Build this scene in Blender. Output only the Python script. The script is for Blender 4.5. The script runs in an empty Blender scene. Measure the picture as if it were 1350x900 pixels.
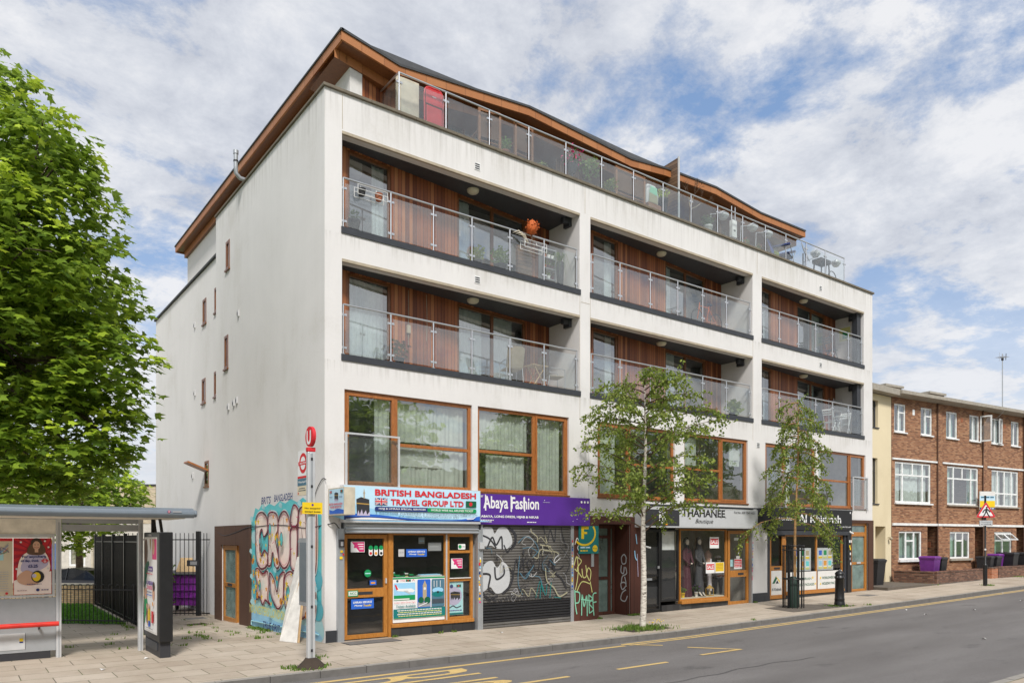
import bpy, math, random
from mathutils import Vector, Matrix
import numpy as np
random.seed(7); rng = np.random.default_rng(7)
R = math.radians
# ------------------------------------------------------------------ camera, world, sun, exposure
S = bpy.context.scene
col = S.collection
cam_d = bpy.data.cameras.new('camera'); cam = bpy.data.objects.new('camera', cam_d); col.objects.link(cam)
cam.location = (-6.767, -16.165, 2.377); cam.rotation_euler = (R(90), 0, R(53.234-90))
cam_d.sensor_width = 36; cam_d.lens = 26.32; cam_d.shift_y = 0.1919; cam_d.clip_end = 5000; cam_d.clip_start = .05
S.camera = cam
SUN_EL, SUN_AZ = 47, 205          # azimuth clockwise from +Y
sv = Vector((math.sin(R(SUN_AZ))*math.cos(R(SUN_EL)), math.cos(R(SUN_AZ))*math.cos(R(SUN_EL)), math.sin(R(SUN_EL))))
ld = bpy.data.lights.new('sun', 'SUN'); ld.energy = 2.75; ld.angle = R(11); ld.color = (1, .965, .92)
lo = bpy.data.objects.new('sun', ld); col.objects.link(lo); lo.rotation_euler = sv.to_track_quat('Z', 'Y').to_euler(); lo.location = (0, -30, 40)
S.view_settings.view_transform = 'Standard'; S.view_settings.look = 'None'; S.view_settings.gamma = 1; S.view_settings.exposure = 0.48
S.render.resolution_x = 1024; S.render.resolution_y = 682

class NT:
    def __init__(s, tree): s.t = tree; s.n = tree.nodes; s.l = tree.links
    def add(s, typ, **k):
        n = s.n.new(typ)
        for a, b in k.items():
            if a.startswith('i_'):
                key = a[2:]; key = int(key) if key.isdigit() else key.replace('_', ' ')
                v = b
                if isinstance(v, bpy.types.NodeSocket): s.l.new(v, n.inputs[key])
                else: n.inputs[key].default_value = v
            else: setattr(n, a, b)
        return n
    def math(s, op, a, b=None, clamp=False):
        n = s.n.new('ShaderNodeMath'); n.operation = op; n.use_clamp = clamp
        for i, v in enumerate((a, b)):
            if v is None: continue
            if isinstance(v, bpy.types.NodeSocket): s.l.new(v, n.inputs[i])
            else: n.inputs[i].default_value = v
        return n.outputs[0]
    def noise(s, vec, scale, detail=5, rough=.55, dist=0):
        n = s.add('ShaderNodeTexNoise'); n.inputs['Scale'].default_value = scale; n.inputs['Detail'].default_value = detail
        n.inputs['Roughness'].default_value = rough; n.inputs['Distortion'].default_value = dist
        s.l.new(vec, n.inputs['Vector']); return n.outputs['Fac']
    def ramp(s, fac, stops):
        n = s.n.new('ShaderNodeValToRGB'); s.l.new(fac, n.inputs[0]); e = n.color_ramp.elements
        while len(e) < len(stops): e.new(.5)
        for i, (p, c) in enumerate(stops):
            e[i].position = p; e[i].color = (*(c if not isinstance(c, (int, float)) else (c, c, c)), 1)
        return n.outputs[0]
    def mix(s, fac, a, b, mode='MIX'):
        n = s.n.new('ShaderNodeMix'); n.data_type = 'RGBA'; n.blend_type = mode
        for i, v in ((0, fac), (6, a), (7, b)):
            if isinstance(v, bpy.types.NodeSocket): s.l.new(v, n.inputs[i])
            elif isinstance(v, (int, float)): n.inputs[i].default_value = v
            else: n.inputs[i].default_value = (*v[:3], 1)
        return n.outputs[2]
    def mapping(s, vec, scale=(1, 1, 1), loc=(0, 0, 0), rot=(0, 0, 0)):
        n = s.n.new('ShaderNodeMapping'); s.l.new(vec, n.inputs[0]); n.inputs[1].default_value = loc; n.inputs[2].default_value = rot; n.inputs[3].default_value = scale
        return n.outputs[0]

W = bpy.data.worlds.new('World'); S.world = W; W.use_nodes = True
t = NT(W.node_tree); t.n.clear()
sky = t.add('ShaderNodeTexSky', sky_type='NISHITA', sun_disc=False, sun_elevation=R(SUN_EL), sun_rotation=R(SUN_AZ), air_density=1.0, dust_density=.4, ozone_density=1.2)
tc = t.add('ShaderNodeTexCoord').outputs['Generated']
sep = t.add('ShaderNodeSeparateXYZ', i_0=tc)
zz = t.math('ADD', t.math('MAXIMUM', sep.outputs[2], 0.0), .17)
cv = t.add('ShaderNodeCombineXYZ', i_0=t.math('DIVIDE', sep.outputs[0], zz), i_1=t.math('DIVIDE', sep.outputs[1], zz), i_2=0.0).outputs[0]
n1 = t.noise(t.mapping(cv, (1, 1, 1), (3.1, 1.7, 0)), 1.3, 10, .62, .3)
n2 = t.noise(t.mapping(cv, (1, 1, 1), (9.1, 4.7, 0)), 4.2, 10, .68, .15)
n3 = t.noise(t.mapping(cv, (1, 1, 1), (1.1, 7.7, 0)), .55, 5, .5, .2)
cover = t.math('ADD', t.math('MULTIPLY', n1, .62), t.math('MULTIPLY', n2, .38))
cov = t.ramp(cover, [(.395, 0), (.44, .5), (.485, 1)])
shade = t.math('ADD', t.math('MULTIPLY', n2, .5), t.math('MULTIPLY', n3, .5))
cc = t.ramp(shade, [(.40, (3.7, 3.9, 4.4)), (.49, (5.0, 5.15, 5.5)), (.56, (6.2, 6.2, 6.3))])
hz = t.math('MULTIPLY', t.math('SUBTRACT', .36, sep.outputs[2], True), 3.4, True)
cc2 = t.mix(t.math('MULTIPLY', hz, .7), cc, (5.5, 5.6, 5.9))
skyb = t.mix(.45, sky.outputs[0], (2.1, 3.3, 5.6))
fin = t.mix(t.math('MAXIMUM', t.math('MULTIPLY', cov, .93), t.math('MULTIPLY', hz, .9)), skyb, cc2)
low = t.math('MULTIPLY', sep.outputs[2], -20, True)
fin = t.mix(low, fin, (1.2, 1.25, 1.2))
bg = t.add('ShaderNodeBackground', i_0=fin, i_1=.105)
t.l.new(bg.outputs[0], t.add('ShaderNodeOutputWorld').inputs[0])

# ------------------------------------------------------------------ materials
MATS = {}
def newmat(name):
    m = bpy.data.materials.new(name); m.use_nodes = True; nt = NT(m.node_tree); nt.n.clear()
    out = nt.add('ShaderNodeOutputMaterial'); p = nt.add('ShaderNodeBsdfPrincipled'); nt.l.new(p.outputs[0], out.inputs[0])
    MATS[name] = m; return m, nt, p, out
def bump(nt, p, h, strength=.3, dist=.02):
    b = nt.add('ShaderNodeBump'); b.inputs['Strength'].default_value = strength; b.inputs['Distance'].default_value = dist
    nt.l.new(h, b.inputs['Height']); nt.l.new(b.outputs[0], p.inputs['Normal'])
def M(name, c=(.5, .5, .5), rough=.6, metal=0, var=.12, sc=6, bmp=0, spec=.5, bsc=None):
    if name in MATS: return MATS[name]
    m, nt, p, out = newmat(name)
    oc = nt.add('ShaderNodeTexCoord').outputs['Object']
    f = nt.noise(oc, sc, 6, .6)
    nt.l.new(nt.ramp(f, [(.3, tuple(max(0, v*(1-var)) for v in c)), (.7, tuple(min(1, v*(1+var)) for v in c))]), p.inputs['Base Color'])
    p.inputs['Roughness'].default_value = rough; p.inputs['Metallic'].default_value = metal; p.inputs['Specular IOR Level'].default_value = spec
    if bmp: bump(nt, p, nt.noise(oc, bsc or sc*8, 5, .6), bmp, .01)
    return m
C_ = None
def xz(nt, oc):
    s = nt.add('ShaderNodeSeparateXYZ', i_0=oc)
    return s, nt.add('ShaderNodeCombineXYZ', i_0=nt.math('ADD', s.outputs[0], s.outputs[1]), i_1=s.outputs[2], i_2=0.0).outputs[0]
def m_render(name, c, dirt, drips=()):
    m, nt, p, out = newmat(name); oc = nt.add('ShaderNodeTexCoord').outputs['Object']
    big = nt.noise(oc, .35, 6, .6, .5); st = nt.noise(nt.mapping(oc, (1.3, 1.3, .16)), 1.0, 7, .7, .6); fine = nt.noise(oc, 14, 5, .6)
    f = nt.math('ADD', nt.math('MULTIPLY', big, .58), nt.math('ADD', nt.math('MULTIPLY', st, .28), nt.math('MULTIPLY', fine, .14)))
    d = tuple(v*(1-dirt)*k for v, k in zip(c, (1, .99, .96)))
    nt.l.new(nt.ramp(f, [(.36, d), (.47, tuple(v*(1-dirt*.35) for v in c)), (.60, c)]), p.inputs['Base Color'])
    base = p.inputs['Base Color'].links[0].from_socket
    if drips:                                  # rain streaks washed down from each ledge
        s = nt.add('ShaderNodeSeparateXYZ', i_0=oc); dr = nt.noise(nt.mapping(oc, (9, 9, .35)), 1.0, 5, .7); ln = nt.noise(nt.mapping(oc, (3, 3, 0)), 1.3, 4, .6); tot = None
        for z0, l in drips:
            below = nt.math('SUBTRACT', z0, s.outputs[2]); a = nt.math('SUBTRACT', 1.0, nt.math('DIVIDE', below, nt.math('MULTIPLY', ln, l*2)), True); a = nt.math('MULTIPLY', a, nt.math('GREATER_THAN', below, -.005)); tot = a if tot is None else nt.math('MAXIMUM', tot, a)
        k = nt.math('MULTIPLY', nt.math('MULTIPLY', nt.math('SUBTRACT', dr, .46, True), 5.0, True), tot); base = nt.mix(nt.math('MULTIPLY', k, .55), base, (.36, .34, .30))
        nt.l.new(base, p.inputs['Base Color'])
    p.inputs['Roughness'].default_value = .9; bump(nt, p, nt.noise(oc, 60, 4, .6), .25, .004)
    return m
m_render('white_render', (.725, .705, .685), .18, ((12.63, .9), (9.38, .35), (6.45, .35), (3.58, .2))); m_render('side_render', (.77, .75, .73), .16, ((12.63, 1.0),)); m_render('cream_render', (.72, .62, .42), .12)
def m_planks(name, w, cols, axis=0, groove=.1, rough=.55):
    m, nt, p, out = newmat(name); oc = nt.add('ShaderNodeTexCoord').outputs['Object']
    s = nt.add('ShaderNodeSeparateXYZ', i_0=oc)
    c = nt.math('DIVIDE', nt.math('ADD', s.outputs[0], s.outputs[1]) if axis == 0 else s.outputs[2], w)
    fl = nt.math('FLOOR', c); fr = nt.math('SUBTRACT', c, fl)
    wn = nt.add('ShaderNodeTexWhiteNoise', noise_dimensions='1D'); nt.l.new(fl, wn.inputs['W'])
    grain = nt.noise(nt.mapping(oc, (22, 22, .9) if axis == 0 else (.9, .9, 22)), 1.2, 6, .6, .3)
    blot = nt.noise(nt.mapping(oc, (1, 1, .5)), 1.4, 4, .6)
    f = nt.math('ADD', nt.math('MULTIPLY', wn.outputs[0], .48), nt.math('ADD', nt.math('MULTIPLY', grain, .3), nt.math('MULTIPLY', blot, .3)))
    base = nt.ramp(f, [(i/(len(cols)-1)*.7+.12, k) for i, k in enumerate(cols)])
    g = nt.math('LESS_THAN', fr, groove)
    nt.l.new(nt.mix(g, base, tuple(v*.18 for v in cols[0])), p.inputs['Base Color']); p.inputs['Roughness'].default_value = rough
    bump(nt, p, nt.math('SUBTRACT', 1.0, g), .6, .01)
    return m
m_planks('cedar', .115, [(.06, .016, .008), (.19, .05, .018), (.34, .105, .036), (.46, .19, .075)])
m_planks('cedar_pale', .10, [(.12, .05, .025), (.22, .10, .05), (.36, .19, .10)])
m_planks('screen_wood', .11, [(.10, .06, .035), (.17, .10, .06), (.24, .15, .09)], axis=2)
m_planks('fascia_wood', .6, [(.30, .105, .03), (.37, .14, .045), (.42, .17, .06)], groove=.012)
m_planks('brown_board', 1.1, [(.05, .021, .011), (.075, .032, .017), (.105, .05, .028)], groove=.015, rough=.7)
m_planks('maroon_board', 1.1, [(.045, .012, .008), (.075, .022, .013), (.10, .032, .02)], groove=.012, rough=.7)
m_planks('roller_slats', .5, [(.075, .07, .066), (.115, .108, .10), (.16, .152, .142)], groove=0, rough=.5)
def m_oak(name, cols):
    m, nt, p, out = newmat(name); oc = nt.add('ShaderNodeTexCoord').outputs['Object']
    g = nt.noise(nt.mapping(oc, (9, 9, 2.5)), 2.5, 6, .6, 1.2)
    nt.l.new(nt.ramp(g, [(.3, cols[0]), (.7, cols[1])]), p.inputs['Base Color']); p.inputs['Roughness'].default_value = .38
m_oak('oak', ((.25, .08, .018), (.42, .155, .042))); m_oak('oak_dark', ((.13, .045, .015), (.22, .085, .03))); m_oak('shop_oak', ((.34, .125, .018), (.50, .215, .045)))
m_oak('garden_wood', ((.20, .085, .035), (.31, .15, .07)))
def m_brick(name, stops, bw=.225, bh=.075, mortar=(.42, .38, .32), ms=.010, rough=.85):
    m, nt, p, out = newmat(name); oc = nt.add('ShaderNodeTexCoord').outputs['Object']; s, v = xz(nt, oc)
    b = nt.add('ShaderNodeTexBrick', i_0=v); b.inputs['Scale'].default_value = 1; b.inputs['Brick Width'].default_value = bw; b.inputs['Row Height'].default_value = bh
    b.inputs['Mortar Size'].default_value = ms; b.inputs['Mortar Smooth'].default_value = .3; b.inputs['Color1'].default_value = (0, 0, 0, 1); b.inputs['Color2'].default_value = (1, 1, 1, 1); b.inputs['Mortar'].default_value = (.5, .5, .5, 1)
    big = nt.noise(oc, .8, 5, .6); fine = nt.noise(oc, 30, 4, .6)
    f = nt.math('ADD', nt.math('MULTIPLY', b.outputs['Color'], .62), nt.math('ADD', nt.math('MULTIPLY', big, .18), nt.math('MULTIPLY', fine, .22)))
    base = nt.ramp(f, stops)
    nt.l.new(nt.mix(b.outputs['Fac'], base, mortar), p.inputs['Base Color']); p.inputs['Roughness'].default_value = rough
    bump(nt, p, nt.math('SUBTRACT', 1.0, b.outputs['Fac']), .5, .008)
    return m
m_brick('red_brick', [(.20, (.16, .062, .030)), (.40, (.25, .102, .048)), (.60, (.33, .15, .072)), (.85, (.42, .22, .115))], mortar=(.24, .165, .11))
m_brick('buff_brick', [(.15, (.40, .32, .21)), (.5, (.52, .43, .30)), (.85, (.60, .50, .36))], mortar=(.5, .44, .34))
m_brick('yellow_brick', [(.15, (.25, .16, .08)), (.5, (.38, .26, .13)), (.85, (.48, .34, .18))], mortar=(.2, .17, .13))
m_brick('garden_brick', [(.15, (.07, .03, .02)), (.5, (.15, .065, .04)), (.85, (.26, .13, .08))], mortar=(.12, .1, .08))
m_brick('orange_brick', [(.15, (.32, .09, .035)), (.5, (.42, .14, .06)), (.85, (.5, .2, .1))], mortar=(.3, .22, .16))
m_brick('dark_tile', [(.15, (.02, .02, .022)), (.5, (.032, .032, .034)), (.85, (.05, .05, .05))], bw=.3, bh=.3, mortar=(.008, .008, .008), ms=.006, rough=.4)
# paving
m, nt, p, out = newmat('paving'); oc = nt.add('ShaderNodeTexCoord').outputs['Object']
b = nt.add('ShaderNodeTexBrick', i_0=oc); b.offset = .5
for k, v in (('Scale', 1), ('Brick Width', .9), ('Row Height', .62), ('Mortar Size', .009), ('Mortar Smooth', .3)): b.inputs[k].default_value = v
b.inputs['Color1'].default_value = (0, 0, 0, 1); b.inputs['Color2'].default_value = (1, 1, 1, 1); b.inputs['Mortar'].default_value = (.5,)*3+(1,)
big = nt.noise(oc, .45, 7, .65, .6); mid = nt.noise(oc, 3, 6, .65); fine = nt.noise(oc, 45, 4, .6)
f = nt.math('ADD', nt.math('ADD', .05, nt.math('MULTIPLY', b.outputs['Color'], .11)), nt.math('ADD', nt.math('MULTIPLY', big, .50), nt.math('ADD', nt.math('MULTIPLY', mid, .22), nt.math('MULTIPLY', fine, .14))))
base = nt.ramp(f, [(.28, (.22, .168, .12)), (.46, (.37, .305, .235)), (.62, (.47, .40, .32)), (.85, (.54, .47, .39))])
spots = nt.ramp(nt.noise(oc, 9, 3, .5), [(.66, 0), (.70, 1)])
base = nt.mix(nt.math('MULTIPLY', spots, .22), base, (.12, .1, .085))
mort = nt.ramp(nt.noise(oc, 2.0, 4, .6), [(.4, (.11, .09, .07)), (.62, (.11, .13, .05))])
nt.l.new(nt.mix(b.outputs['Fac'], base, mort), p.inputs['Base Color']); p.inputs['Roughness'].default_value = .85
bump(nt, p, nt.math('ADD', nt.math('MULTIPLY', nt.math('SUBTRACT', 1.0, b.outputs['Fac']), .7), nt.math('MULTIPLY', fine, .3)), .45, .006)
# asphalt
m, nt, p, out = newmat('asphalt'); oc = nt.add('ShaderNodeTexCoord').outputs['Object']
big = nt.noise(nt.mapping(oc, (.25, 1.1, 1)), .7, 6, .6); fine = nt.noise(oc, 130, 3, .7); agg = nt.noise(oc, 38, 4, .75)
f = nt.math('ADD', nt.math('MULTIPLY', big, .45), nt.math('ADD', nt.math('MULTIPLY', fine, .3), nt.math('MULTIPLY', agg, .35)))
rd_ = nt.ramp(f, [(.36, (.085, .077, .073)), (.52, (.13, .120, .114)), (.72, (.20, .188, .18))])
trk = nt.noise(nt.mapping(oc, (.05, 1.5, 1)), 1.0, 4, .6); rd_ = nt.mix(nt.ramp(trk, [(.5, 0), (.68, .35)]), rd_, (.17, .16, .152))
oil = nt.noise(nt.mapping(oc, (.7, 1.2, 1)), 1.3, 4, .6); rd_ = nt.mix(nt.ramp(oil, [(.62, 0), (.72, .55)]), rd_, (.06, .056, .054))
vor = nt.add('ShaderNodeTexVoronoi', feature='DISTANCE_TO_EDGE'); nt.l.new(nt.mapping(nt.add('ShaderNodeVectorMath', i_0=oc, i_1=nt.add('ShaderNodeTexNoise', i_0=oc).outputs['Color']).outputs[0], (.22, .38, 1)), vor.inputs['Vector'])
crk = nt.math('MULTIPLY', nt.math('LESS_THAN', vor.outputs['Distance'], .0035), nt.ramp(nt.noise(oc, .35, 3, .5), [(.5, 0), (.56, 1)])); rd_ = nt.mix(nt.math('MULTIPLY', crk, .8), rd_, (.03, .03, .03))
nt.l.new(rd_, p.inputs['Base Color']); p.inputs['Roughness'].default_value = .82
bump(nt, p, agg, .5, .008)
def m_paint(name, c, under=(.10, .097, .096), wear=.5):
    m, nt, p, out = newmat(name); oc = nt.add('ShaderNodeTexCoord').outputs['Object']
    f = nt.math('ADD', nt.math('MULTIPLY', nt.noise(oc, 50, 4, .7), .6), nt.math('MULTIPLY', nt.noise(oc, 3, 5, .6), .4))
    nt.l.new(nt.ramp(f, [(.36, under), (.44, tuple(v*.85 for v in c)), (.62, c)]), p.inputs['Base Color']); p.inputs['Roughness'].default_value = .7
m_paint('yellow_paint', (.66, .46, .17))
m_paint('tar', (.075, .071, .069), under=(.11, .103, .1))
# glass
def m_glass(name, tint=(.9, .94, .92), f0=.07, dirt=.03, dcol=(.75, .78, .8), refl=1.0):
    m = bpy.data.materials.new(name); m.use_nodes = True; nt = NT(m.node_tree); nt.n.clear(); MATS[name] = m
    g = nt.add('ShaderNodeNewGeometry'); dot = nt.add('ShaderNodeVectorMath', operation='DOT_PRODUCT')
    nt.l.new(g.outputs['Incoming'], dot.inputs[0]); nt.l.new(g.outputs['Normal'], dot.inputs[1])
    k = nt.math('SUBTRACT', 1.0, nt.math('ABSOLUTE', dot.outputs['Value'])); fr = nt.math('ADD', f0, nt.math('MULTIPLY', nt.math('POWER', k, 5.0), 1-f0), True)
    tr = nt.add('ShaderNodeBsdfTransparent', i_0=(*tint, 1)); gl = nt.add('ShaderNodeBsdfGlossy', i_0=(refl, refl, refl, 1)); gl.inputs['Roughness'].default_value = .015
    oc = nt.add('ShaderNodeTexCoord').outputs['Object']
    bu = nt.add('ShaderNodeBump'); bu.inputs['Strength'].default_value = .06; bu.inputs['Distance'].default_value = .05; nt.l.new(nt.noise(oc, 1.6, 2, .5), bu.inputs['Height']); nt.l.new(bu.outputs[0], gl.inputs['Normal'])
    m1 = nt.add('ShaderNodeMixShader'); nt.l.new(fr, m1.inputs[0]); nt.l.new(tr.outputs[0], m1.inputs[1]); nt.l.new(gl.outputs[0], m1.inputs[2])
    df = nt.add('ShaderNodeBsdfDiffuse', i_0=(*dcol, 1)); m2 = nt.add('ShaderNodeMixShader')
    nt.l.new(nt.math('MULTIPLY', nt.noise(oc, 2.2, 4, .6), dirt*2), m2.inputs[0]); nt.l.new(m1.outputs[0], m2.inputs[1]); nt.l.new(df.outputs[0], m2.inputs[2])
    nt.l.new(m2.outputs[0], nt.add('ShaderNodeOutputMaterial').inputs[0]); return m
m_glass('window_glass', (.78, .84, .82), .27, .012); m_glass('door_glass', (.72, .78, .78), .30, .012); m_glass('rail_glass', (.93, .955, .95), .085, .03); m_glass('shop_glass', (.92, .94, .93), .06, .008)
m_glass('frosted_glass', (.45, .56, .52), .10, .42, (.34, .47, .43)); m_glass('dark_glass', (.16, .17, .17), .09, .01, (.1, .1, .1)); m_glass('car_glass', (.1, .11, .12), .035, .004, (.05,)*3)
# leaves
def m_leaf(name, cols, trans=(.42, .6, .1), tr=.4, rough=.5):
    m = bpy.data.materials.new(name); m.use_nodes = True; nt = NT(m.node_tree); nt.n.clear(); MATS[name] = m
    g = nt.add('ShaderNodeNewGeometry').outputs['Random Per Island']
    c = nt.ramp(g, [(i/(len(cols)-1), k) for i, k in enumerate(cols)])
    p = nt.add('ShaderNodeBsdfPrincipled'); nt.l.new(c, p.inputs['Base Color']); p.inputs['Roughness'].default_value = rough; p.inputs['Specular IOR Level'].default_value = .35
    tl = nt.add('ShaderNodeBsdfTranslucent'); nt.l.new(nt.mix(.5, c, trans), tl.inputs[0])
    mx = nt.add('ShaderNodeMixShader'); mx.inputs[0].default_value = tr; nt.l.new(p.outputs[0], mx.inputs[1]); nt.l.new(tl.outputs[0], mx.inputs[2])
    nt.l.new(mx.outputs[0], nt.add('ShaderNodeOutputMaterial').inputs[0])
m_leaf('sycamore_leaf', [(.05, .095, .010), (.13, .21, .016), (.22, .33, .025), (.34, .44, .035)])
m_leaf('young_leaf', [(.36, .52, .03), (.50, .64, .05), (.42, .50, .04)], (.5, .6, .08))
m_leaf('birch_leaf', [(.08, .12, .02), (.14, .19, .035), (.22, .28, .05), (.36, .40, .09)])
m_leaf('weed_leaf', [(.06, .13, .02), (.12, .22, .03), (.2, .26, .06)])
m_leaf('grass_blade', [(.06, .19, .012), (.10, .27, .02), (.15, .34, .03)], (.2, .4, .05), .25, .6)
m_leaf('dark_leaf', [(.02, .05, .012), (.035, .08, .02)])
m_leaf('red_leaf', [(.06, .01, .012), (.12, .02, .02)])
def m_bark_birch():
    m, nt, p, out = newmat('birch_bark'); oc = nt.add('ShaderNodeTexCoord').outputs['Object']
    f = nt.noise(nt.mapping(oc, (6, 6, 26)), 1.4, 5, .65)
    nt.l.new(nt.ramp(f, [(.36, (.05, .04, .035)), (.43, (.45, .40, .34)), (.6, (.70, .66, .58))]), p.inputs['Base Color']); p.inputs['Roughness'].default_value = .75
m_bark_birch()
M('bark', (.10, .075, .05), .9, var=.5, sc=12, bmp=.6); M('twig', (.10, .06, .035), .8)
M('orange_bark', (.42, .24, .10), .8, var=.35, sc=9)
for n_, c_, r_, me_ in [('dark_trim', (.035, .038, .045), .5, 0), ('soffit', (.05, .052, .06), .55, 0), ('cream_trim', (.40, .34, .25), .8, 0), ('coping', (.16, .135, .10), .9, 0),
    ('roof_felt', (.05, .052, .055), .8, 0), ('steel', (.62, .63, .64), .32, .85), ('galv', (.42, .44, .46), .45, .5), ('light_metal', (.60, .61, .62), .4, .3), ('black_paint', (.012, .012, .013), .4, 0),
    ('black_plastic', (.018, .018, .02), .5, 0), ('purple_plastic', (.16, .03, .24), .45, 0), ('purple_paint', (.27, .035, .36), .5, 0), ('upvc', (.78, .79, .78), .35, 0), ('concrete', (.33, .30, .25), .9, 0),
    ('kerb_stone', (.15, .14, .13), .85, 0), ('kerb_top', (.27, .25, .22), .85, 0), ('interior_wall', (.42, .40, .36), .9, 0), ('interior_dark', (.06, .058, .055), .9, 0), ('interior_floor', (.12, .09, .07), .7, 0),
    ('curtain', (.62, .63, .56), .9, 0), ('curtain_pale', (.74, .76, .74), .9, 0), ('curtain_green', (.42, .56, .50), .9, 0), ('blind', (.70, .68, .62), .8, 0), ('lamp_cream', (.62, .58, .45), .5, 0),
    ('red_plastic', (.55, .03, .035), .4, 0), ('wicker', (.36, .29, .20), .85, 0), ('terracotta', (.33, .11, .05), .8, 0), ('pot_dark', (.03, .03, .032), .6, 0), ('white_plastic', (.72, .72, .70), .4, 0),
    ('soil', (.05, .035, .025), .95, 0), ('gravel', (.12, .10, .08), .95, 0), ('blue_fabric', (.04, .06, .20), .9, 0), ('orange_ball', (.50, .11, .02), .8, 0), ('shelter_grey', (.40, .42, .44), .4, .2), ('shelter_roof', (.17, .20, .23), .35, .2),
    ('shelter_cream', (.84, .80, .70), .5, 0), ('bench_red', (.62, .03, .02), .35, 0), ('car_black', (.010, .010, .012), .38, 0), ('rubber', (.02, .02, .02), .8, 0), ('blue_door', (.04, .12, .35), .5, 0),
    ('plywood', (.55, .38, .20), .8, 0), ('board_white', (.68, .66, .62), .7, 0), ('aged_beige', (.55, .49, .38), .6, 0), ('green_bag', (.015, .035, .025), .6, 0), ('skin', (.16, .075, .045), .6, 0),
    ('mannequin', (.62, .55, .47), .5, 0), ('robe_maroon', (.075, .02, .03), .8, 0), ('robe_grey', (.06, .06, .065), .85, 0), ('robe_pink', (.42, .25, .20), .85, 0), ('cloth_white', (.62, .58, .62), .85, 0), ('hair_white', (.7, .7, .68), .9, 0),
    ('grey_hoodie', (.16, .16, .17), .9, 0), ('hijab_black', (.02, .02, .024), .85, 0), ('grey_render', (.55, .52, .46), .9, 0), ('chrome', (.8, .8, .8), .15, 1)]:
    M(n_, c_, r_, me_, var=.16 if me_ == 0 else .06, sc=5, bmp=.15 if r_ > .7 else 0)
M('soffit').node_tree.nodes
def C(name, c, rough=.55):                      # flat printed colour
    return M('print_'+name, c, rough, var=.05, sc=3)
for n_, c_ in dict(white=(.78, .78, .77), paper=(.7, .69, .66), red=(.62, .02, .03), deepred=(.36, .01, .03), navy=(.012, .03, .16), blue=(.02, .12, .55), skyblue=(.30, .58, .80), paleblue=(.50, .72, .86), green=(.0, .27, .08), dkgreen=(.0, .10, .045), teal=(.0, .17, .17),
    yellow=(.80, .55, .01), purple=(.085, .02, .26), black=(.012, .012, .013), grey=(.30, .30, .31), midgrey=(.5, .5, .5), dark=(.03, .03, .035), pink=(.62, .03, .17), gold=(.45, .27, .06), cyan=(.12, .58, .62), cyan2=(.10, .46, .55), palecyan=(.42, .70, .74), flesh=(.94, .80, .73), wine=(.16, .008, .025), orange=(.75, .30, .02),
    brown=(.12, .06, .03), face=(.62, .36, .24), hair=(.05, .025, .015), cream=(.66, .58, .42), mint=(.25, .60, .42), lemon=(.60, .60, .22), silver=(.50, .51, .52), steelblue=(.07, .17, .24), turf=(.10, .20, .05), stone=(.42, .34, .22), slate=(.05, .07, .09), mutedgold=(.35, .33, .22), lilac=(.5, .45, .6)).items(): C(n_, c_)

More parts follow.
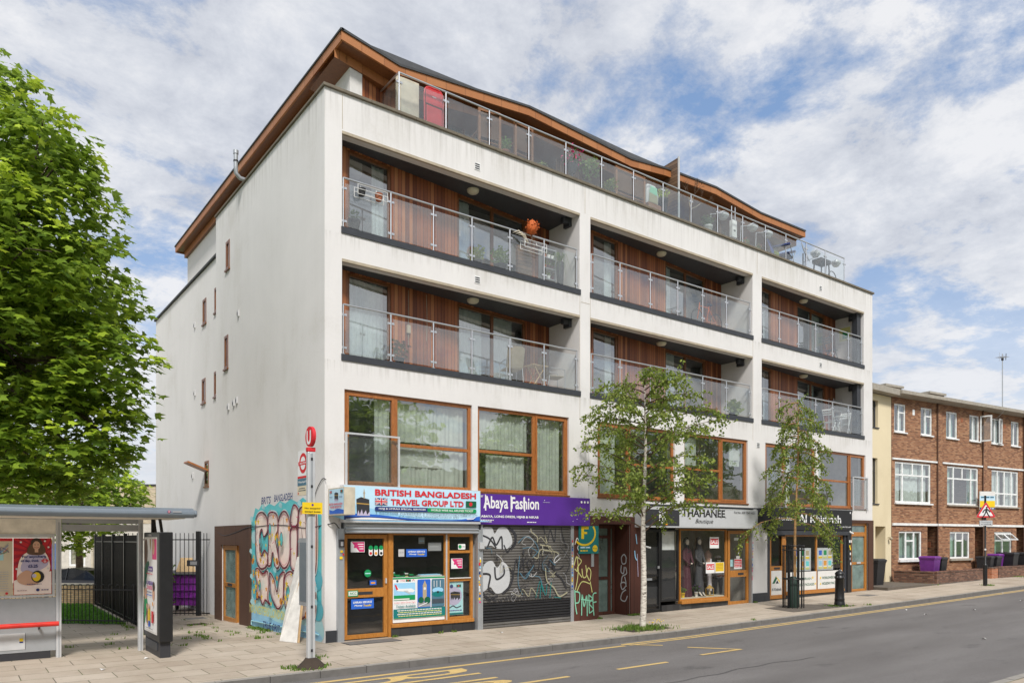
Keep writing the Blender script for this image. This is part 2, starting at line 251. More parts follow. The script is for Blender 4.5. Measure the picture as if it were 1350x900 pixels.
# ------------------------------------------------------------------ mesh builder
class MB:
    def __init__(s): s.v = []; s.f = []; s.mi = []; s.mats = []; s.smooth = []
    def mid(s, m):
        if m not in s.mats: s.mats.append(m)
        return s.mats.index(m)
    def add(s, vs, fs, m, sm=False):
        o = len(s.v); s.v += [tuple(map(float, q)) for q in vs]; i = s.mid(m)
        for f in fs: s.f.append([o+k for k in f]); s.mi.append(i); s.smooth.append(sm)
    def box(s, x0, x1, y0, y1, z0, z1, m):
        v = [(x0, y0, z0), (x1, y0, z0), (x1, y1, z0), (x0, y1, z0), (x0, y0, z1), (x1, y0, z1), (x1, y1, z1), (x0, y1, z1)]
        s.add(v, [(0, 3, 2, 1), (4, 5, 6, 7), (0, 1, 5, 4), (1, 2, 6, 5), (2, 3, 7, 6), (3, 0, 4, 7)], m)
    def obox(s, c, ax, ay, az, m):               # oriented box: centre and three half-axis vectors
        c, ax, ay, az = map(Vector, (c, ax, ay, az)); v = []
        for k in (-1, 1):
            for a, b in ((-1, -1), (1, -1), (1, 1), (-1, 1)): v.append(c+ax*a+ay*b+az*k)
        s.add(v, [(0, 3, 2, 1), (4, 5, 6, 7), (0, 1, 5, 4), (1, 2, 6, 5), (2, 3, 7, 6), (3, 0, 4, 7)], m)
    def bar(s, p, q, w, d, m):                   # square bar from p to q
        p, q = Vector(p), Vector(q); a = (q-p); n = a.normalized(); u = n.cross(Vector((0, 0, 1)))
        if u.length < 1e-3: u = Vector((1, 0, 0))
        u.normalize(); w2 = n.cross(u); s.obox((p+q)/2, u*w/2, w2*d/2, a/2, m)
    def quad(s, a, b, c, d, m): s.add([a, b, c, d], [(0, 1, 2, 3)], m)
    def poly(s, pts, m): s.add(pts, [tuple(range(len(pts)))], m)
    def prism(s, pts, ax, lo, hi, m):            # polygon in the plane across axis ax, extruded lo..hi
        n = len(pts)
        def P(u, w, h): return (h, u, w) if ax == 0 else (u, h, w) if ax == 1 else (u, w, h)
        v = [P(u, w, lo) for u, w in pts]+[P(u, w, hi) for u, w in pts]
        s.add(v, [tuple(range(n))[::-1], tuple(range(n, 2*n))]+[(i, (i+1) % n, (i+1) % n+n, i+n) for i in range(n)], m)
    def tube(s, pts, r, m, n=8, cap=True, sm=True):
        pts = [Vector(p) for p in pts]; rs = r if isinstance(r, (list, tuple)) else [r]*len(pts); v = []; f = []
        prev = None
        for i, p in enumerate(pts):
            d = (pts[min(i+1, len(pts)-1)]-pts[max(i-1, 0)]).normalized()
            if prev is None:
                u = d.cross(Vector((0, 0, 1)));
                if u.length < 1e-3: u = Vector((1, 0, 0))
            else: u = prev - d*prev.dot(d)
            u.normalize(); prev = u; w = d.cross(u)
            for k in range(n):
                a = 2*math.pi*k/n; v.append(p+(u*math.cos(a)+w*math.sin(a))*rs[i])
        for i in range(len(pts)-1):
            for k in range(n): a = i*n+k; b = i*n+(k+1) % n; f.append((a, b, b+n, a+n))
        s.add(v, f, m, sm)
        if cap: s.add(v[:n], [tuple(range(n))[::-1]], m); s.add(v[-n:], [tuple(range(n))], m)
    def loft(s, rings, m, n=16, sup=2.0, cap=True, sm=True):  # rings: (cx,cy,z,rx,ry)
        v = []; f = []
        for cx, cy, z, rx, ry in rings:
            for k in range(n):
                a = 2*math.pi*(k+.5)/n; c, q = math.cos(a), math.sin(a)
                e = 2/sup; v.append((cx+rx*math.copysign(abs(c)**e, c), cy+ry*math.copysign(abs(q)**e, q), z))
        for i in range(len(rings)-1):
            for k in range(n): a = i*n+k; b = i*n+(k+1) % n; f.append((a, b, b+n, a+n))
        s.add(v, f, m, sm)
        if cap: s.add(v[:n], [tuple(range(n))[::-1]], m); s.add(v[-n:], [tuple(range(n))], m)
    def ball(s, c, r, m, n=10, k=6):
        rx, ry, rz = r if isinstance(r, tuple) else (r, r, r)
        s.loft([(c[0], c[1], c[2]-rz*math.cos(math.pi*i/k), rx*max(.02, math.sin(math.pi*i/k)), ry*max(.02, math.sin(math.pi*i/k))) for i in range(k+1)], m, n)
    def disc(s, c, r, nrm, m, n=20):
        nrm = Vector(nrm).normalized(); u = nrm.cross(Vector((0, 0, 1)));
        if u.length < 1e-3: u = Vector((1, 0, 0))
        u.normalize(); w = nrm.cross(u); c = Vector(c)
        s.add([c+(u*math.cos(2*math.pi*k/n)+w*math.sin(2*math.pi*k/n))*r for k in range(n)], [tuple(range(n))], m)
    def build(s, name, parent=None, loc=(0, 0, 0), rz=0, bevel=0):
        me = bpy.data.meshes.new(name); me.from_pydata(s.v, [], s.f)
        for m in s.mats: me.materials.append(MATS[m] if m in MATS else MATS['print_'+m])
        me.polygons.foreach_set('material_index', s.mi); me.polygons.foreach_set('use_smooth', s.smooth); me.update()
        o = bpy.data.objects.new(name, me); col.objects.link(o); o.parent = parent; o.location = loc; o.rotation_euler = (0, 0, rz)
        if bevel:
            b = o.modifiers.new('bevel', 'BEVEL'); b.width = bevel; b.segments = 2; b.limit_method = 'ANGLE'
        return o
def one(name, parent, fn, *a, **k):
    mb = MB(); fn(mb, *a); return mb.build(name, parent, **k)
def tag(o, label=None, cat=None, group=None, kind=None):
    if label: o['label'] = label
    if cat: o['category'] = cat
    if group: o['group'] = group
    if kind: o['kind'] = kind
    return o
def thing(name, label, cat, loc=(0, 0, 0), rz=0, group=None):
    o = bpy.data.objects.new(name, None); col.objects.link(o); o.empty_display_size = .2
    o.location = loc; o.rotation_euler = (0, 0, rz); return tag(o, label, cat, group)
def bx(name, parent, m, *dims, bevel=0, **k):
    mb = MB(); 
    for d in (dims if isinstance(dims[0], (tuple, list)) else [dims]): mb.box(*d, m)
    return mb.build(name, parent, bevel=bevel, **k)

def smooth(pts, n=6, closed=False):
    out = []; N = len(pts); rngi = range(N if closed else N-1)
    for i in rngi:
        g = lambda j: pts[j % N] if closed else pts[min(max(j, 0), N-1)]
        p0, p1, p2, p3 = g(i-1), g(i), g(i+1), g(i+2)
        for k in range(n):
            u = k/n; out.append(tuple(.5*((2*b)+(-a+c)*u+(2*a-5*b+4*c-d)*u*u+(-a+3*b-3*c+d)*u**3) for a, b, c, d in zip(p0, p1, p2, p3)))
    if not closed: out.append(tuple(pts[-1]))
    return out
_tc = {}
def text_geo(s, bold=0.0, shear=0.0):
    key = (s, bold, shear)
    if key in _tc: return _tc[key]
    cu = bpy.data.curves.new('lettering', 'FONT'); cu.body = s; cu.size = 1; cu.offset = bold; cu.shear = shear; cu.resolution_u = 3; cu.fill_mode = 'FRONT'
    ob = bpy.data.objects.new('lettering', cu); me = bpy.data.meshes.new_from_object(ob)
    v = [(q.co.x, q.co.y) for q in me.vertices]; f = [tuple(p.vertices) for p in me.polygons]
    bpy.data.objects.remove(ob); bpy.data.meshes.remove(me); bpy.data.curves.remove(cu); _tc[key] = (v, f); return v, f
class Panel(MB):
    """flat printed or painted shapes in a local (u, v) plane, each layer a little proud of the last; faces local -y"""
    def __init__(s, step=.0012, base=0): super().__init__(); s.k = 0; s.step = step; s.base = base
    def y(s): s.k += 1; return s.base-s.k*s.step
    def pg(s, pts, m): y = s.y(); s.poly([(u, y, v) for u, v in pts], m)
    def rect(s, u0, u1, v0, v1, m): s.pg([(u0, v0), (u1, v0), (u1, v1), (u0, v1)], m)
    def circ(s, u, v, r, m, n=24, ry=None): s.pg([(u+r*math.cos(6.28318*k/n), v+(ry or r)*math.sin(6.28318*k/n)) for k in range(n)], m)
    def rrect(s, u0, u1, v0, v1, r, m):
        p = []
        for cx, cy, a0 in ((u1-r, v0+r, -90), (u1-r, v1-r, 0), (u0+r, v1-r, 90), (u0+r, v0+r, 180)):
            for k in range(5): a = R(a0+k*22.5); p.append((cx+r*math.cos(a), cy+r*math.sin(a)))
        s.pg(p, m)
    def stroke(s, pts, w, m, sm=True, closed=False, n=6):
        P = smooth(pts, n, closed) if sm else list(pts)
        if closed: P = P+[P[0]]
        y = s.y(); L = []; Rr = []
        for i, p in enumerate(P):
            a = P[max(i-1, 0)]; b = P[min(i+1, len(P)-1)]; dx, dy = b[0]-a[0], b[1]-a[1]; l = math.hypot(dx, dy) or 1; nx, ny = -dy/l*w/2, dx/l*w/2
            L.append((p[0]+nx, y, p[1]+ny)); Rr.append((p[0]-nx, y, p[1]-ny))
        N = len(P); s.add(L+Rr, [(i, i+N, i+N+1, i+1) for i in range(N-1)], m)
    def text(s, t_, u0, u1, v0, v1, m, bold=0.012, shear=0):
        v, f = text_geo(t_, bold, shear)
        if not v: return
        xs = [q[0] for q in v]; ys = [q[1] for q in v]; a, b, c, d = min(xs), max(xs), min(ys), max(ys); y = s.y()
        s.add([(u0+(q[0]-a)/(b-a)*(u1-u0), y, v0+(q[1]-c)/((d-c) or 1)*(v1-v0)) for q in v], f, m)
    def squiggle(s, u0, u1, v, h, m, seed=0):    # one line of print too small to read: short word bars
        r = random.Random(seed); u = u0; y = s.y(); fs = []; vs = []
        while u < u1-h:
            w = min(r.uniform(1.2, 4.5)*h, u1-u); o = len(vs); vs += [(u, y, v), (u+w, y, v), (u+w, y, v+h), (u, y, v+h)]; fs.append((o, o+1, o+2, o+3)); u += w+h*.6
        s.add(vs, fs, m)

def holewall(mb, u0, u1, v0, v1, holes, y, depth, m, mr=None):
    """front sheet at y with rectangular holes and reveals going back by depth"""
    us = sorted({u0, u1, *[h[0] for h in holes], *[h[1] for h in holes]}); vs = sorted({v0, v1, *[h[2] for h in holes], *[h[3] for h in holes]})
    us = [u for u in us if u0 <= u <= u1]; vs = [v for v in vs if v0 <= v <= v1]
    for a, b in zip(us, us[1:]):
        for c, d in zip(vs, vs[1:]):
            cu, cv_ = (a+b)/2, (c+d)/2
            if any(h[0] < cu < h[1] and h[2] < cv_ < h[3] for h in holes): continue
            mb.quad((a, y, c), (b, y, c), (b, y, d), (a, y, d), m)
    mr = mr or m
    for a, b, c, d in [h[:4] for h in holes]:
        z = y+depth
        mb.quad((a, y, c), (a, y, d), (a, z, d), (a, z, c), mr); mb.quad((b, y, c), (b, z, c), (b, z, d), (b, y, d), mr)
        if c > v0: mb.quad((a, y, c), (a, z, c), (b, z, c), (b, y, c), mr)
        if d < v1: mb.quad((a, y, d), (b, y, d), (b, z, d), (a, z, d), mr)

def curtain(parent, u0, u1, z0, z1, y, m='curtain', amp=.012, wl=.13):
    mb = MB(); n = max(6, int((u1-u0)/wl*8)); ph = random.random()*6
    v = []
    for i in range(n+1):
        u = u0+(u1-u0)*i/n; yy = y+amp*math.sin(u/wl*6.283+ph+1.8*math.sin(u*4.1+ph))+amp*1.6*math.sin(u/wl*1.9+ph*2)
        v += [(u, yy, z0), (u, yy*1.0, z1)]
    mb.add(v, [(2*i, 2*i+2, 2*i+3, 2*i+1) for i in range(n)], m, True); return mb.build('curtain', parent)

def window(parent, u0, u1, z0, z1, y, m='oak', mull=(), trans=(), fw=.07, d=.07, glass='window_glass', curt=None, name='window', sash=(), cm='curtain', **k):
    mb = MB()
    mb.box(u0, u0+fw, y, y+d, z0, z1, m); mb.box(u1-fw, u1, y, y+d, z0, z1, m)
    mb.box(u0+fw, u1-fw, y, y+d, z0, z0+fw, m); mb.box(u0+fw, u1-fw, y, y+d, z1-fw, z1, m)
    for u in mull: mb.box(u-fw*.55, u+fw*.55, y+.002, y+d-.002, z0+fw, z1-fw, m)
    for a, b, z in trans: mb.box(a, b, y+.004, y+d-.004, z-fw*.45, z+fw*.45, m)
    for a, b, c, e in sash:                     # opening lights: a second inner frame, slightly proud
        w = fw*.75
        mb.box(a, a+w, y-.015, y+d*.6, c, e, m); mb.box(b-w, b, y-.015, y+d*.6, c, e, m); mb.box(a+w, b-w, y-.015, y+d*.6, c, c+w, m); mb.box(a+w, b-w, y-.015, y+d*.6, e-w, e, m)
    w = mb.build(name, parent, bevel=.004, **k)
    g = MB(); g.quad((u0+fw*.5, y+d*.5, z0+fw*.5), (u1-fw*.5, y+d*.5, z0+fw*.5), (u1-fw*.5, y+d*.5, z1-fw*.5), (u0+fw*.5, y+d*.5, z1-fw*.5), glass); g.build('pane', w)
    for c in (curt or []): curtain(w, c[0], c[1], c[2] if len(c) > 2 else z0+.03, c[3] if len(c) > 3 else z1-.05, y+d+.12, cm if len(c) < 5 else c[4])
    return w
def GX(x):
    P = [(-1e4, 0), (8, 0), (15.5, .09), (23, .19), (31, .31), (50, .45), (1e4, .45)]
    for (a, b), (c, d) in zip(P, P[1:]):
        if a <= x <= c: return b+(d-b)*(x-a)/(c-a)
XB = [8, 15.5, 23, 31, 50]
def GG(x, y): return GX(x)-(min(.2, .028*max(0, y-1)) if x < .5 else 0)
# ------------------------------------------------------------------ ground, road, kerbs
def strip(mb, xs, y0, y1, dz, m, f=None):
    for a, b in zip(xs, xs[1:]):
        mb.quad((a, y0, GX(a)+dz), (b, y0, GX(b)+dz), (b, y1, GX(b)+dz), (a, y1, GX(a)+dz), m)
def xs_between(a, b): return [a]+[x for x in XB if a < x < b]+[b]
mb = MB(); strip(mb, [-900]+XB+[900], -900, 900, -.45, 'turf'); tag(mb.build('ground'), kind='structure')
mb = MB(); strip(mb, [-120]+XB+[160], -11.0, -3.4, -.12, 'asphalt'); tag(mb.build('road'), kind='structure')
mb = MB()
gx = [-60, -40, -20, -12, -8, -6, -4, -3, -2, -1, -.5, 0, .5, 1.5]+XB+[70, 110]; gy = [-3.25, -2, -1, 0, 1, 2, 3, 4, 5, 6, 8, 10, 12, 16, 20, 30, 45]
vv = [(x, y, GG(x, y)) for y in gy for x in gx]; n = len(gx)
mb.add(vv, [(j*n+i, j*n+i+1, (j+1)*n+i+1, (j+1)*n+i) for j in range(len(gy)-1) for i in range(n-1)], 'paving'); 
strip(mb, [-60]+XB+[110], -21, -11.15, 0, 'paving')
tag(mb.build('pavement'), kind='structure')
mb = MB()
for y0, y1, yf in ((-3.4, -3.25, -3.4), (-11.15, -11.0, -11.0)):
    x = -60.0
    while x < 110:
        e = min([x+.9]+[q for q in XB if q > x+1e-6]); za, zb = GX(x), GX(e); g = .004; h = random.uniform(-.004, .004)
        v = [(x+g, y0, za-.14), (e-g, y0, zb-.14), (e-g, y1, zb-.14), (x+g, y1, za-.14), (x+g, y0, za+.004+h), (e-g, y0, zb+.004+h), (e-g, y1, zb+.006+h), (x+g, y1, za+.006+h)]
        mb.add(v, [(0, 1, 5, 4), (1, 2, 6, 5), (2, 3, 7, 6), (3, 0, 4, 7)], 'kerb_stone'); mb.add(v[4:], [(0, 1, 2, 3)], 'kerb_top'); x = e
tag(mb.build('kerb', bevel=.012), kind='structure')
# painted road markings
mb = MB(); Z = -.116
strip(mb, xs_between(-7, 5.75), -3.86, -3.74, Z, 'yellow_paint')
for y in (-3.62, -3.80): strip(mb, xs_between(5.9, 75), y-.045, y+.045, Z, 'yellow_paint')
def mark(a, b, w, zo=0):
    a, b = Vector(a), Vector(b); d = (b-a).normalized(); nn = Vector((-d.y, d.x))*w/2; q = [a-nn, b-nn, b+nn, a+nn]
    mb.poly([(p.x, p.y, GX(p.x)+Z+zo) for p in q], 'yellow_paint')
mark((5.82, -3.60), (6.5, -4.28), .1, .002); mark((6.72, -4.83), (7.42, -5.78), .1, .002); mark((6.05, -5.76), (7.45, -5.76), .1, .004)
for a, b in ((3.38, 4.79), (.7, 2.16), (-2.0, -.5), (-4.7, -3.2)): mark((a, -5.94), (b, -5.94), .1)
tag(mb.build('road_marking'), kind='structure')
# BUS painted on the bay, its tops towards +x
tv, tf = text_geo('BUS', 0.0); xs_ = [q[0] for q in tv]; ys_ = [q[1] for q in tv]; a_, b_, c_, d_ = min(xs_), max(xs_), min(ys_), max(ys_)
mb = MB(); mb.add([(-1.9+(v-c_)/(d_-c_)*3.0, -4.06-(u-a_)/(b_-a_)*1.75, -.115) for u, v in tv], tf, 'yellow_paint'); tag(mb.build('bus_lettering'), kind='structure')
# tar seams
mb = MB(); pts = [(x, -7.35+.07*math.sin(x*1.3)+.04*math.sin(x*5.1)) for x in np.arange(2, 8, .25)]
for a, b in zip(pts, pts[1:]): mb.poly([(a[0], a[1]-.02, GX(a[0])-.117), (b[0], b[1]-.02, GX(b[0])-.117), (b[0], b[1]+.02, GX(b[0])-.117), (a[0], a[1]+.02, GX(a[0])-.117)], 'tar')
tag(mb.build('road_seam'), kind='structure')
# lawn
LAWN = [(-2.62, 8.6), (-2.5, 16.9), (-9.5, 22.1), (-14, 19.8), (-7.6, 13.5)]
mb = MB(); mb.poly([(x, y, GG(x, y)+.012) for x, y in LAWN], 'turf'); tag(mb.build('lawn'), kind='structure')
def inpoly(x, y, P):
    c = False
    for (x0, y0), (x1, y1) in zip(P, P[1:]+P[:1]):
        if (y0 > y) != (y1 > y) and x < (x1-x0)*(y-y0)/(y1-y0)+x0: c = not c
    return c
def blades(name, pts, h, w, mat, n_each=1, spread=0):
    V, F = [], []
    for (x, y, z) in pts:
        for _ in range(n_each):
            px, py = x+random.gauss(0, spread), y+random.gauss(0, spread); a = random.uniform(0, 6.28); hh = h*random.uniform(.5, 1.2); l = random.uniform(.1, .7)*hh
            dx, dy = math.cos(a), math.sin(a); o = len(V)
            V += [(px-dy*w, py+dx*w, z), (px+dy*w, py-dx*w, z), (px+dx*l*.4-dy*w*.8, py+dy*l*.4+dx*w*.8, z+hh*.6), (px+dx*l*.4+dy*w*.8, py+dy*l*.4-dx*w*.8, z+hh*.6), (px+dx*l, py+dy*l, z+hh)]
            F += [(o, o+1, o+3, o+2), (o+2, o+3, o+4)]
    me = bpy.data.meshes.new(name); me.from_pydata(V, [], F); me.materials.append(MATS[mat]); o = bpy.data.objects.new(name, me); col.objects.link(o); return o
pts = []
while len(pts) < 15000:
    x, y = random.uniform(-9, -2.5), random.uniform(8.5, 19)
    if inpoly(x, y, LAWN): pts.append((x, y, GG(x, y)))
tag(blades('grass', pts, .11, .012, 'grass_blade'), kind='stuff')
# weeds in joints, along the foot of walls and round poles
pts = []
def wp(x, y, n, s, sy=None): 
    for _ in range(n): a, b = random.gauss(x, s), random.gauss(y, sy or s); pts.append((a, b, GG(a, b)))
for _ in range(40): wp(random.choice([-2.7, -1.8, -.9])+random.gauss(0, .02), random.uniform(1.5, 9.0), random.randint(2, 7), .05)
for _ in range(30): wp(random.uniform(-5, -.4), random.choice([1.86, 3.1, 4.34, 5.58, 6.82])+random.gauss(0, .02), random.randint(2, 6), .05)
for _ in range(14): wp(-.12, random.uniform(2.0, 5.2), 18, .07, .12)
for x, y, n, s in ((1.75, -.06, 14, .03), (3.0, -.08, 10, .03), (3.45, -.08, 10, .03), (8.5, -.05, 20, .04), (9.85, -.05, 60, .05), (10.0, -.06, 40, .05), (16, -.06, 20, .04), (16.95, -2.69, 90, .16), (-1.35, -2.95, 60, .08), (-1.6, -3.0, 60, .12), (-1.8, -2.8, 30, .08), (28.6, -.2, 150, .25), (28.2, 1.2, 80, .3), (29.9, -2.3, 60, .12), (38, -.4, 160, .4), (-.9, -1.9, 14, .1), (11.5, -3.2, 8, .04), (18.0, -3.1, 10, .05)): wp(x, y, n, s)
tag(blades('weeds', pts, .065, .012, 'weed_leaf', 2, .02), kind='stuff')
pts = [(random.gauss(7.75, .36), random.gauss(-2.42, .26), 0.0) for _ in range(900)]
tag(blades('tree_pit_grass', pts, .10, .010, 'weed_leaf'), kind='stuff')
mb = MB(); mb.add([(7.0, -2.85, .004), (8.5, -2.85, GX(8.5)+.004), (8.5, -2.0, GX(8.5)+.004), (7.0, -2.0, .004)], [(0, 1, 2, 3)], 'soil')
mb.poly([(14.2, -2.75, GX(14.2)+.005), (17.6, -2.95, GX(17.6)+.008), (16.7, -1.45, GX(16.7)+.006), (14.6, -1.4, GX(14.6)+.005)], 'gravel'); tag(mb.build('tree_pit_soil'), kind='structure')

# ------------------------------------------------------------------ the white apartment building
B = thing('apartment_building', 'white rendered block of flats over shops, with glass railed balconies and a timber edged roof', 'building', (0, 0, 0))
bays = [(.42, 7.75, .50, 1.38), (8.17, 15.96, .50, 1.35), (16.5, 23.55, .50, 1.25)]
lev = [(9.55, 11.72), (6.62, 8.78)]
holes = [(a, b, c, d) for a, b, _, _ in bays for c, d in lev]
wins1 = [(.48, 4.02), (4.2, 7.34), (8.46, 11.85), (12.31, 15.69), (16.72, 19.97), (20.16, 23.69)]
holes += [(a, b, 3.60, 5.82) for a, b in wins1]
shops = [(.40, 4.17, -.3, 3.4), (4.20, 7.47, -.3, 3.4), (10.25, 15.86, -.3, 3.35), (16.84, 22.47, -.3, 3.45)]
holes += shops+[(8.47, 9.80, -.3, 2.80), (22.50, 23.93, -.3, 3.04)]
mb = MB(); holewall(mb, 0, 24.25, -.4, 12.63, holes, 0, .32, 'white_render')
for (a, b, y0, y1) in bays:
    for c, d in lev:
        mb.box(a, a+.001, .321, y0+.3, c, d, 'white_render'); mb.box(b-.001, b, .321, y1+.3, c, d, 'white_render')
mb.build('facade_wall', B)
# joints scored into the render
mb = MB()
for x in (.43, 7.96, 16.23):
    mb.box(x-.006, x+.006, -.004, .001, 11.80, 12.6, 'cream_trim')
for x in (7.76, 8.165, 15.98): mb.box(x-.005, x+.005, -.004, .001, 5.85, 9.38, 'cream_trim')
for z in (5.0, 9.2): mb.box(7.8, 8.14, -.004, .001, z, z+.012, 'cream_trim')
mb.build('render_joint', B)
# soffits, decks, dark slab edges, drip trims
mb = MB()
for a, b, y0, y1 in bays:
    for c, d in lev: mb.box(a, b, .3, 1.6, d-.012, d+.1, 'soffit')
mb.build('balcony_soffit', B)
mb = MB()
for a, b, y0, y1 in bays:
    for c, d in lev: mb.box(a, b, .02, 1.6, c-.1, c+.01, 'concrete')
mb.build('balcony_deck', B)
for a, b, y0, y1 in bays:
    for c, d in lev:
        bx('slab_edge', B, 'dark_trim', a-.02, b+.03, -.03, .02, c-.145, c+.002)
        bx('drip_trim', B, 'cream_trim', (a, b, -.018, .05, d-.03, d+.035))
        bx('downpipe_box', B, 'dark_trim', (b-.30, b-.002, .36, .50, d-.17, d-.013), (b-.10, b-.002, .33, .62, d-.24, d-.015), bevel=.02)
        if b > 20: bx('dark_column', B, 'dark_trim', b-.3, b-.02, .12, .34, c+.01, d-.02)
# recessed back walls with doors, set at a slant
DOORS = [((.38, 1.64), (3.78, 6.38)), ((.62, 1.83), (4.34, 6.79)), ((.55, 1.58), (3.64, 6.13))]
for bi, (a, b, y0, y1) in enumerate(bays):
    L = math.hypot(b-a, y1-y0); ang = math.atan2(y1-y0, b-a); (p, q), (r_, s_) = DOORS[bi]
    for li, (c, d) in enumerate(lev):
        mb = MB(); holewall(mb, -.0, L+.02, c, d, [(p, q, c, d-.04), (r_, s_, c, d-.04)], 0, .12, 'cedar'); bwl = mb.build('timber_cladding', B, loc=(a, y0, 0), rz=ang)
        op = (bi == 1 and li == 1)
        w1 = window(B, p, q, c, d-.04, .02, 'oak_dark', fw=.075, name='balcony_door', glass='door_glass', curt=[(p+.08, q-.1)] if (li == 1 and bi == 0) else [(p+.8, q-.1)], cm='curtain_pale', loc=(a, y0, 0), rz=ang)
        mid = (r_+s_)/2
        crt = {(0, 1): [(r_+.1, mid-.25), (mid+.1, mid+.9)], (1, 1): [(r_+.1, mid-.4)], (2, 0): [(mid+.1, s_-.1)], (2, 1): [(mid+.1, mid+.6)]}.get((bi, li), [(r_+.1, r_+.6)])
        w2 = window(B, r_, s_, c, d-.04, .02, 'oak_dark', mull=(mid,), fw=.08, name='balcony_door', glass='door_glass', curt=crt, cm='curtain_pale', loc=(a, y0, 0), rz=ang)
        bx('handle', w2, 'light_metal', r_+.05, r_+.09, -.03, .0, c+1.0, c+1.16)
# ceiling lamps
def lamp(x, y, z):
    mb = MB(); mb.loft([(x, y, z-.10, .05, .05), (x, y, z-.085, .12, .12), (x, y, z-.05, .155, .155), (x, y, z-.001, .165, .165)], 'lamp_cream', 20); return mb.build('ceiling_lamp', B)
for (a, b, y0, y1), fx in zip(bays, (.545, .47, .50)):
    for c, d in lev: lamp(a+(b-a)*fx, .55, d-.012)
# vents in the spandrels
for x, z in ((4.18, 12.05), (4.18, 9.10), (20.3, 12.1), (20.3, 9.12), (16.28, 5.7)):
    mb = MB(); mb.box(x-.09, x+.09, -.012, .001, z-.1, z+.1, 'white_plastic')
    for k in range(3): mb.box(x-.07, x+.07, -.016, -.011, z-.075+k*.055, z-.045+k*.055, 'dark')
    mb.build('wall_vent', B)
# balcony railings
def railing(parent, xs, z0, z1, y, zt, name='balcony_railing', left=None):
    mb = MB(); mb.tube([(xs[0], y, zt), (xs[-1], y, zt)], .024, 'steel', 10)
    if left: mb.tube([(xs[0], y, zt), (xs[0], left, zt)], .024, 'steel', 10)
    rl = mb.build(name, parent)
    def post(x, yy=y, ends=0):
        mb = MB(); mb.tube([(x, yy, z0), (x, yy, zt)], .021, 'steel', 10); mb.tube([(x, yy, z0), (x, yy, z0+.02)], .045, 'steel', 10)
        for z in (z0+.16, z1-.12):
            for sg in (-1, 1):
                mb.box(x+sg*.02, x+sg*.085, yy-.02, yy+.02, z-.025, z+.025, 'steel')
        mb.build('post', rl)
    for x in xs: post(x)
    for a, b in zip(xs, xs[1:]):
        mb = MB(); mb.box(a+.05, b-.05, y-.005, y+.005, z0+.05, z1, 'rail_glass'); mb.build('glass_panel', rl)
    if left:
        post(xs[0], left-.12); mb = MB(); mb.box(xs[0]-.005, xs[0]+.005, y+.05, left-.17, z0+.05, z1, 'rail_glass'); mb.build('glass_panel', rl)
    return rl
RX = [[.48, 1.71, 2.9, 4.06, 5.29, 6.48, 7.70], [8.26, 9.45, 10.78, 12.07, 13.32, 14.57, 15.90], [16.58, 17.68, 18.9, 20.08, 21.27, 22.46, 23.49]]
for xs in RX:
    for c, d in lev: railing(B, xs, c+.01, c+1.05, .07, c+1.17)
railing(B, [2.03, 3.38, 4.74, 6.08, 7.44, 8.86, 10.22, 11.57, 12.94, 14.33, 15.73, 17.08, 18.37, 19.73, 21.07, 22.48], 12.66, 13.70, .25, 13.82, 'terrace_railing', left=1.75)
# parapet coping: short capping stones
mb = MB(); x = -.05
while x < 24.3:
    e = min(x+1.2, 24.31); mb.box(x+.004, e-.004, -.06, .36, 12.63, 12.70, 'coping'); x = e
mb.build('coping', B, bevel=.008)
mb = MB(); y = .362
while y < 8.75:
    e = min(y+1.4, 8.76); mb.box(-.05, .34, y+.004, e-.004, 12.63, 12.69, 'coping'); y = e
mb.build('coping', B, bevel=.008)
mb = MB(); mb.box(0.05, .45, 8.762, 18.25, 11.52, 11.59, 'roof_felt'); mb.build('coping', B)
# side wall: near part at x = 0, far part set back
def side(mb, x, y0, y1, z0, z1, holes, m, depth=.25):
    t_ = MB(); holewall(t_, -y1, -y0, z0, z1, holes, 0, depth, m)
    for f, i, sm in zip(t_.f, t_.mi, t_.smooth): mb.f.append([k+len(mb.v) for k in f]); mb.mi.append(mb.mid(t_.mats[i])); mb.smooth.append(sm)
    mb.v += [(x+v, -u, z) for u, v, z in t_.v]     # local x -> -y, local y -> +x
sw = [(7.26, 7.65, 10.62, 11.49), (7.42, 7.81, 7.60, 8.62)]; sw2 = [(8.95, 9.35, 9.74, 10.55), (10.35, 10.80, 9.68, 10.53), (9.0, 9.4, 7.0, 7.82), (10.45, 10.9, 7.0, 7.83), (10.05, 10.55, 4.13, 4.99)]
mb = MB()
side(mb, 0, 0, 8.75, -.5, 12.63, [(-b, -a, c, d) for a, b, c, d in sw]+[(-8.06, -6.2, -.4, 2.17)], 'side_render')
side(mb, .12, 8.75, 18.2, -.5, 11.52, [(-b, -a, c, d) for a, b, c, d in sw2], 'side_render', .15)
mb.quad((0, 8.75, -.5), (0, 8.75, 12.63), (.12, 8.75, 12.63), (.12, 8.75, -.5), 'side_render')
mb.quad((.12, 18.2, -.5), (.12, 18.2, 11.52), (24.25, 18.2, 11.52), (24.25, 18.2, -.5), 'side_render')
mb.quad((24.25, 0, -.5), (24.25, 18.2, -.5), (24.25, 18.2, 12.63), (24.25, 0, 12.63), 'side_render')
mb.quad((0, 8.75, 11.52), (0, 8.75, 12.63), (1.2, 8.75, 12.63), (1.2, 8.75, 11.52), 'side_render')
mb.build('side_wall', B)
for a, b, c, d in sw+sw2:
    x = 0 if (a, b, c, d) in sw else .12
    w = window(B, -b, -a, c, d, -.015, 'oak_dark', fw=.085, d=.06, name='side_window', loc=(x, 0, 0), rz=R(-90))
    bx('sill', w, 'oak_dark', -b-.03, -a+.03, -.05, .06, c-.05, c-.002)
    bx('blind', w, 'interior_dark', -b, -a, .13, .135, c, d)  # dark sheet close behind each pane stands in for the unlit room
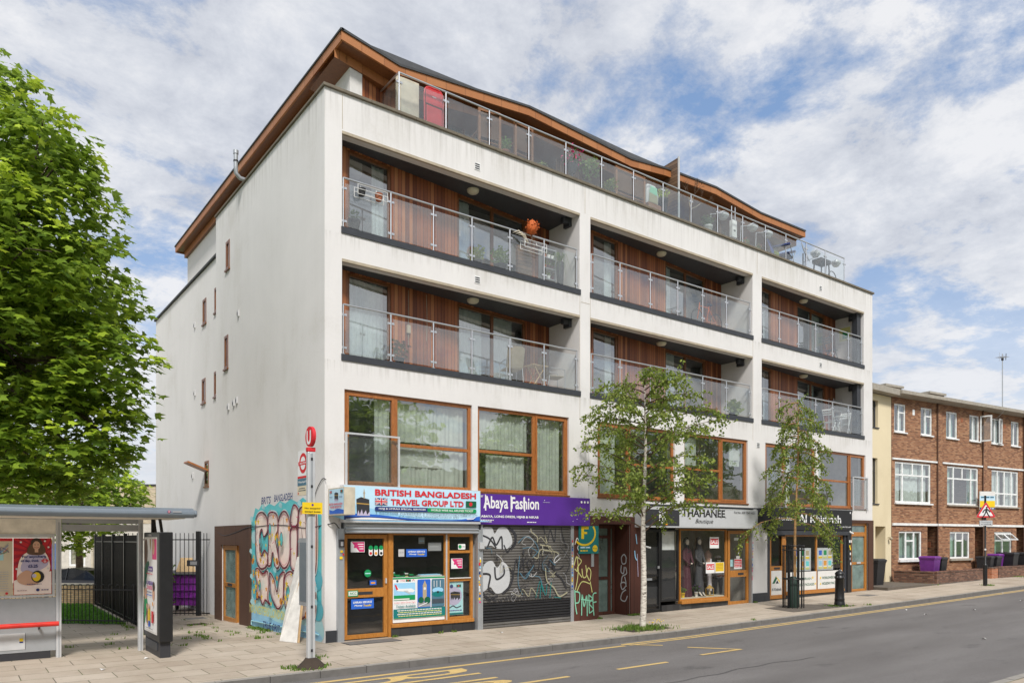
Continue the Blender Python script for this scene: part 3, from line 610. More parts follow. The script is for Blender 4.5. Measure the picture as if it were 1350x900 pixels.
# the one window standing open, hinged at the top
mb = MB(); mb.obox((-.22, 10.3, 4.78), (.33, 0, -.13), (0, .26, 0), (.01, 0, .025), 'oak'); mb.build('open_casement', B)
# small fixings on the side wall
for y, z in ((11.8, 9.9), (6.35, 9.0), (11.8, 7.5), (12.1, 4.6), (7.35, 6.38), (6.8, 6.42), (6.5, 6.46)):
    x = 0 if y < 8.7 else .12
    mb = MB(); mb.box(x-.05, x, y-.05, y+.05, z-.09, z+.09, 'midgrey'); mb.box(x-.055, x-.049, y-.035, y+.035, z-.06, z+.03, 'dark'); mb.build('wall_vent', B)
mb = MB(); mb.tube([(.1, 5.85, 12.74), (-.12, 5.85, 12.76), (-.24, 5.83, 12.86), (-.25, 5.82, 13.05), (-.25, 5.81, 13.42)], .06, 'galv', 12)
mb.tube([(-.25, 5.81, 13.4), (-.25, 5.81, 13.5)], .075, 'galv', 12); mb.tube([(-.25, 5.815, 13.18), (-.25, 5.815, 13.22)], .07, 'dark', 12); mb.build('vent_pipe', B)
# internal floors and rooms
mb = MB()
for z, m in ((3.38, 'interior_wall'), (6.35, 'interior_wall'), (9.28, 'interior_wall'), (12.2, 'interior_wall')):
    mb.box(.15, 24.1, 1.7 if z > 6 else .33, 8, z-.12, z+.12, m)
    if z > 3.5: mb.box(.34, 24.0, .33, 1.7, z-.15, z+.05, m)
mb.box(.3, 24.0, 5.0, 5.1, 0, 12.4, 'interior_wall')
for x in (.34, 8.0, 16.15, 24.0):
    mb.box(x, x+.1, 1.75, 5.0, 3.5, 12.1, 'interior_wall'); mb.box(x, x+.1, .33, 1.74, 3.5, 6.2, 'interior_wall')
mb.build('interior', B)
# terrace deck, attic storey
mb = MB(); mb.box(.15, 24.2, .2, 8.7, 12.56, 12.61, 'concrete'); mb.box(1.5, 24.2, 8.71, 16.7, 12.56, 12.61, 'concrete'); mb.box(.2, 24.2, 8.8, 18.1, 11.3, 11.395, 'roof_felt'); mb.build('terrace_deck', B)
mb = MB(); AT = [(1.42, 1.10, 8.1, 2.3), (8.1, 1.5, 15.9, 2.4), (15.9, 1.5, 19.9, 2.1)]
mb.box(1.09, 1.42, 1.04, 16.98, 11.4, 14.28, 'white_render'); mb.box(19.6, 19.9, 1.6, 17.0, 11.4, 14.25, 'white_render'); mb.box(1.43, 19.6, 16.8, 17.0, 11.4, 14.25, 'white_render'); mb.build('attic_wall', B)
for i, (xa, ya, xb, yb) in enumerate(AT):
    L = math.hypot(xb-xa, yb-ya); an = math.atan2(yb-ya, xb-xa)
    hs = [[(1.4, 2.3, 12.36, 14.2), (2.5, 4.6, 12.36, 14.2), (5.2, 6.2, 12.36, 14.2)], [(1.2, 2.1, 12.36, 14.2), (4.6, 6.6, 12.36, 14.2)], [(.3, 1.2, 12.36, 14.2), (1.8, 3.6, 12.36, 14.2)]][i]
    mb = MB(); holewall(mb, 0, L, 12.3, 14.45, hs, 0, .1, 'cedar_pale' if i else 'cedar'); mb.build('attic_cladding', B, loc=(xa, ya, 0), rz=an)
    for a, b, c, d in hs: window(B, a, b, c, d, .02, 'garden_wood', mull=((a+b)/2,) if b-a > 1.5 else (), fw=.08, name='terrace_door', curt=[(a+.1, b-.1)], cm='blind', loc=(xa, ya, 0), rz=an)
# roof: deck with a folded timber eaves board
EX = [(.67, 14.53), (2.23, 14.25), (6.37, 14.63), (10.47, 14.40), (12.1, 14.58), (14.7, 14.68), (17.3, 14.46), (20.24, 14.50)]
TX = [(.67, 14.535), (6.37, 14.66), (14.7, 14.73), (20.24, 14.51)]
def lin(P, x):
    for (a, b), (c, d) in zip(P, P[1:]):
        if a-1e-6 <= x <= c+1e-6: return b+(d-b)*(x-a)/(c-a)
mb = MB(); ye = .6
for (xa, za), (xb, zb) in zip(EX, EX[1:]):
    mb.box  # fascia segments
    mb.add([(xa, ye, za-.24), (xb, ye, zb-.24), (xb, ye, zb-.02), (xa, ye, za-.02), (xa, ye+.05, za-.24), (xb, ye+.05, zb-.24), (xb, ye+.05, zb-.02), (xa, ye+.05, za-.02)], [(0, 1, 2, 3), (0, 4, 5, 1), (4, 7, 6, 5), (3, 2, 6, 7)], 'fascia_wood')
    mb.add([(xa, ye+.052, za-.20), (xb, ye+.052, zb-.20), (xb, 1.02, zb-.24), (xa, 1.02, za-.24)], [(0, 1, 2, 3)], 'oak_dark')      # soffit
    mb.add([(xa, 1.0, za-.46), (xb, 1.0, zb-.46), (xb, 1.0, zb-.22), (xa, 1.0, za-.22)], [(0, 1, 2, 3)], 'fascia_wood')        # inner board
    mb.add([(xa, 1.0, za-.46), (xb, 1.0, zb-.46), (xb, 2.6, zb-.48), (xa, 2.6, za-.48)], [(0, 3, 2, 1)], 'oak_dark')
x0, y1 = .67, 17.2
mb.box(x0, x0+.05, ye+.052, y1, 14.27, 14.50, 'fascia_wood'); mb.quad((x0+.05, ye+.05, 14.3), (1.0, 1.0, 14.3), (1.0, y1-.2, 14.3), (x0+.05, y1, 14.3), 'oak_dark')
mb.box(.98, 1.0, 1.0, y1-.15, 14.05, 14.29, 'fascia_wood'); mb.quad((1.0, 1.0, 14.06), (1.12, 1.0, 14.06), (1.12, y1-.15, 14.06), (1.0, y1-.15, 14.06), 'oak_dark')
mb.box(20.19, 20.24, ye+.052, y1, 14.27, 14.48, 'fascia_wood'); mb.quad((19.5, 1.0, 14.3), (20.19, .65, 14.3), (20.19, y1, 14.3), (19.5, y1, 14.3), 'oak_dark'); mb.box(x0, 20.24, y1, y1+.05, 14.27, 14.5, 'fascia_wood')
mb.build('eaves_board', B)
mb = MB()
X_ = sorted({x for x, _ in EX}|{x for x, _ in TX})
for xa, xb in zip(X_, X_[1:]):
    a, b = lin(EX, xa), lin(EX, xb); c, d = lin(TX, xa), lin(TX, xb)
    mb.add([(xa, ye-.03, a-.03), (xb, ye-.03, b-.03), (xb, ye-.03, b+.03), (xa, ye-.03, a+.03), (xa, ye+.08, c-.05), (xb, ye+.08, d-.05), (xa, 9, c-.02), (xb, 9, d-.02), (xa, y1+.05, 14.52), (xb, y1+.05, 14.52)],
           [(0, 1, 2, 3), (3, 2, 5, 4), (4, 5, 7, 6), (6, 7, 9, 8)], 'roof_felt')
mb.box(x0-.03, x0+.06, ye-.03, y1+.08, 14.50, 14.545, 'roof_felt')
mb.add([(x0, ye, 14.54), (x0, 9, 14.6), (x0, y1, 14.54)], [(0, 1, 2)], 'roof_felt'); mb.add([(20.24, ye, 14.5), (20.24, y1, 14.5), (20.24, 9, 14.6)], [(0, 1, 2)], 'roof_felt')
mb.build('roof', B)
mb = MB(); mb.quad((1.4, 1.1, 14.4), (19.9, 1.1, 14.4), (19.9, 16.8, 14.4), (1.4, 16.8, 14.4), 'interior_wall'); mb.box(1.5, 19.5, 6, 6.1, 12.3, 14.4, 'interior_wall'); mb.build('attic_interior', B)

# first floor windows
CUR = [[(1.35, 1.75), (1.95, 3.9, 4.75, 5.7), (1.95, 3.9, 3.68, 4.6)], [(4.3, 6.0, 4.75, 5.7), (4.6, 5.9, 3.7, 4.6), (6.25, 7.15)], [(8.6, 9.4)], [(12.5, 13.2, 4.8, 5.7), (14.95, 15.5, 4.9, 5.7)], [(17.9, 18.6)], [(20.3, 20.8, 4.7, 5.7)]]
for i, (a, b) in enumerate(wins1):
    z0, z1 = 3.60, 5.82
    if i % 2 == 0:
        md = {0: 1.84, 2: 9.84, 4: 18.0}[i]; w = window(B, a, b, z0, z1, .06, 'oak', mull=(md,), trans=[(md+.05, b-.06, 4.64)], fw=.085, curt=CUR[i], sash=[(a+.07, md-.05, z0+.05, z1-.06)])
    else:
        md = {1: 6.11, 3: 14.23, 5: 22.5}[i]; w = window(B, a, b, z0, z1, .06, 'oak', mull=(md,), trans=[(a+.06, md-.05, 4.66)], fw=.085, curt=CUR[i], sash=[(md+.05, b-.07, z0+.05, z1-.06)])
    bx('sill', w, 'oak_dark', a-.02, b+.02, -.03, .06, z0-.05, z0-.002)
bx('blind', B, 'blind', (2.0, 3.25, .22, .225, 4.15, 4.62), (15.0, 15.55, .24, .245, 5.1, 5.7))
def juliet(a, b, z0, z1):
    mb = MB(); y = -.06
    for x in (a, b): mb.box(x-.022, x+.022, y-.015, y+.025, z0, z1, 'light_metal'); mb.box(x-.02, x+.02, y+.025, .02, z0+.15, z0+.2, 'light_metal'); mb.box(x-.02, x+.02, y+.025, .02, z1-.2, z1-.15, 'light_metal')
    mb.box(a-.022, b+.022, y-.017, y+.027, z1, z1+.04, 'light_metal'); r_ = mb.build('juliet_railing', B)
    bx('glass_panel', r_, 'rail_glass', a+.03, b-.03, y, y+.01, z0+.05, z1-.06)
juliet(.50, 1.86, 3.42, 4.78); juliet(22.62, 23.74, 3.5, 4.85); juliet(16.76, 17.9, 3.5, 4.85)
# ------------------------------------------------------------------ ground floor fronts
bx('plinth', B, 'dark_trim', .02, .395, -.03, .0, -.05, .27); bx('plinth', B, 'dark_trim', 15.91, 16.83, -.03, 0, 0, .42)
# boarding round the flats' doors
mb = MB(); holewall(mb, 7.49, 10.24, -.1, 3.03, [(8.47, 9.80, -.1, 2.80)], -.04, .04, 'maroon_board'); mb.quad((8.478, 0, -.1), (8.478, .62, -.1), (8.478, .62, 2.79), (8.478, 0, 2.79), 'maroon_board'); mb.quad((9.79, 0, -.1), (9.79, 0, 2.79), (9.79, .62, 2.79), (9.79, .62, -.1), 'maroon_board'); mb.quad((8.478, 0, 2.79), (9.79, 0, 2.79), (9.79, .62, 2.79), (8.478, .62, 2.79), 'maroon_board')
mb.box(7.49, 10.24, -.04, 0, 3.03, 3.031, 'maroon_board'); mb.build('entrance_surround', B)
dr = window(B, 8.5, 9.78, 0.02, 2.78, .62, 'print_wine' if False else 'maroon_board', mull=(9.55,), trans=[(8.57, 9.5, 2.42), (8.57, 9.5, 1.15)], fw=.1, name='entrance_door', glass='frosted_glass')
bx('letterbox', dr, 'dark', 8.85, 9.15, .60, .62, 1.13, 1.2); bx('door_backing', dr, 'interior_dark', 8.5, 9.78, .8, .82, 0, 2.78)
mb = MB(); holewall(mb, 22.48, 24.27, 0, 3.12, [(22.53, 23.87, 0, 3.0)], -.04, .04, 'brown_board'); mb.quad((24.27, -.04, 0), (24.27, 0, 0), (24.27, 0, 3.12), (24.27, -.04, 3.12), 'brown_board'); mb.build('entrance_surround', B)
dr = window(B, 22.53, 23.87, .18, 3.0, .05, 'shop_oak', trans=[(22.6, 23.8, 2.58), (22.6, 23.8, 1.35)], fw=.11, name='entrance_door', glass='frosted_glass', sash=[(22.62, 23.78, .2, 2.54)])
bx('letterbox', dr, 'light_metal', 23.05, 23.35, .02, .035, 1.33, 1.4); bx('door_backing', dr, 'interior_dark', 22.5, 23.9, .3, .32, 0, 3.0)
# side entrance with its boarding
mb = MB(); holewall(mb, -8.78, -5.17, -.35, 2.76, [(-8.06, -6.2, -.4, 2.17)], -.04, .04, 'brown_board'); mb.quad((-5.17, -.04, -.35), (-5.17, 0, -.35), (-5.17, 0, 2.76), (-5.17, -.04, 2.76), 'brown_board'); mb.build('entrance_surround', B, rz=R(-90))
dr = window(B, -8.04, -6.62, -.18, 2.16, .02, 'shop_oak', trans=[(-7.9, -6.7, .95)], fw=.14, name='side_door', glass='frosted_glass', rz=R(-90))
window(B, -6.58, -6.22, -.18, 2.16, .05, 'shop_oak', fw=.03, name='side_light', glass='frosted_glass', rz=R(-90)); bx('door_backing', dr, 'interior_dark', -8.1, -6.2, .24, .25, -.3, 2.2, )
dr.children[0]; bx('letterbox', dr, 'dark', -7.5, -7.1, -.0, .02, .93, 1.0)
# shop interiors
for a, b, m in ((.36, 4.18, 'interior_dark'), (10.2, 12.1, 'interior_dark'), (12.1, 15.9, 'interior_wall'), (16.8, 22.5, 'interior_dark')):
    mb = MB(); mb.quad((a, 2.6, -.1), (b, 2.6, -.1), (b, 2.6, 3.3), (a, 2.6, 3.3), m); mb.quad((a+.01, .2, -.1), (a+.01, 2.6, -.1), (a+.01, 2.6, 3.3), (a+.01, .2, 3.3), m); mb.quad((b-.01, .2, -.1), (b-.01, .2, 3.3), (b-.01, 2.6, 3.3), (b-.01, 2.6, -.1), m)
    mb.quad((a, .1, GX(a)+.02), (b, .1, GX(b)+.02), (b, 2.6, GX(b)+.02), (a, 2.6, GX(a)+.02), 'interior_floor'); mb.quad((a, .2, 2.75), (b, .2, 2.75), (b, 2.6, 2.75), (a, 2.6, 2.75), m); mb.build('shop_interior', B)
# --- travel agent
d1 = window(B, .48, 1.62, .02, 2.47, .06, 'shop_oak', fw=.10, name='shop_door', glass='shop_glass', trans=[(.56, 1.54, 1.09)])
bx('lock_rail', d1, 'shop_oak', .57, 1.53, .055, .10, .98, 1.2, bevel=.01); bx('letterbox', d1, 'dark', .84, 1.22, .05, .056, 1.05, 1.12); bx('handle', d1, 'light_metal', 1.55, 1.58, .02, .06, 1.3, 1.42); bx('door_post', B, 'shop_oak', 1.63, 1.73, .04, .13, .0, 2.49)
w1 = window(B, 1.74, 3.26, .30, 2.49, .06, 'shop_oak', fw=.035, name='shop_window', glass='shop_glass')
w2 = window(B, 3.29, 4.08, .30, 2.49, .05, 'shop_oak', fw=.075, name='shop_window', glass='shop_glass', trans=[(3.36, 4.0, 2.03), (3.36, 4.0, 1.31)])
bx('sill', w1, 'shop_oak', 1.70, 4.08, -.02, .12, .22, .31, bevel=.01); bx('stall_riser', B, 'dark_tile', 1.70, 4.12, .02, .1, -.05, .22)
bx('mullion_trim', w1, 'light_metal', 3.255, 3.285, .03, .06, .31, 2.48); bx('ledge', w2, 'white_plastic', 3.36, 4.0, .02, .05, 1.35, 1.37)
sb = bx('shutter_housing', B, 'galv', .45, 4.16, -.10, .12, 2.49, 2.76, bevel=.02)
mb = MB()
for z in (2.52, 2.6, 2.68): mb.tube([(.46, -.105, z), (4.15, -.105, z)], .022, 'galv', 8)
mb.build('shutter_roll', B)
for a, b in ((.28, .44), (4.14, 4.24)):
    bx('shutter_guide', B, 'galv', (a, b, -.09, .05, 0, 2.6), (a+.03, b-.03, -.1, -.09, 0, 2.6))
# --- roller shutter shop
mb = MB(); z = .0; k = 0
while z < 2.76:
    mb.add([(4.28, -.02, z), (7.38, -.02, z), (7.38, -.048, z+.02), (4.28, -.048, z+.02), (7.38, -.048, z+.055), (4.28, -.048, z+.055), (7.38, -.02, z+.075), (4.28, -.02, z+.075)], [(0, 1, 2, 3), (3, 2, 4, 5), (5, 4, 6, 7)], 'roller_slats' if z > .60 or z < .12 else 'black_plastic'); z += .075
sh = mb.build('roller_shutter', B); bx('shutter_backing', sh, 'dark', 4.26, 7.4, .0, .01, 0, 2.8)
bx('shutter_guide', B, 'galv', (4.245, 4.30, -.09, .02, 0, 2.75), (7.36, 7.47, -.07, .02, 0, 2.75))
P = Panel(.0012, -.0485)
def blob(pts, m): P.pg(smooth(pts, 6, True), m)
blob([(4.32, 2.2), (4.3, 2.62), (4.6, 2.66), (4.7, 2.5), (4.85, 2.66), (5.1, 2.64), (5.28, 2.35), (5.2, 2.12), (4.8, 2.1), (4.6, 2.18)], 'silver')
blob([(4.32, 1.0), (4.3, 1.5), (4.4, 1.72), (4.62, 1.78), (4.78, 1.6), (4.95, 1.75), (5.15, 1.6), (5.2, 1.25), (5.05, .98), (4.75, .92), (4.55, 1.1)], 'silver')
B_ = [([(4.45, 2.1), (4.62, 2.4), (4.75, 2.2), (4.92, 2.42), (4.95, 2.08)], .05), ([(5.15, 2.66), (5.36, 2.5), (5.38, 2.25), (5.22, 2.08)], .08), ([(4.32, 2.45), (4.55, 2.35), (4.75, 2.12)], .045), ([(5.0, 2.2), (5.12, 2.0), (5.2, 2.12)], .04), ([(4.3, 1.45), (4.55, 1.4), (4.5, 1.05), (4.7, .92)], .055), ([(4.7, 1.62), (4.75, 1.3), (5.0, 1.42), (4.98, 1.66)], .05), ([(5.18, 1.62), (5.3, 1.4), (5.2, 1.1), (4.95, .9)], .07), ([(4.3, .98), (4.5, .78), (4.8, .86)], .05),
      ([(6.35, 2.72), (6.5, 2.3), (6.6, 2.62), (6.75, 2.28), (6.8, 2.66)], .035), ([(7.0, 2.7), (7.05, 2.45), (7.2, 2.1)], .03), ([(5.25, 1.44), (5.6, 1.40), (6.0, 1.45), (6.5, 1.40)], .03), ([(6.4, 1.2), (6.6, 1.8), (6.8, 1.4), (7.0, 1.25), (7.2, .95)], .05), ([(6.5, 1.62), (6.85, 1.5), (7.1, 1.6)], .035)]
for i in range(13): u = 4.34+i*.19; B_.append(([(u, .68+random.uniform(-.03, .05)), (u+.05, .78+random.uniform(-.03, .08)), (u+random.uniform(.08, .16), .70), (u+.15, .76+random.uniform(0, .08)), (u+.2, .69)], random.uniform(.012, .022)))
B_ += [([(5.32, 1.5), (5.4, 1.82), (5.5, 1.55), (5.6, 1.85), (5.66, 1.5)], .04), ([(5.75, 1.7), (5.85, 1.82), (5.95, 1.68), (5.86, 1.52), (5.76, 1.66)], .035), ([(6.0, 1.8), (6.02, 1.56), (6.16, 1.55), (6.2, 1.8)], .035), ([(6.3, 1.85), (6.3, 1.52), (6.45, 1.55)], .035), ([(6.5, 1.5), (6.6, 1.8), (6.7, 1.5)], .035)]
for p_, w_ in B_: P.stroke(p_, w_, 'dark')
for p_, w_ in [([(5.45, 2.25), (5.7, 2.42), (6.0, 2.3), (6.15, 2.05), (5.95, 1.85)], .02), ([(5.5, 1.9), (5.45, 1.2), (5.6, .85)], .02), ([(5.6, 2.1), (5.9, 2.12), (6.2, 1.95)], .018), ([(5.9, 1.35), (6.2, 1.3), (6.3, 1.0)], .02)]: P.stroke(p_, w_, 'steelblue')
for p_, w_ in [([(6.3, 2.2), (6.3, 1.9)], .03), ([(6.2, 2.2), (6.6, 2.15)], .03), ([(6.35, 2.05), (6.75, 2.0), (6.9, 1.92)], .03), ([(6.4, 1.55), (6.45, 1.2), (6.7, 1.0), (6.9, .75), (7.2, .85)], .035), ([(5.2, .95), (5.5, .82), (5.6, 1.0), (5.8, .8), (5.9, 1.02), (6.1, .8)], .02)]: P.stroke(p_, w_, 'mutedgold')
for p_, w_ in [([(6.2, .72), (6.25, 1.1), (6.4, .8), (6.45, 1.12)], .025), ([(6.55, .72), (6.6, 1.15)], .025), ([(6.7, .74), (6.95, .7)], .02), ([(6.05, .75), (6.2, 1.2), (6.3, .9)], .02)]: P.stroke(p_, w_, 'teal')
for u in (5.62, 5.9): P.circ(u, 2.02, .045, 'dark', 12); P.circ(u, 1.97, .028, 'dark', 10)
qg = random.Random(12)
for k in range(34):
    u, v = qg.uniform(4.5, 7.1), qg.uniform(.75, 2.55); pp = [(u, v)]
    for _ in range(qg.randint(2, 5)): pp.append((min(7.3, max(4.32, pp[-1][0]+qg.uniform(-.22, .26))), min(2.68, max(.62, pp[-1][1]+qg.uniform(-.25, .25)))))
    P.stroke(pp, qg.uniform(.008, .03), qg.choice(['dark', 'dark', 'dark', 'grey', 'mutedgold', 'steelblue', 'midgrey']))
P.build('graffiti', sh)
# tags sprayed round the flats' entrance
P = Panel(.0012, -.041)
for p_ in [[(7.50, 1.6), (7.6, 1.85), (7.66, 1.5), (7.62, 1.15), (7.55, .9)], [(7.6, 1.85), (7.78, 1.72), (7.62, 1.5), (7.8, 1.25)], [(7.8, 1.5), (7.85, 1.25), (7.98, 1.3), (7.95, 1.6)], [(8.0, 1.3), (8.1, 1.15), (8.15, 1.4), (8.05, 1.52), (7.99, 1.38)], [(7.6, .85), (7.8, 1.12), (8.12, 1.05)], [(8.12, 1.12), (8.2, .8)], [(7.52, 1.5), (7.62, 1.42)]]: P.stroke(p_, .028, 'lemon')
for p_ in [[(7.52, .9), (7.54, .5), (7.6, .2)], [(7.52, .85), (7.7, .8), (7.68, .55), (7.55, .52)], [(7.78, .15), (7.8, .75), (7.88, .4), (7.98, .72), (8.0, .12)], [(8.06, .75), (8.08, .2)], [(8.06, .72), (8.2, .62), (8.08, .48), (8.24, .3), (8.08, .2)], [(8.36, .78), (8.22, .7), (8.26, .12)], [(8.22, .5), (8.36, .52)], [(7.75, .62), (8.2, .55)]]: P.stroke(p_, .036, 'mint')
P.stroke([(7.52, 2.2), (7.6, 2.38), (7.68, 2.25), (7.62, 2.1), (7.7, 2.0)], .03, 'white'); P.stroke([(7.6, 1.95), (7.68, 1.85), (7.62, 1.78)], .015, 'silver')
P.stroke([(9.95, 2.0), (9.98, 1.8), (10.05, 1.7)], .04, 'skyblue'); P.stroke([(10.0, 2.5), (10.05, 2.2)], .03, 'skyblue'); P.stroke([(10.06, 1.9), (10.1, 1.2)], .02, 'lilac')
P.build('graffiti', B)
P = Panel(.0012, -.001)       # on the right-hand reveal of the entrance recess (faces -x)
for p_ in [[(-.12, 1.75), (-.22, 1.88), (-.34, 1.78), (-.3, 1.6), (-.16, 1.62), (-.14, 1.78)], [(-.34, 1.55), (-.36, 1.35), (-.25, 1.3), (-.22, 1.5)], [(-.16, 1.5), (-.12, 1.3), (-.3, 1.2), (-.34, 1.0)], [(-.2, 1.2), (-.14, .95), (-.3, .8), (-.36, .98), (-.2, 1.02), (-.12, .9)], [(-.14, .8), (-.3, .7), (-.36, .5), (-.18, .45), (-.08, .62)]]: P.stroke(p_, .035, 'silver')
P.build('graffiti', B, loc=(9.788, 0, 0), rz=R(-90))
bx('notice_plate', B, 'galv', 8.16, 8.26, -.06, -.04, 1.55, 2.0)
# --- black boutique door and boutique front
bd = window(B, 10.32, 11.27, .06, 2.66, .08, 'black_paint', fw=.06, name='shop_door', glass='shop_glass', trans=[(10.4, 11.2, 1.2), (10.4, 11.2, .25)], sash=[(10.38, 11.22, .1, 2.62)])
bx('kick_panel', bd, 'black_plastic', (10.42, 11.18, .12, .15, .3, .85), (10.42, 11.18, .12, .15, 1.25, 2.1)); bx('handle', bd, 'light_metal', 11.13, 11.16, .03, .08, 1.42, 1.5); bx('letterbox', bd, 'galv', 10.55, 10.9, .1, .12, 1.05, 1.12)
bw = window(B, 11.28, 12.14, .35, 2.66, .08, 'black_paint', fw=.06, name='shop_window', glass='shop_glass'); bx('privacy_panel', bw, 'black_plastic', 11.33, 12.08, .16, .17, .4, 2.0); bx('white_blind', bw, 'white_plastic', 11.36, 12.06, .2, .21, 2.0, 2.6)
w = window(B, 12.18, 14.60, .34, 2.68, .07, 'shop_oak', fw=.045, name='shop_window', glass='shop_glass'); bx('sill', w, 'shop_oak', 12.17, 14.62, -.04, .15, .24, .345, bevel=.01)
bx('stall_riser', B, 'dark_tile', 11.28, 14.62, .04, .12, 0, .24); bx('beige_partition', w, 'aged_beige', 12.2, 12.95, .75, .8, .3, 2.7)
dr = window(B, 14.66, 15.82, .08, 2.64, .06, 'shop_oak', fw=.11, name='shop_door', glass='shop_glass', trans=[(14.78, 15.7, 1.14)]); bx('lock_rail', dr, 'shop_oak', 14.78, 15.7, .055, .12, 1.03, 1.26); bx('letterbox', dr, 'dark', 15.2, 15.5, .04, .055, 1.1, 1.17)
bx('door_card', dr, 'white_plastic', (15.05, 15.3, .10, .101, 2.3, 2.4)); bx('shelf_unit', dr, 'white_plastic', *[(15.3, 15.75, 1.5, 1.7, .3+k*.22, .32+k*.22) for k in range(4)])
bx('shutter_guide', B, 'galv', (10.25, 10.31, -.05, .06, 0, 2.7), (15.84, 15.90, -.05, .06, 0, 2.7))
# --- second travel office
dr = window(B, 16.98, 18.0, .14, 2.5, .06, 'dark_trim', fw=.04, name='shop_door', glass='shop_glass', mull=()); bx('door_leaf', dr, 'shop_oak', (17.02, 17.12, .03, .07, .16, 2.42), (17.8, 18.0, .03, .07, .16, 2.45), (17.12, 17.8, .03, .07, 1.2, 1.36), (17.12, 17.8, .03, .07, .16, .3))
bx('letterbox', dr, 'dark', 17.3, 17.65, .02, .03, 1.24, 1.31)
w = window(B, 18.04, 22.02, .35, 2.5, .06, 'shop_oak', fw=.06, mull=(20.15,), name='shop_window', glass='shop_glass'); bx('sill', w, 'shop_oak', 18.02, 22.04, -.02, .14, .26, .355)
bx('stall_riser', B, 'dark_trim', 18.0, 22.04, .03, .1, .1, .26); bx('pillar', B, 'dark_trim', (16.84, 16.97, -.02, .1, .1, 2.6), (22.05, 22.2, .0, .2, .1, 2.6)); bx('shutter_guide', B, 'black_paint', (22.2, 22.46, -.05, .05, .15, 2.6))
bx('shutter_housing', B, 'dark_trim', 16.86, 22.46, -.08, .1, 2.5, 2.66)
# stickers on the shutter guides
P = Panel(.0012, -.1); cs = ['red', 'yellow', 'white', 'blue', 'paper', 'orange', 'skyblue', 'pink', 'navy']
for i in range(16): z = .7+i*.075; u = 4.15+random.uniform(0, .03); P.rect(u, u+random.uniform(.03, .055), z, z+random.uniform(.04, .08), random.choice(cs))
P.rect(.33, .39, 2.05, 2.1, 'yellow'); P.rect(.31, .38, 1.9, 1.96, 'yellow'); P.rect(.38, .42, 1.98, 2.03, 'red'); P.build('sticker', B)
P = Panel(.0012, -.071)
for i in range(18): z = .9+i*.08; P.rect(7.38, 7.38+random.uniform(.03, .06), z, z+random.uniform(.03, .07), random.choice(cs))
P.build('sticker', B)
P = Panel(.0012, -.052)
for i in range(14): z = 1.0+i*.1; P.rect(10.255, 10.30, z, z+random.uniform(.03, .08), random.choice(cs)); P.rect(15.85, 15.89, z-.1, z-.1+random.uniform(.03, .08), random.choice(cs))
for u, z, c_ in ((22.25, 2.2, 'white'), (22.36, 2.2, 'white'), (22.26, 2.0, 'yellow'), (22.3, 1.9, 'yellow'), (22.3, 1.7, 'white'), (22.28, 1.5, 'grey'), (22.32, 1.3, 'white')): P.rect(u, u+.08, z, z+.1, c_)
P.build('sticker', B)
mb = MB(); mb.box(.30, .42, -.14, -.09, 2.17, 2.35, 'dark'); mb.box(.33, .39, -.145, -.14, 2.2, 2.3, 'midgrey'); mb.build('key_switch', B)
mb = MB(); mb.box(4.16, 4.30, -.16, -.09, 2.1, 2.27, 'light_metal'); mb.build('key_switch', B); bx('key_switch', B, 'light_metal', 10.25, 10.37, -.12, -.05, 2.1, 2.2); 
# cables looping over the side wall
mb = MB(); mb.tube(smooth([(-.03, 8.6, 2.62), (-.035, 7.8, 2.46), (-.04, 6.8, 2.52), (-.045, 5.4, 2.68), (-.02, 4.6, 2.70), (-.02, 3.6, 2.72), (-.02, 2.4, 2.70), (-.02, 1.1, 2.62), (-.02, .25, 2.66)], 5), .012, 'dark', 6)
mb.tube(smooth([(-.02, .25, 2.66), (.1, -.05, 2.7), (.2, -.1, 2.72), (.3, -.12, 2.6)], 5), .012, 'dark', 6); mb.tube(smooth([(-.02, .6, 2.9), (-.02, .5, 3.4), (-.02, .1, 3.72), (.0, -.08, 3.7)], 5), .009, 'dark', 6)
mb.build('cable', B)
mb = MB(); mb.tube([(-.03, 5.1, .06), (-.03, .3, .16)], .018, 'palecyan', 8); mb.tube([(-.03, 5.1, -.05), (-.03, 5.1, .06)], .018, 'palecyan', 8); mb.build('conduit', B)
mb = MB(); mb.tube([(8.1, -.015, 5.6), (8.1, -.015, 3.5)], .008, 'midgrey', 6); mb.build('cable', B)
# ------------------------------------------------------------------ mural on the side wall (local u = -y)
P = Panel(.001, -.003)
H = lambda y: -y
bgp = [(5.15, -.15), (5.17, 2.2), (5.2, 2.9), (5.0, 3.0), (4.85, 3.22), (4.55, 3.16), (4.3, 3.3), (4.0, 3.22), (3.7, 3.3), (3.3, 3.22), (2.9, 3.34), (2.5, 3.26), (2.1, 3.36), (1.7, 3.26), (1.3, 3.36), (.9, 3.2), (.5, 3.1), (.17, 2.9), (.17, -.02)]
P.pg([(H(y), z) for y, z in bgp], 'cyan')
def mb_(pts, m): P.pg(smooth([(H(y), z) for y, z in pts], 6, True), m)
def ms(pts, w, m, closed=False, sm=True): P.stroke([(H(y), z) for y, z in pts], w, m, sm, closed)
mb_([(5.1, -.1), (5.1, 1.0), (4.4, .7), (3.4, .55), (2.4, .75), (1.4, .5), (.3, .6), (.2, 0), (2.5, -.1)], 'palecyan')
mb_([(5.1, .3), (4.2, .35), (3.0, .2), (1.5, .3), (.4, .2), (.3, .02), (2.5, -.08), (5, -.12)], 'skyblue')
for y, z, r in ((4.95, 2.4, .22), (4.9, 1.6, .25), (2.9, 1.5, .3), (4.8, .9, .3), (1.5, 3.1, .25), (.4, 1.4, .3), (.35, .7, .3), (3.9, .7, .2)): P.circ(H(y), z, r, 'cyan2' if r > .24 else 'palecyan', 16, r*.8)
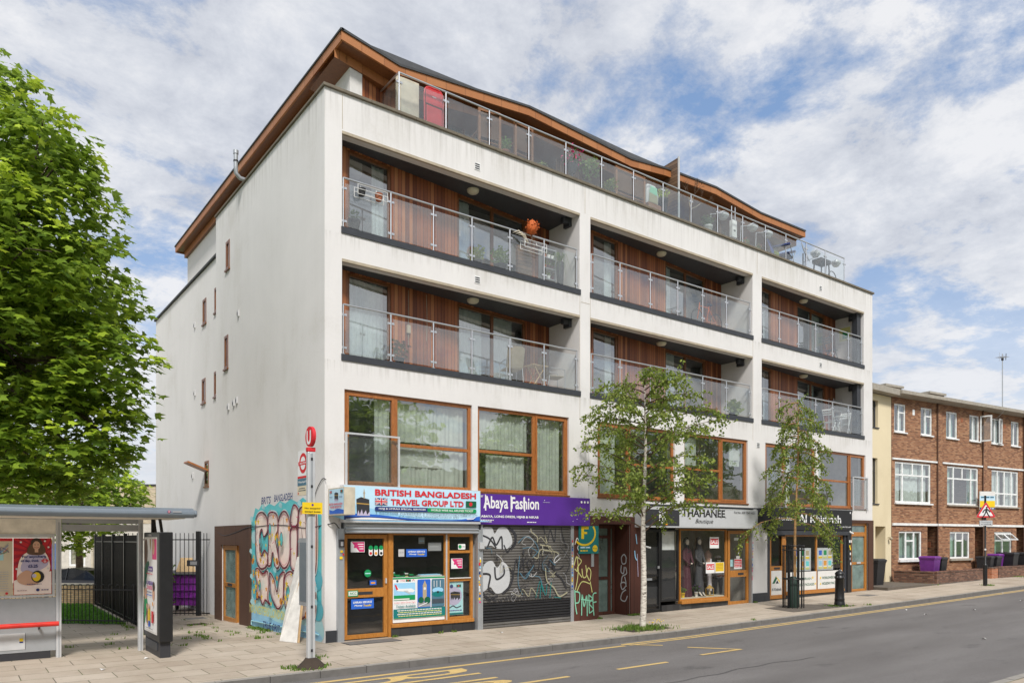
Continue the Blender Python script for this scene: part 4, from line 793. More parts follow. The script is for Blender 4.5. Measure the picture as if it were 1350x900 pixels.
letters = [
 [(4.75, 2.3), (4.72, 2.9), (4.3, 3.08), (3.85, 2.95), (3.75, 2.6), (4.05, 2.42), (4.2, 2.62), (4.38, 2.5), (4.40, 2.1), (4.25, 1.9), (3.98, 2.05), (3.72, 1.9), (3.8, 1.65), (4.3, 1.55), (4.68, 1.8)],
 [(3.72, 2.7), (3.70, 3.0), (3.35, 3.06), (3.0, 2.95), (2.95, 2.6), (3.15, 2.4), (2.95, 2.0), (2.85, 1.68), (3.15, 1.62), (3.35, 2.0), (3.5, 1.68), (3.75, 1.7), (3.68, 2.2)],
 [(2.95, 2.3), (2.9, 2.85), (2.5, 3.06), (2.15, 2.85), (2.05, 2.3), (2.15, 1.8), (2.5, 1.62), (2.85, 1.8)],
 [(2.02, 2.6), (1.62, 2.62), (1.6, 2.1), (1.68, 1.62), (2.02, 1.66), (2.06, 2.1)],
 [(2.05, 2.85), (1.85, 3.18), (1.55, 3.1), (1.5, 2.8), (1.7, 2.66), (1.95, 2.68)],
 [(1.5, 3.0), (1.1, 3.08), (.95, 2.5), (.75, 2.1), (.7, 3.0), (.4, 3.0), (.35, 2.2), (.45, 1.6), (.8, 1.62), (1.1, 2.0), (1.15, 1.6), (1.48, 1.65), (1.55, 2.3)],
 [(4.75, 1.45), (4.5, 1.55), (4.1, 1.42), (3.75, 1.5), (3.62, 1.2), (3.7, .8), (3.5, .62), (3.9, .72), (4.1, .58), (4.4, .78), (4.62, .7), (4.6, 1.1)],
 [(3.55, 1.45), (3.2, 1.3), (3.0, 1.0), (2.8, 1.4), (2.45, 1.5), (2.5, 1.0), (2.65, .7), (2.95, .56), (3.3, .75), (3.5, 1.0)],
 [(2.45, 1.4), (2.0, 1.55), (1.65, 1.35), (1.55, .95), (1.75, .6), (2.1, .5), (2.4, .7), (2.5, 1.05)],
 [(1.5, 1.45), (1.0, 1.5), (.5, 1.35), (.42, .8), (.6, .4), (.9, .55), (1.3, .45), (1.55, .8)]]
for L_ in letters: mb_(L_, 'flesh')
for L_ in letters:
    cy_, cz_ = sum(p_[0] for p_ in L_)/len(L_), sum(p_[1] for p_ in L_)/len(L_); ms([(cy_+(a-cy_)*1.06, cz_+(b-cz_)*1.05) for a, b in L_], .03, 'white', True)
for L_ in letters:
    cy_, cz_ = sum(p_[0] for p_ in L_)/len(L_), sum(p_[1] for p_ in L_)/len(L_); ms([(cy_+(a-cy_)*.87, cz_+(b-cz_)*.89) for a, b in L_], .010, 'pink', True); ms(L_, .046, 'wine', True)
qm = random.Random(5)
for k in range(38):
    y, z = qm.uniform(.3, 4.8), qm.uniform(.7, 3.05); a = qm.uniform(0, 6.28); l = qm.uniform(.08, .3); ms([(y, z), (y+l*.5*math.cos(a)+.03, z+l*.5*math.sin(a)), (y+l*math.cos(a+.5), z+l*math.sin(a+.5))], qm.uniform(.008, .02), qm.choice(['wine', 'wine', 'wine', 'lilac', 'pink', 'brown', 'cyan']))
for y, z in ((4.9, 2.9), (4.95, 2.0), (4.9, 1.3), (3.9, 3.2), (2.6, 3.2), (1.3, 3.2), (3.0, 1.55), (.3, 1.2), (.3, .9), (4.85, .6), (3.4, .45)): mb_([(y+.12, z), (y+.04, z+.09), (y-.1, z+.05), (y-.08, z-.06)], 'palecyan')
for y, z, r in ((4.15, 2.3, .07), (3.35, 2.62, .1), (2.5, 2.35, .12), (4.15, 1.1, .1), (2.02, 1.02, .13)):
    P.circ(H(y), z, r, 'cyan', 16, r*1.5); ms([(y+r, z), (y, z+r*1.5), (y-r, z), (y, z-r*1.5)], .025, 'wine', True)
for L_ in ([(4.1, 2.05), (4.0, 2.3), (4.1, 2.5)], [(3.3, 2.2), (3.22, 2.02), (3.3, 1.8)], [(2.3, 2.9), (2.35, 2.6)], [(1.9, 2.5), (1.85, 2.0)], [(3.0, 1.3), (2.98, .9)], [(4.4, 1.3), (4.2, 1.0), (4.35, .85)], [(1.2, 2.8), (.95, 2.2)], [(1.3, 1.2), (.9, 1.0), (.7, 1.15)]): ms(L_, .02, 'wine')
rs = random.Random(3)
for k in range(64):
    y, z = rs.uniform(.3, 4.75), rs.choice([rs.uniform(1.7, 3.0), rs.uniform(.65, 1.5)]); r = rs.uniform(.06, .12)
    P.pg([(H(y)+(r if i % 2 == 0 else r*.42)*math.sin(i*math.pi/5), z+(r if i % 2 == 0 else r*.42)*math.cos(i*math.pi/5)) for i in range(10)], 'yellow' if rs.random() < .7 else 'orange')
for y, z in ((4.5, 1.75), (2.6, 1.8), (4.1, .85), (2.3, .8), (.6, .6)): P.circ(H(y), z, .09, 'orange', 10); ms([(y+.08, z), (y, z+.06), (y-.03, z-.06), (y-.1, z+.03)], .018, 'wine')
mb_([(.62, 1.95), (.2, 2.05), (.2, 2.3), (.6, 2.3)], 'yellow'); mb_([(.62, 2.4), (.6, 2.75), (.35, 2.82), (.2, 2.6), (.25, 2.25), (.5, 2.2)], 'white'); ms([(.62, 2.4), (.6, 2.75), (.35, 2.82), (.2, 2.6), (.25, 2.25), (.5, 2.2)], .03, 'wine', True)
P.circ(H(.48), 2.55, .03, 'wine', 8); P.circ(H(.34), 2.55, .03, 'wine', 8); ms([(.52, 2.38), (.42, 2.34), (.33, 2.38)], .02, 'wine')
P.text('BRITS', -3.75, -3.0, 3.27, 3.46, 'navy', .02, .2); P.text('BANGLADESH', -2.75, -1.45, 3.30, 3.48, 'navy', .02, .2)
P.text('YOUNGSTERS! LONDON', -4.75, -1.9, .34, .58, 'lemon', .03, .1); P.text('TRUE GRIT', -3.6, -2.3, .02, .2, 'navy', .02, .2)
P.text('CONKER', -.34, -.2, .9, 1.6, 'navy', .0, 0)
P.build('mural', B, rz=R(-90))

# ------------------------------------------------------------------ shop signs
def uj(P, u0, u1, v0, v1):
    P.rect(u0, u1, v0, v1, 'navy'); w, h = u1-u0, v1-v0
    def band(a, b, t_, m): P.stroke([a, b], t_, m, sm=False)
    for t_, m in ((h*.2, 'white'), (h*.07, 'red')):
        band((u0+h*.06, v0+h*.06), (u1-h*.06, v1-h*.06), t_, m); band((u0+h*.06, v1-h*.06), (u1-h*.06, v0+h*.06), t_, m)
    for t_, m in ((h*.34, 'white'), (h*.2, 'red')): P.rect(u0, u1, v0+h/2-t_/2, v0+h/2+t_/2, m); P.rect(u0+w/2-t_/2, u0+w/2+t_/2, v0, v1, m)
def bd(P, u0, u1, v0, v1): P.rect(u0, u1, v0, v1, 'dkgreen'); P.circ(u0+(u1-u0)*.46, (v0+v1)/2, (v1-v0)*.33, 'red', 16)
def kaaba(P, u0, u1, v0, v1):
    w, h = u1-u0, v1-v0; P.pg([(u0+w*.05, v0), (u1, v0+h*.02), (u1-w*.04, v1-h*.12), (u0+w*.35, v1), (u0, v1-h*.12)], 'dark'); P.stroke([(u0, v0+h*.66), (u1-w*.03, v0+h*.62)], h*.06, 'gold', sm=False)
    P.pg([(u0+w*.05, v0), (u0+w*.15, v0+h*.3), (u0+w*.25, v0+h*.05), (u0+w*.4, v0+h*.35), (u0+w*.5, v0+h*.06), (u0+w*.7, v0+h*.3), (u0+w*.8, v0+h*.05), (u1, v0+h*.25), (u1, v0)], 'lilac')
t_ = thing('shop_sign', 'light blue illuminated shop sign reading British Bangladesh Travel Group Ltd', 'sign', (0, 0, 0))
mb = MB(); mb.box(.36, 4.15, -.20, -.02, 2.74, 3.60, 'light_metal'); mb.build('sign_box', t_, bevel=.006)
P = Panel(.0012, -.201)
P.rect(.38, 4.13, 2.80, 3.585, 'paleblue'); P.pg(smooth([(.38, 2.8), (.38, 3.15), (1.2, 3.05), (2.2, 2.9), (4.1, 2.84), (4.1, 2.8)], 4, True), 'skyblue')
P.pg([(.38, 2.80), (.38, 2.95)]+smooth([(.38, 2.95), (1.2, 2.93), (2.2, 2.85), (3.4, 2.84), (4.13, 2.94)], 6)+[(4.13, 2.80)], 'blue'); P.pg([(.38, 2.80), (.38, 2.88)]+smooth([(.38, 2.88), (1.4, 2.87), (2.4, 2.82), (4.13, 2.83)], 6)+[(4.13, 2.80)], 'navy')
P.pg(smooth([(.42, 2.82), (1.0, 2.86), (2.0, 2.81)], 4)+[(.42, 2.81)], 'white')
kaaba(P, .68, 1.02, 2.9, 3.33); P.pg([(.86, 3.3), (.89, 3.3), (.89, 3.45), (.875, 3.54), (.86, 3.45)], 'stone'); P.rect(.85, .9, 3.42, 3.44, 'stone')
P.text('BRITISH BANGLADESH', 1.15, 4.0, 3.38, 3.53, 'red', .035); P.text('TRAVEL GROUP LTD', 1.56, 3.62, 3.165, 3.31, 'red', .035)
uj(P, 1.15, 1.47, 3.16, 3.32); bd(P, 3.68, 4.0, 3.165, 3.32)
P.rrect(1.14, 2.60, 3.02, 3.12, .04, 'navy'); P.rrect(2.55, 4.0, 3.02, 3.12, .04, 'green'); P.text('HAJJ & UMRAH SPECIAL SERVICES', 1.24, 2.5, 3.045, 3.095, 'white', .02); P.text('WORLD WIDE ALL AIRLINES TICKET', 2.65, 3.9, 3.045, 3.095, 'white', .02)
P.text('T. 02073775998  M.07950595825  E. britishbangladeshtravelgroup@gmail.com', 1.15, 4.02, 2.935, 2.995, 'slate', .0); P.text('41/A Valance Road, Whitechapel, London E1 5HN', 1.75, 3.45, 2.865, 2.915, 'slate', 0)
P.pg([(3.68, 2.87), (3.9, 2.89), (4.0, 2.93), (3.96, 2.9), (3.9, 2.86), (3.72, 2.85)], 'white'); P.build('sign_face', t_)
t_ = thing('projecting_sign', 'small box sign sticking out over the pavement at the building corner, blue printed face', 'sign')
mb = MB(); mb.box(.06, .32, -.93, -.06, 2.89, 3.50, 'aged_beige'); mb.build('sign_box', t_, bevel=.008)
bx('bracket', t_, 'galv', (.15, .23, -.06, .02, 3.3, 3.36), (.15, .23, -.06, .02, 3.0, 3.06))
P = Panel(.001, .159-.0); P.base = 0
P.rect(.10, .82, 2.92, 3.47, 'paleblue'); P.pg([(.10, 2.92), (.10, 3.02)]+smooth([(.10, 3.02), (.3, 2.99), (.5, 3.03), (.82, 3.0)], 4)+[(.82, 2.92)], 'blue'); kaaba(P, .36, .56, 3.2, 3.4); uj(P, .14, .24, 3.38, 3.44); bd(P, .68, .8, 3.38, 3.44)
P.text('HAJJ &', .14, .28, 3.27, 3.31, 'navy'); P.text('BUILD', .64, .78, 3.27, 3.31, 'navy'); P.text('BRITISH BANGLADESH', .13, .79, 3.11, 3.16, 'red', .03); P.text('TRAVEL GROUP LTD', .18, .74, 3.04, 3.09, 'red', .03); o_ = P.build('sign_face', t_, loc=(.059, -.02, 0), rz=R(-90)); o_.scale = (1.08, 1, 1)
t_ = thing('shop_sign', 'deep purple fascia sign with white lettering Abaya Fashion above the closed shutter', 'sign')
mb = MB(); mb.box(4.165, 8.02, -.15, -.01, 2.735, 3.53, 'print_purple' if False else 'purple'); mb.build('sign_box', t_, bevel=.005)
P = Panel(.0012, -.151); P.rect(4.17, 8.015, 2.74, 3.525, 'purple'); P.text('Abaya Fashion', 4.27, 6.12, 3.06, 3.48, 'white', .02)
for u, z0, z1 in ((4.34, 3.1, 3.5), (5.17, 3.08, 3.5), (5.62, 3.1, 3.48)): P.pg([(u-.02, z0), (u+.02, z0), (u+.015, z1), (u-.02, z1+.02)], 'white')
P.text('ABAYA, LONG DRESS, HIJAB & NIKAB', 4.19, 6.1, 2.90, 2.98, 'white', .03); P.squiggle(4.19, 4.6, 2.84, .022, 'white', 3); P.squiggle(4.19, 4.55, 2.80, .02, 'white', 5); P.squiggle(5.7, 6.05, 2.80, .022, 'white', 6); P.text('BT', 4.18, 4.26, 3.44, 3.49, 'white')
for u in (7.68, 7.80, 7.92): P.circ(u, 3.41, .035, 'white', 12)
P.squiggle(6.25, 6.5, 3.36, .012, 'lilac', 8)
for u, z in ((7.35, 2.86), (7.5, 2.92), (7.8, 2.87), (6.3, 3.42)): P.circ(u, z, .012, 'white', 6)
P.build('sign_face', t_)
t_ = thing('sale_board', 'green and yellow agent board with a big ringed letter, beside the flats door', 'sign')
mb = MB(); mb.box(7.66, 8.42, -.085, -.045, 1.93, 2.735, 'teal'); mb.build('board', t_)
P = Panel(.0012, -.086); P.stroke([(7.86+.42*math.cos(a), 2.52+.34*math.sin(a)) for a in np.linspace(-2.4, .62, 20)], .06, 'yellow', sm=False); P.rect(7.74, 7.84, 2.36, 2.72, 'yellow'); P.rect(7.84, 8.02, 2.64, 2.72, 'yellow'); P.rect(7.84, 7.96, 2.5, 2.56, 'yellow')
P.squiggle(7.7, 8.12, 2.09, .04, 'paleblue', 2); P.squiggle(7.7, 7.98, 2.0, .035, 'yellow', 3); P.circ(8.27, 2.08, .1, 'yellow'); P.text('SOLD', 8.19, 8.35, 2.06, 2.1, 'dkgreen'); P.build('board_face', t_)
t_ = thing('shop_sign', 'pale grey box sign reading Thahanee Boutique with a black crowned monogram panel at its left', 'sign')
mb = MB(); mb.box(9.98, 15.84, -.30, -.01, 2.74, 3.33, 'silver'); mb.box(9.98, 15.84, -.305, -.01, 2.71, 2.74, 'light_metal'); mb.box(9.98, 15.84, -.305, -.01, 3.33, 3.36, 'light_metal'); mb.box(9.6, 16.0, -.2, .0, 3.40, 3.44, 'dark_trim'); mb.build('sign_box', t_, bevel=.004)
P = Panel(.0012, -.301); P.rect(9.99, 15.83, 2.745, 3.325, 'silver'); P.rect(10.12, 11.72, 2.76, 3.27, 'dark'); P.text('THAHANEE', 11.84, 14.02, 3.07, 3.32, 'black', .03)
for u in (11.84, 12.10, 12.12, 12.36, 12.68, 12.92, 13.26, 13.5, 13.54, 13.76, 13.8, 14.0): P.rect(u-.01, u+.06, 3.065, 3.078, 'black')
P.text('Boutique', 12.48, 13.38, 2.83, 3.0, 'black', 0, .35); P.text('Tel No: 020 7247 6221', 14.48, 15.66, 3.22, 3.29, 'black', .01)
P.text('RM', 10.76, 11.06, 2.92, 3.12, 'white', .03); P.pg([(10.78, 3.14), (11.04, 3.14), (11.08, 3.22), (10.98, 3.18), (10.91, 3.25), (10.84, 3.18), (10.74, 3.22)], 'white'); P.pg([(10.82, 2.92), (10.91, 2.80), (11.0, 2.92)], 'white'); P.rect(11.0, 11.14, 2.79, 2.83, 'orange'); P.rect(13.34, 13.345, 2.74, 3.33, 'midgrey'); P.build('sign_face', t_)
t_ = thing('shop_sign', 'black fascia sign with tall white letters Al Khidmah, half hidden by the caged street tree', 'sign')
mb = MB(); mb.box(16.60, 22.45, -.10, -.01, 2.68, 3.50, 'black'); mb.build('sign_box', t_, bevel=.004)
P = Panel(.0012, -.101); P.rect(16.61, 22.44, 2.69, 3.49, 'black'); P.text('Al Khidmah', 18.65, 21.62, 2.97, 3.28, 'white', .02); P.rect(18.6, 21.7, 3.10, 3.125, 'black'); P.text('HAJJ & UMRAH', 16.9, 18.3, 3.0, 3.15, 'white', .01); P.text('travels ltd.com', 21.5, 22.35, 2.8, 2.87, 'white', 0); P.circ(22.3, 3.4, .04, 'white', 10); P.build('sign_face', t_)
t_ = thing('projecting_sign', 'slim black box sign jutting out beside the pale grey boutique fascia', 'sign')
mb = MB(); mb.box(16.18, 16.34, -.6, -.02, 2.9, 3.45, 'black_plastic'); mb.box(16.17, 16.175, -.57, -.05, 2.93, 3.42, 'dark'); mb.build('sign_box', t_, bevel=.006)
# cctv
mb = MB(); mb.tube([(22.3, -.1, 2.62), (22.34, -.22, 2.56)], .035, 'white_plastic', 10); mb.box(22.28, 22.36, -.1, -.05, 2.6, 2.75, 'white_plastic'); tag(mb.build('security_camera'), 'tiny white security camera under the black fascia sign', 'camera')
mb = MB(); mb.tube([(10.42, -.06, 2.12), (10.52, -.2, 2.08)], .03, 'white_plastic', 10); mb.box(10.36, 10.44, -.06, -.02, 2.05, 2.18, 'white_plastic'); tag(mb.build('security_camera'), 'small white security camera left of the black boutique door', 'camera')

# ------------------------------------------------------------------ posters and notices in the shop windows
def poster(name, label, cat, u0, u1, v0, v1, y, m, fn, th=.006, group=None, **k):
    t_ = thing(name, label, cat, group=group, **k); mb = MB(); mb.box(u0, u1, y, y+th, v0, v1, m); mb.build('sheet', t_); P = Panel(.001, y-.0005); fn(P); P.build('print', t_)
def f(P):
    P.rect(1.75, 3.21, 1.38, 1.42, 'green'); P.circ(1.87, 1.34, .03, 'slate'); P.text('HAJJ', 1.95, 2.07, 1.325, 1.36, 'red'); bd(P, 2.1, 2.24, 1.32, 1.37); P.stroke([(2.28, 1.33), (2.31, 1.37), (2.34, 1.33)], .01, 'red')
    P.rect(1.77, 2.36, .87, 1.29, 'skyblue'); P.rect(1.77, 2.36, .87, .99, 'green'); P.rect(1.77, 2.2, .88, .91, 'paper'); P.pg([(1.82, 1.22), (1.86, 1.1), (2.3, 1.05), (2.35, 1.1), (2.25, 1.15), (1.92, 1.15), (1.84, 1.23)], 'white'); P.pg([(1.79, 1.25), (1.83, 1.25), (1.89, 1.14), (1.84, 1.12)], 'red'); P.pg([(2.02, 1.1), (2.15, 1.1), (2.24, 1.0)], 'silver')
    P.rrect(2.42, 2.79, .66, 1.36, .03, 'blue'); P.rect(2.43, 2.78, .68, .8, 'grey'); P.rect(2.57, 2.68, .82, 1.2, 'stone'); P.pg([(2.56, 1.2), (2.69, 1.2), (2.65, 1.28), (2.625, 1.34), (2.6, 1.28)], 'stone'); P.circ(2.625, 1.13, .035, 'paper', 12); P.circ(2.52, .85, .08, 'dkgreen', 10); P.circ(2.7, .84, .09, 'dkgreen', 10); P.stroke([(2.45, .7), (2.7, .78)], .02, 'white')
    P.rrect(2.82, 3.19, .67, 1.36, .03, 'steelblue'); P.circ(3.0, 1.08, .16, 'skyblue', 18, .07); P.circ(3.0, .98, .17, 'teal', 18, .07); P.circ(3.0, 1.03, .03, 'black', 8)
    for u in (2.88, 2.96, 3.06): P.rect(u, u+.015, 1.16, 1.32, 'white')
    P.rect(2.83, 3.18, .75, .86, 'slate'); P.text('London-Sylhet Direct Flight', 1.77, 2.36, .79, .835, 'red', 0); P.text('Tickets Available', 1.82, 2.36, .70, .755, 'teal', .02); P.rect(1.75, 3.21, .45, .66, 'teal'); P.rect(1.75, 3.21, .435, .45, 'green')
    for k in range(4): P.squiggle(1.85+.03*(k % 2), 3.1, .61-k*.045, .022, 'paper' if k % 2 == 0 else 'lemon', k)
poster('travel_poster', 'wide teal travel poster with an airliner and a clock tower, low in the shop window', 'poster', 1.75, 3.21, .33, 1.43, .04, 'print_paper' if False else 'white', f)
def f(P):
    P.rect(3.36, 3.8, .42, 1.26, 'palecyan'); P.circ(3.52, .9, .25, 'lilac', 20, .24) ; kaaba(P, 3.42, 3.72, .78, 1.02); bd(P, 3.6, 3.74, 1.12, 1.19); P.circ(3.45, 1.15, .05, 'navy', 12); P.stroke([(3.38, .6), (3.5, .65), (3.6, .6), (3.74, .64)], .025, 'slate'); P.squiggle(3.38, 3.76, .52, .02, 'purple', 4); P.rect(3.36, 3.8, .42, .47, 'teal')
poster('pilgrimage_poster', 'tall pale poster of a black cube shrine behind the travel shop\'s narrow right pane', 'poster', 3.36, 3.81, .41, 1.27, .10, 'paper', f)
def agency(P, u0, u1, v0, v1):
    h = v1-v0; P.text('UMRAH SERVICE', u0+.05, u1-.05, v0+h*.56, v0+h*.78, 'white', .03, .1); P.text('Money', u0+.08, (u0+u1)/2, v0+h*.22, v0+h*.44, 'white', .03, .2); P.text('Transfer', (u0+u1)/2+.02, u1-.06, v0+h*.22, v0+h*.44, 'yellow', .03, .2)
poster('blue_notice', 'bright blue notice on the travel shop window, right of the door', 'sign', 2.13, 2.71, 1.92, 2.11, .07, 'blue', lambda P: agency(P, 2.13, 2.71, 1.92, 2.11))
poster('blue_notice', 'bright blue notice on the lower glass of the travel shop door', 'sign', .68, 1.26, .72, .95, .07, 'blue', lambda P: agency(P, .68, 1.26, .72, .95))
poster('paper_notice', 'small plain white paper notice left of the blue window notice', 'sign', 1.92, 2.08, 1.93, 2.11, .075, 'midgrey', lambda P: P.squiggle(1.94, 2.06, 2.02, .015, 'grey'))
poster('paper_notice', 'large faded grey paper taped high inside the travel shop window', 'sign', 2.78, 3.16, 2.06, 2.27, .12, 'grey', lambda P: P.squiggle(2.82, 3.1, 2.16, .015, 'midgrey'))
poster('notice_sheet', 'little grey sheet hanging at the very top of the travel shop window', 'sign', 2.55, 2.72, 2.24, 2.4, .2, 'grey', lambda P: P.squiggle(2.57, 2.7, 2.3, .02, 'skyblue'))
def pinkf(u0, u1, v0, v1):
    def f(P): P.pg([(u0+.02, v1-.01), (u1-.01, v1-.01), (u1-.01, v0+.01), (u0+.62*(u1-u0), v0+.01)], 'pink'); [P.rect(u0+.5*(u1-u0)+k*.02, u1-.03, v1-.07-k*.055, v1-.05-k*.055, 'white') for k in range(3)]; P.circ(u0+.3*(u1-u0), v0+.5*(v1-v0), .03, 'pink', 8)
    return f
poster('pink_sticker', 'pink and white notice at the top of the travel shop door glass', 'sign', .67, 1.02, 2.05, 2.30, .07, 'white', pinkf(.67, 1.02, 2.05, 2.3))
poster('pink_sticker', 'pink and white notice on the small hatch pane of the travel shop', 'sign', 3.42, 3.76, 1.6, 1.86, .06, 'white', pinkf(3.42, 3.76, 1.6, 1.86))
def f(P):
    for i, c_ in enumerate(('red', 'orange', 'black')): u = 1.17+i*.135; P.rrect(u-.05, u+.05, 1.96, 2.2, .045, 'white'); P.circ(u, 2.15, .055, 'green', 14); P.circ(u, 2.02, .035, c_, 12)
    P.circ(1.09, 1.55, .09, 'green', 18); P.rect(1.02, 1.16, 1.535, 1.56, 'palecyan'); P.rect(1.14, 1.31, 1.27, 1.38, 'blue'); P.rect(1.17, 1.28, 1.30, 1.34, 'orange'); P.rect(.58, .84, 1.02, 1.16, 'green'); P.rect(.6, .82, 1.04, 1.14, 'paper'); P.text('NCC', .64, .8, 1.06, 1.12, 'green', .03)
P = Panel(.001, .052); f(P); P.build('door_stickers', d1)
P = Panel(.001, .048); P.rrect(3.62, 3.84, 2.09, 2.23, .02, 'white'); P.circ(3.68, 2.16, .05, 'green', 12); P.squiggle(3.75, 3.83, 2.15, .02, 'grey'); P.build('sticker', w2)
t_ = thing('brochure_pile', 'loose pile of green and white brochures on the travel shop window ledge', 'brochures'); r_ = random.Random(5)
for k in range(12): u = r_.choice([1.85, 2.0, 2.18])+r_.uniform(-.06, .06); a = MB(); zz_ = 1.43+(k//3)*.032; a.box(u, u+.26, .16, .36, zz_, zz_+.026, r_.choice(['palecyan', 'green', 'lemon', 'paper', 'dkgreen'])); a.build('brochure', t_)
t_ = thing('leaflet_rack', 'flat stack of pale leaflets on the ledge at the right of the travel shop window', 'leaflets'); one('stack', t_, lambda m_: (m_.box(2.55, 3.2, .14, .34, 1.43, 1.455, 'paper'), m_.box(2.6, 3.15, .15, .33, 1.456, 1.475, 'skyblue')))
bx('shop_counter', B, 'interior_dark', (1.76, 3.24, .12, .5, 1.36, 1.42))
def sale(u0, u1, v0, v1):
    return lambda P: (P.rect(u0+.03, u1-.03, v0+.12, v1-.06, 'red'), P.text('SALE', u0+.06, u1-.06, v0+.15, v1-.1, 'white', .03))
poster('sale_notice', 'red and white SALE notice high in the boutique window', 'sign', 13.66, 14.14, 2.04, 2.42, .045, 'white', sale(13.66, 14.14, 2.04, 2.42))
poster('sale_notice', 'red and white SALE notice at waist height beside the yellow one', 'sign', 13.46, 13.92, 1.20, 1.57, .045, 'white', sale(13.46, 13.92, 1.2, 1.57))
poster('yellow_notice', 'yellow price notice on the boutique window next to a SALE notice', 'sign', 13.95, 14.42, 1.20, 1.56, .045, 'white', lambda P: (P.rect(13.97, 14.40, 1.25, 1.55, 'yellow'), [P.squiggle(14.0, 14.37, 1.29+k*.05, .018, 'gold', k) for k in range(5)]))
poster('red_notice', 'red lettered notice on the boutique door glass', 'sign', 14.98, 15.42, 1.31, 1.66, .05, 'white', lambda P: (P.rect(15.0, 15.4, 1.37, 1.64, 'red'), [P.squiggle(15.03, 15.37, 1.4+k*.055, .022, 'white', k+9) for k in range(4)]))
P = Panel(.001, .056); P.rect(14.78, 14.92, 1.4, 1.64, 'palecyan'); P.rect(15.1, 15.3, 1.67, 1.76, 'paper'); P.circ(15.22, 1.86, .03, 'white', 10); P.build('sticker', dr if False else bw)
# Al Khidmah windows
def f(P):
    P.text('UMRAH', 19.0, 19.75, .78, .88, 'dkgreen'); P.circ(19.85, .86, .05, 'yellow', 8); P.text('HOLIDAY PACKAGES', 18.7, 19.95, .56, .66, 'dkgreen'); P.circ(20.02, .62, .04, 'yellow', 8)
    P.text('WORLDWIDE FLIGHTS', 20.5, 21.85, .78, .88, 'dkgreen'); P.circ(20.38, .83, .05, 'yellow', 8); P.text('HOLIDAY PACKAGES', 20.5, 21.85, .56, .66, 'dkgreen'); P.circ(20.38, .6, .04, 'yellow', 8)
t_ = thing('window_vinyl', 'white strip across the foot of the travel office window, lettered in green', 'sign'); one('sheet', t_, lambda m_: (m_.box(18.12, 20.10, .05, .056, .40, 1.10, 'paper'), m_.box(20.20, 21.94, .05, .056, .40, 1.10, 'paper'))); P = Panel(.001, .049); f(P); P.build('print', t_)
t_ = thing('door_vinyl', 'white panel with a green and yellow roof emblem low on the travel office door', 'sign'); one('sheet', t_, lambda m_: m_.box(17.12, 17.80, .04, .05, .30, 1.19, 'paper'))
P = Panel(.001, .039); P.pg([(17.2, .72), (17.42, .98), (17.5, .9), (17.34, .72)], 'dkgreen'); P.pg([(17.42, 1.0), (17.5, .9), (17.68, .72), (17.66, .82)], 'yellow'); P.pg([(17.4, .72), (17.5, .84), (17.6, .72)], 'black'); P.text('Al Khidmah', 17.16, 17.76, .45, .56, 'slate'); P.build('print', t_)
for u0, lb in ((18.72, 'white framed grid of flight offers in the left pane of the travel office window'), (20.30, 'white framed grid of flight offers in the right pane of the travel office window')):
    t_ = thing('offer_board', lb, 'display board', group='offer boards in the travel office window'); one('frame', t_, lambda m_: m_.box(u0, u0+1.15, .14, .16, 1.12, 2.0, 'silver'))
    for i in range(3):
        for j in range(2):
            P = Panel(.001, .139); a, b = u0+.1+i*.34, 1.18+j*.41; P.rect(a, a+.26, b, b+.34, 'white'); P.rect(a+.02, a+.24, b+.12, b+.32, ['skyblue', 'blue', 'orange', 'green', 'cyan', 'stone'][(i*2+j) % 6]); P.rect(a, a+.26, b, b+.08, 'yellow' if (i+j) % 2 else 'lemon'); P.build('offer_card', t_)
# ------------------------------------------------------------------ boutique display
def robe(label, x, y, z0, h, m, scarf, arms=True, dress=None):
    t_ = thing('mannequin', label, 'mannequin', (x, y, z0), group='mannequins in the boutique window')
    mb = MB(); mb.loft([(0, 0, .0, .20, .17), (0, 0, .08, .205, .17), (0, 0, h*.45, .145, .12), (0, 0, h*.6, .12, .10), (0, 0, h*.72, .16, .11), (0, 0, h*.80, .17, .10), (0, 0, h*.84, .12, .08), (0, 0, h*.87, .05, .05)], dress or m, 20); mb.build('robe', t_)
    mb = MB(); mb.loft([(0, 0, h*.83, .045, .045), (0, 0, h*.88, .04, .045), (0, -.01, h*.90, .06, .07), (0, -.01, h*.94, .07, .085), (0, 0, h*.98, .06, .075), (0, 0, h, .02, .02)], 'mannequin', 14); mb.build('head', t_)
    if scarf:
        mb = MB(); mb.loft([(0, .0, h*.76, .15, .11), (0, 0, h*.83, .10, .09), (0, .02, h*.88, .085, .085), (0, .035, h*.94, .088, .085), (0, .02, h*1.0, .075, .08), (0, .01, h*1.03, .02, .02)], scarf, 16); mb.build('headscarf', t_)
    if arms:
        for s_ in (-1, 1): mb = MB(); mb.tube([(s_*.15, 0, h*.80), (s_*.20, -.04, h*.66), (s_*.12, -.17, h*.58), (s_*.03, -.2, h*.57)], [.05, .045, .035, .03], dress or m, 10); mb.ball((s_*.02, -.2, h*.57), (.03, .035, .03), 'mannequin'); mb.build('arm', t_)
robe('mannequin in a dark maroon robe and black headscarf, leftmost in the boutique window', 12.92, .42, .42, 1.95, 'robe_maroon', 'hijab_black')
robe('mannequin in a long dark grey robe and headscarf, second in the boutique window', 13.55, .42, .42, 1.95, 'robe_grey', 'robe_grey')
t_ = thing('dress_form', 'headless dress form in a pink top over white cloth, beside the grey mannequin', 'dress form', (14.08, .46, .42))
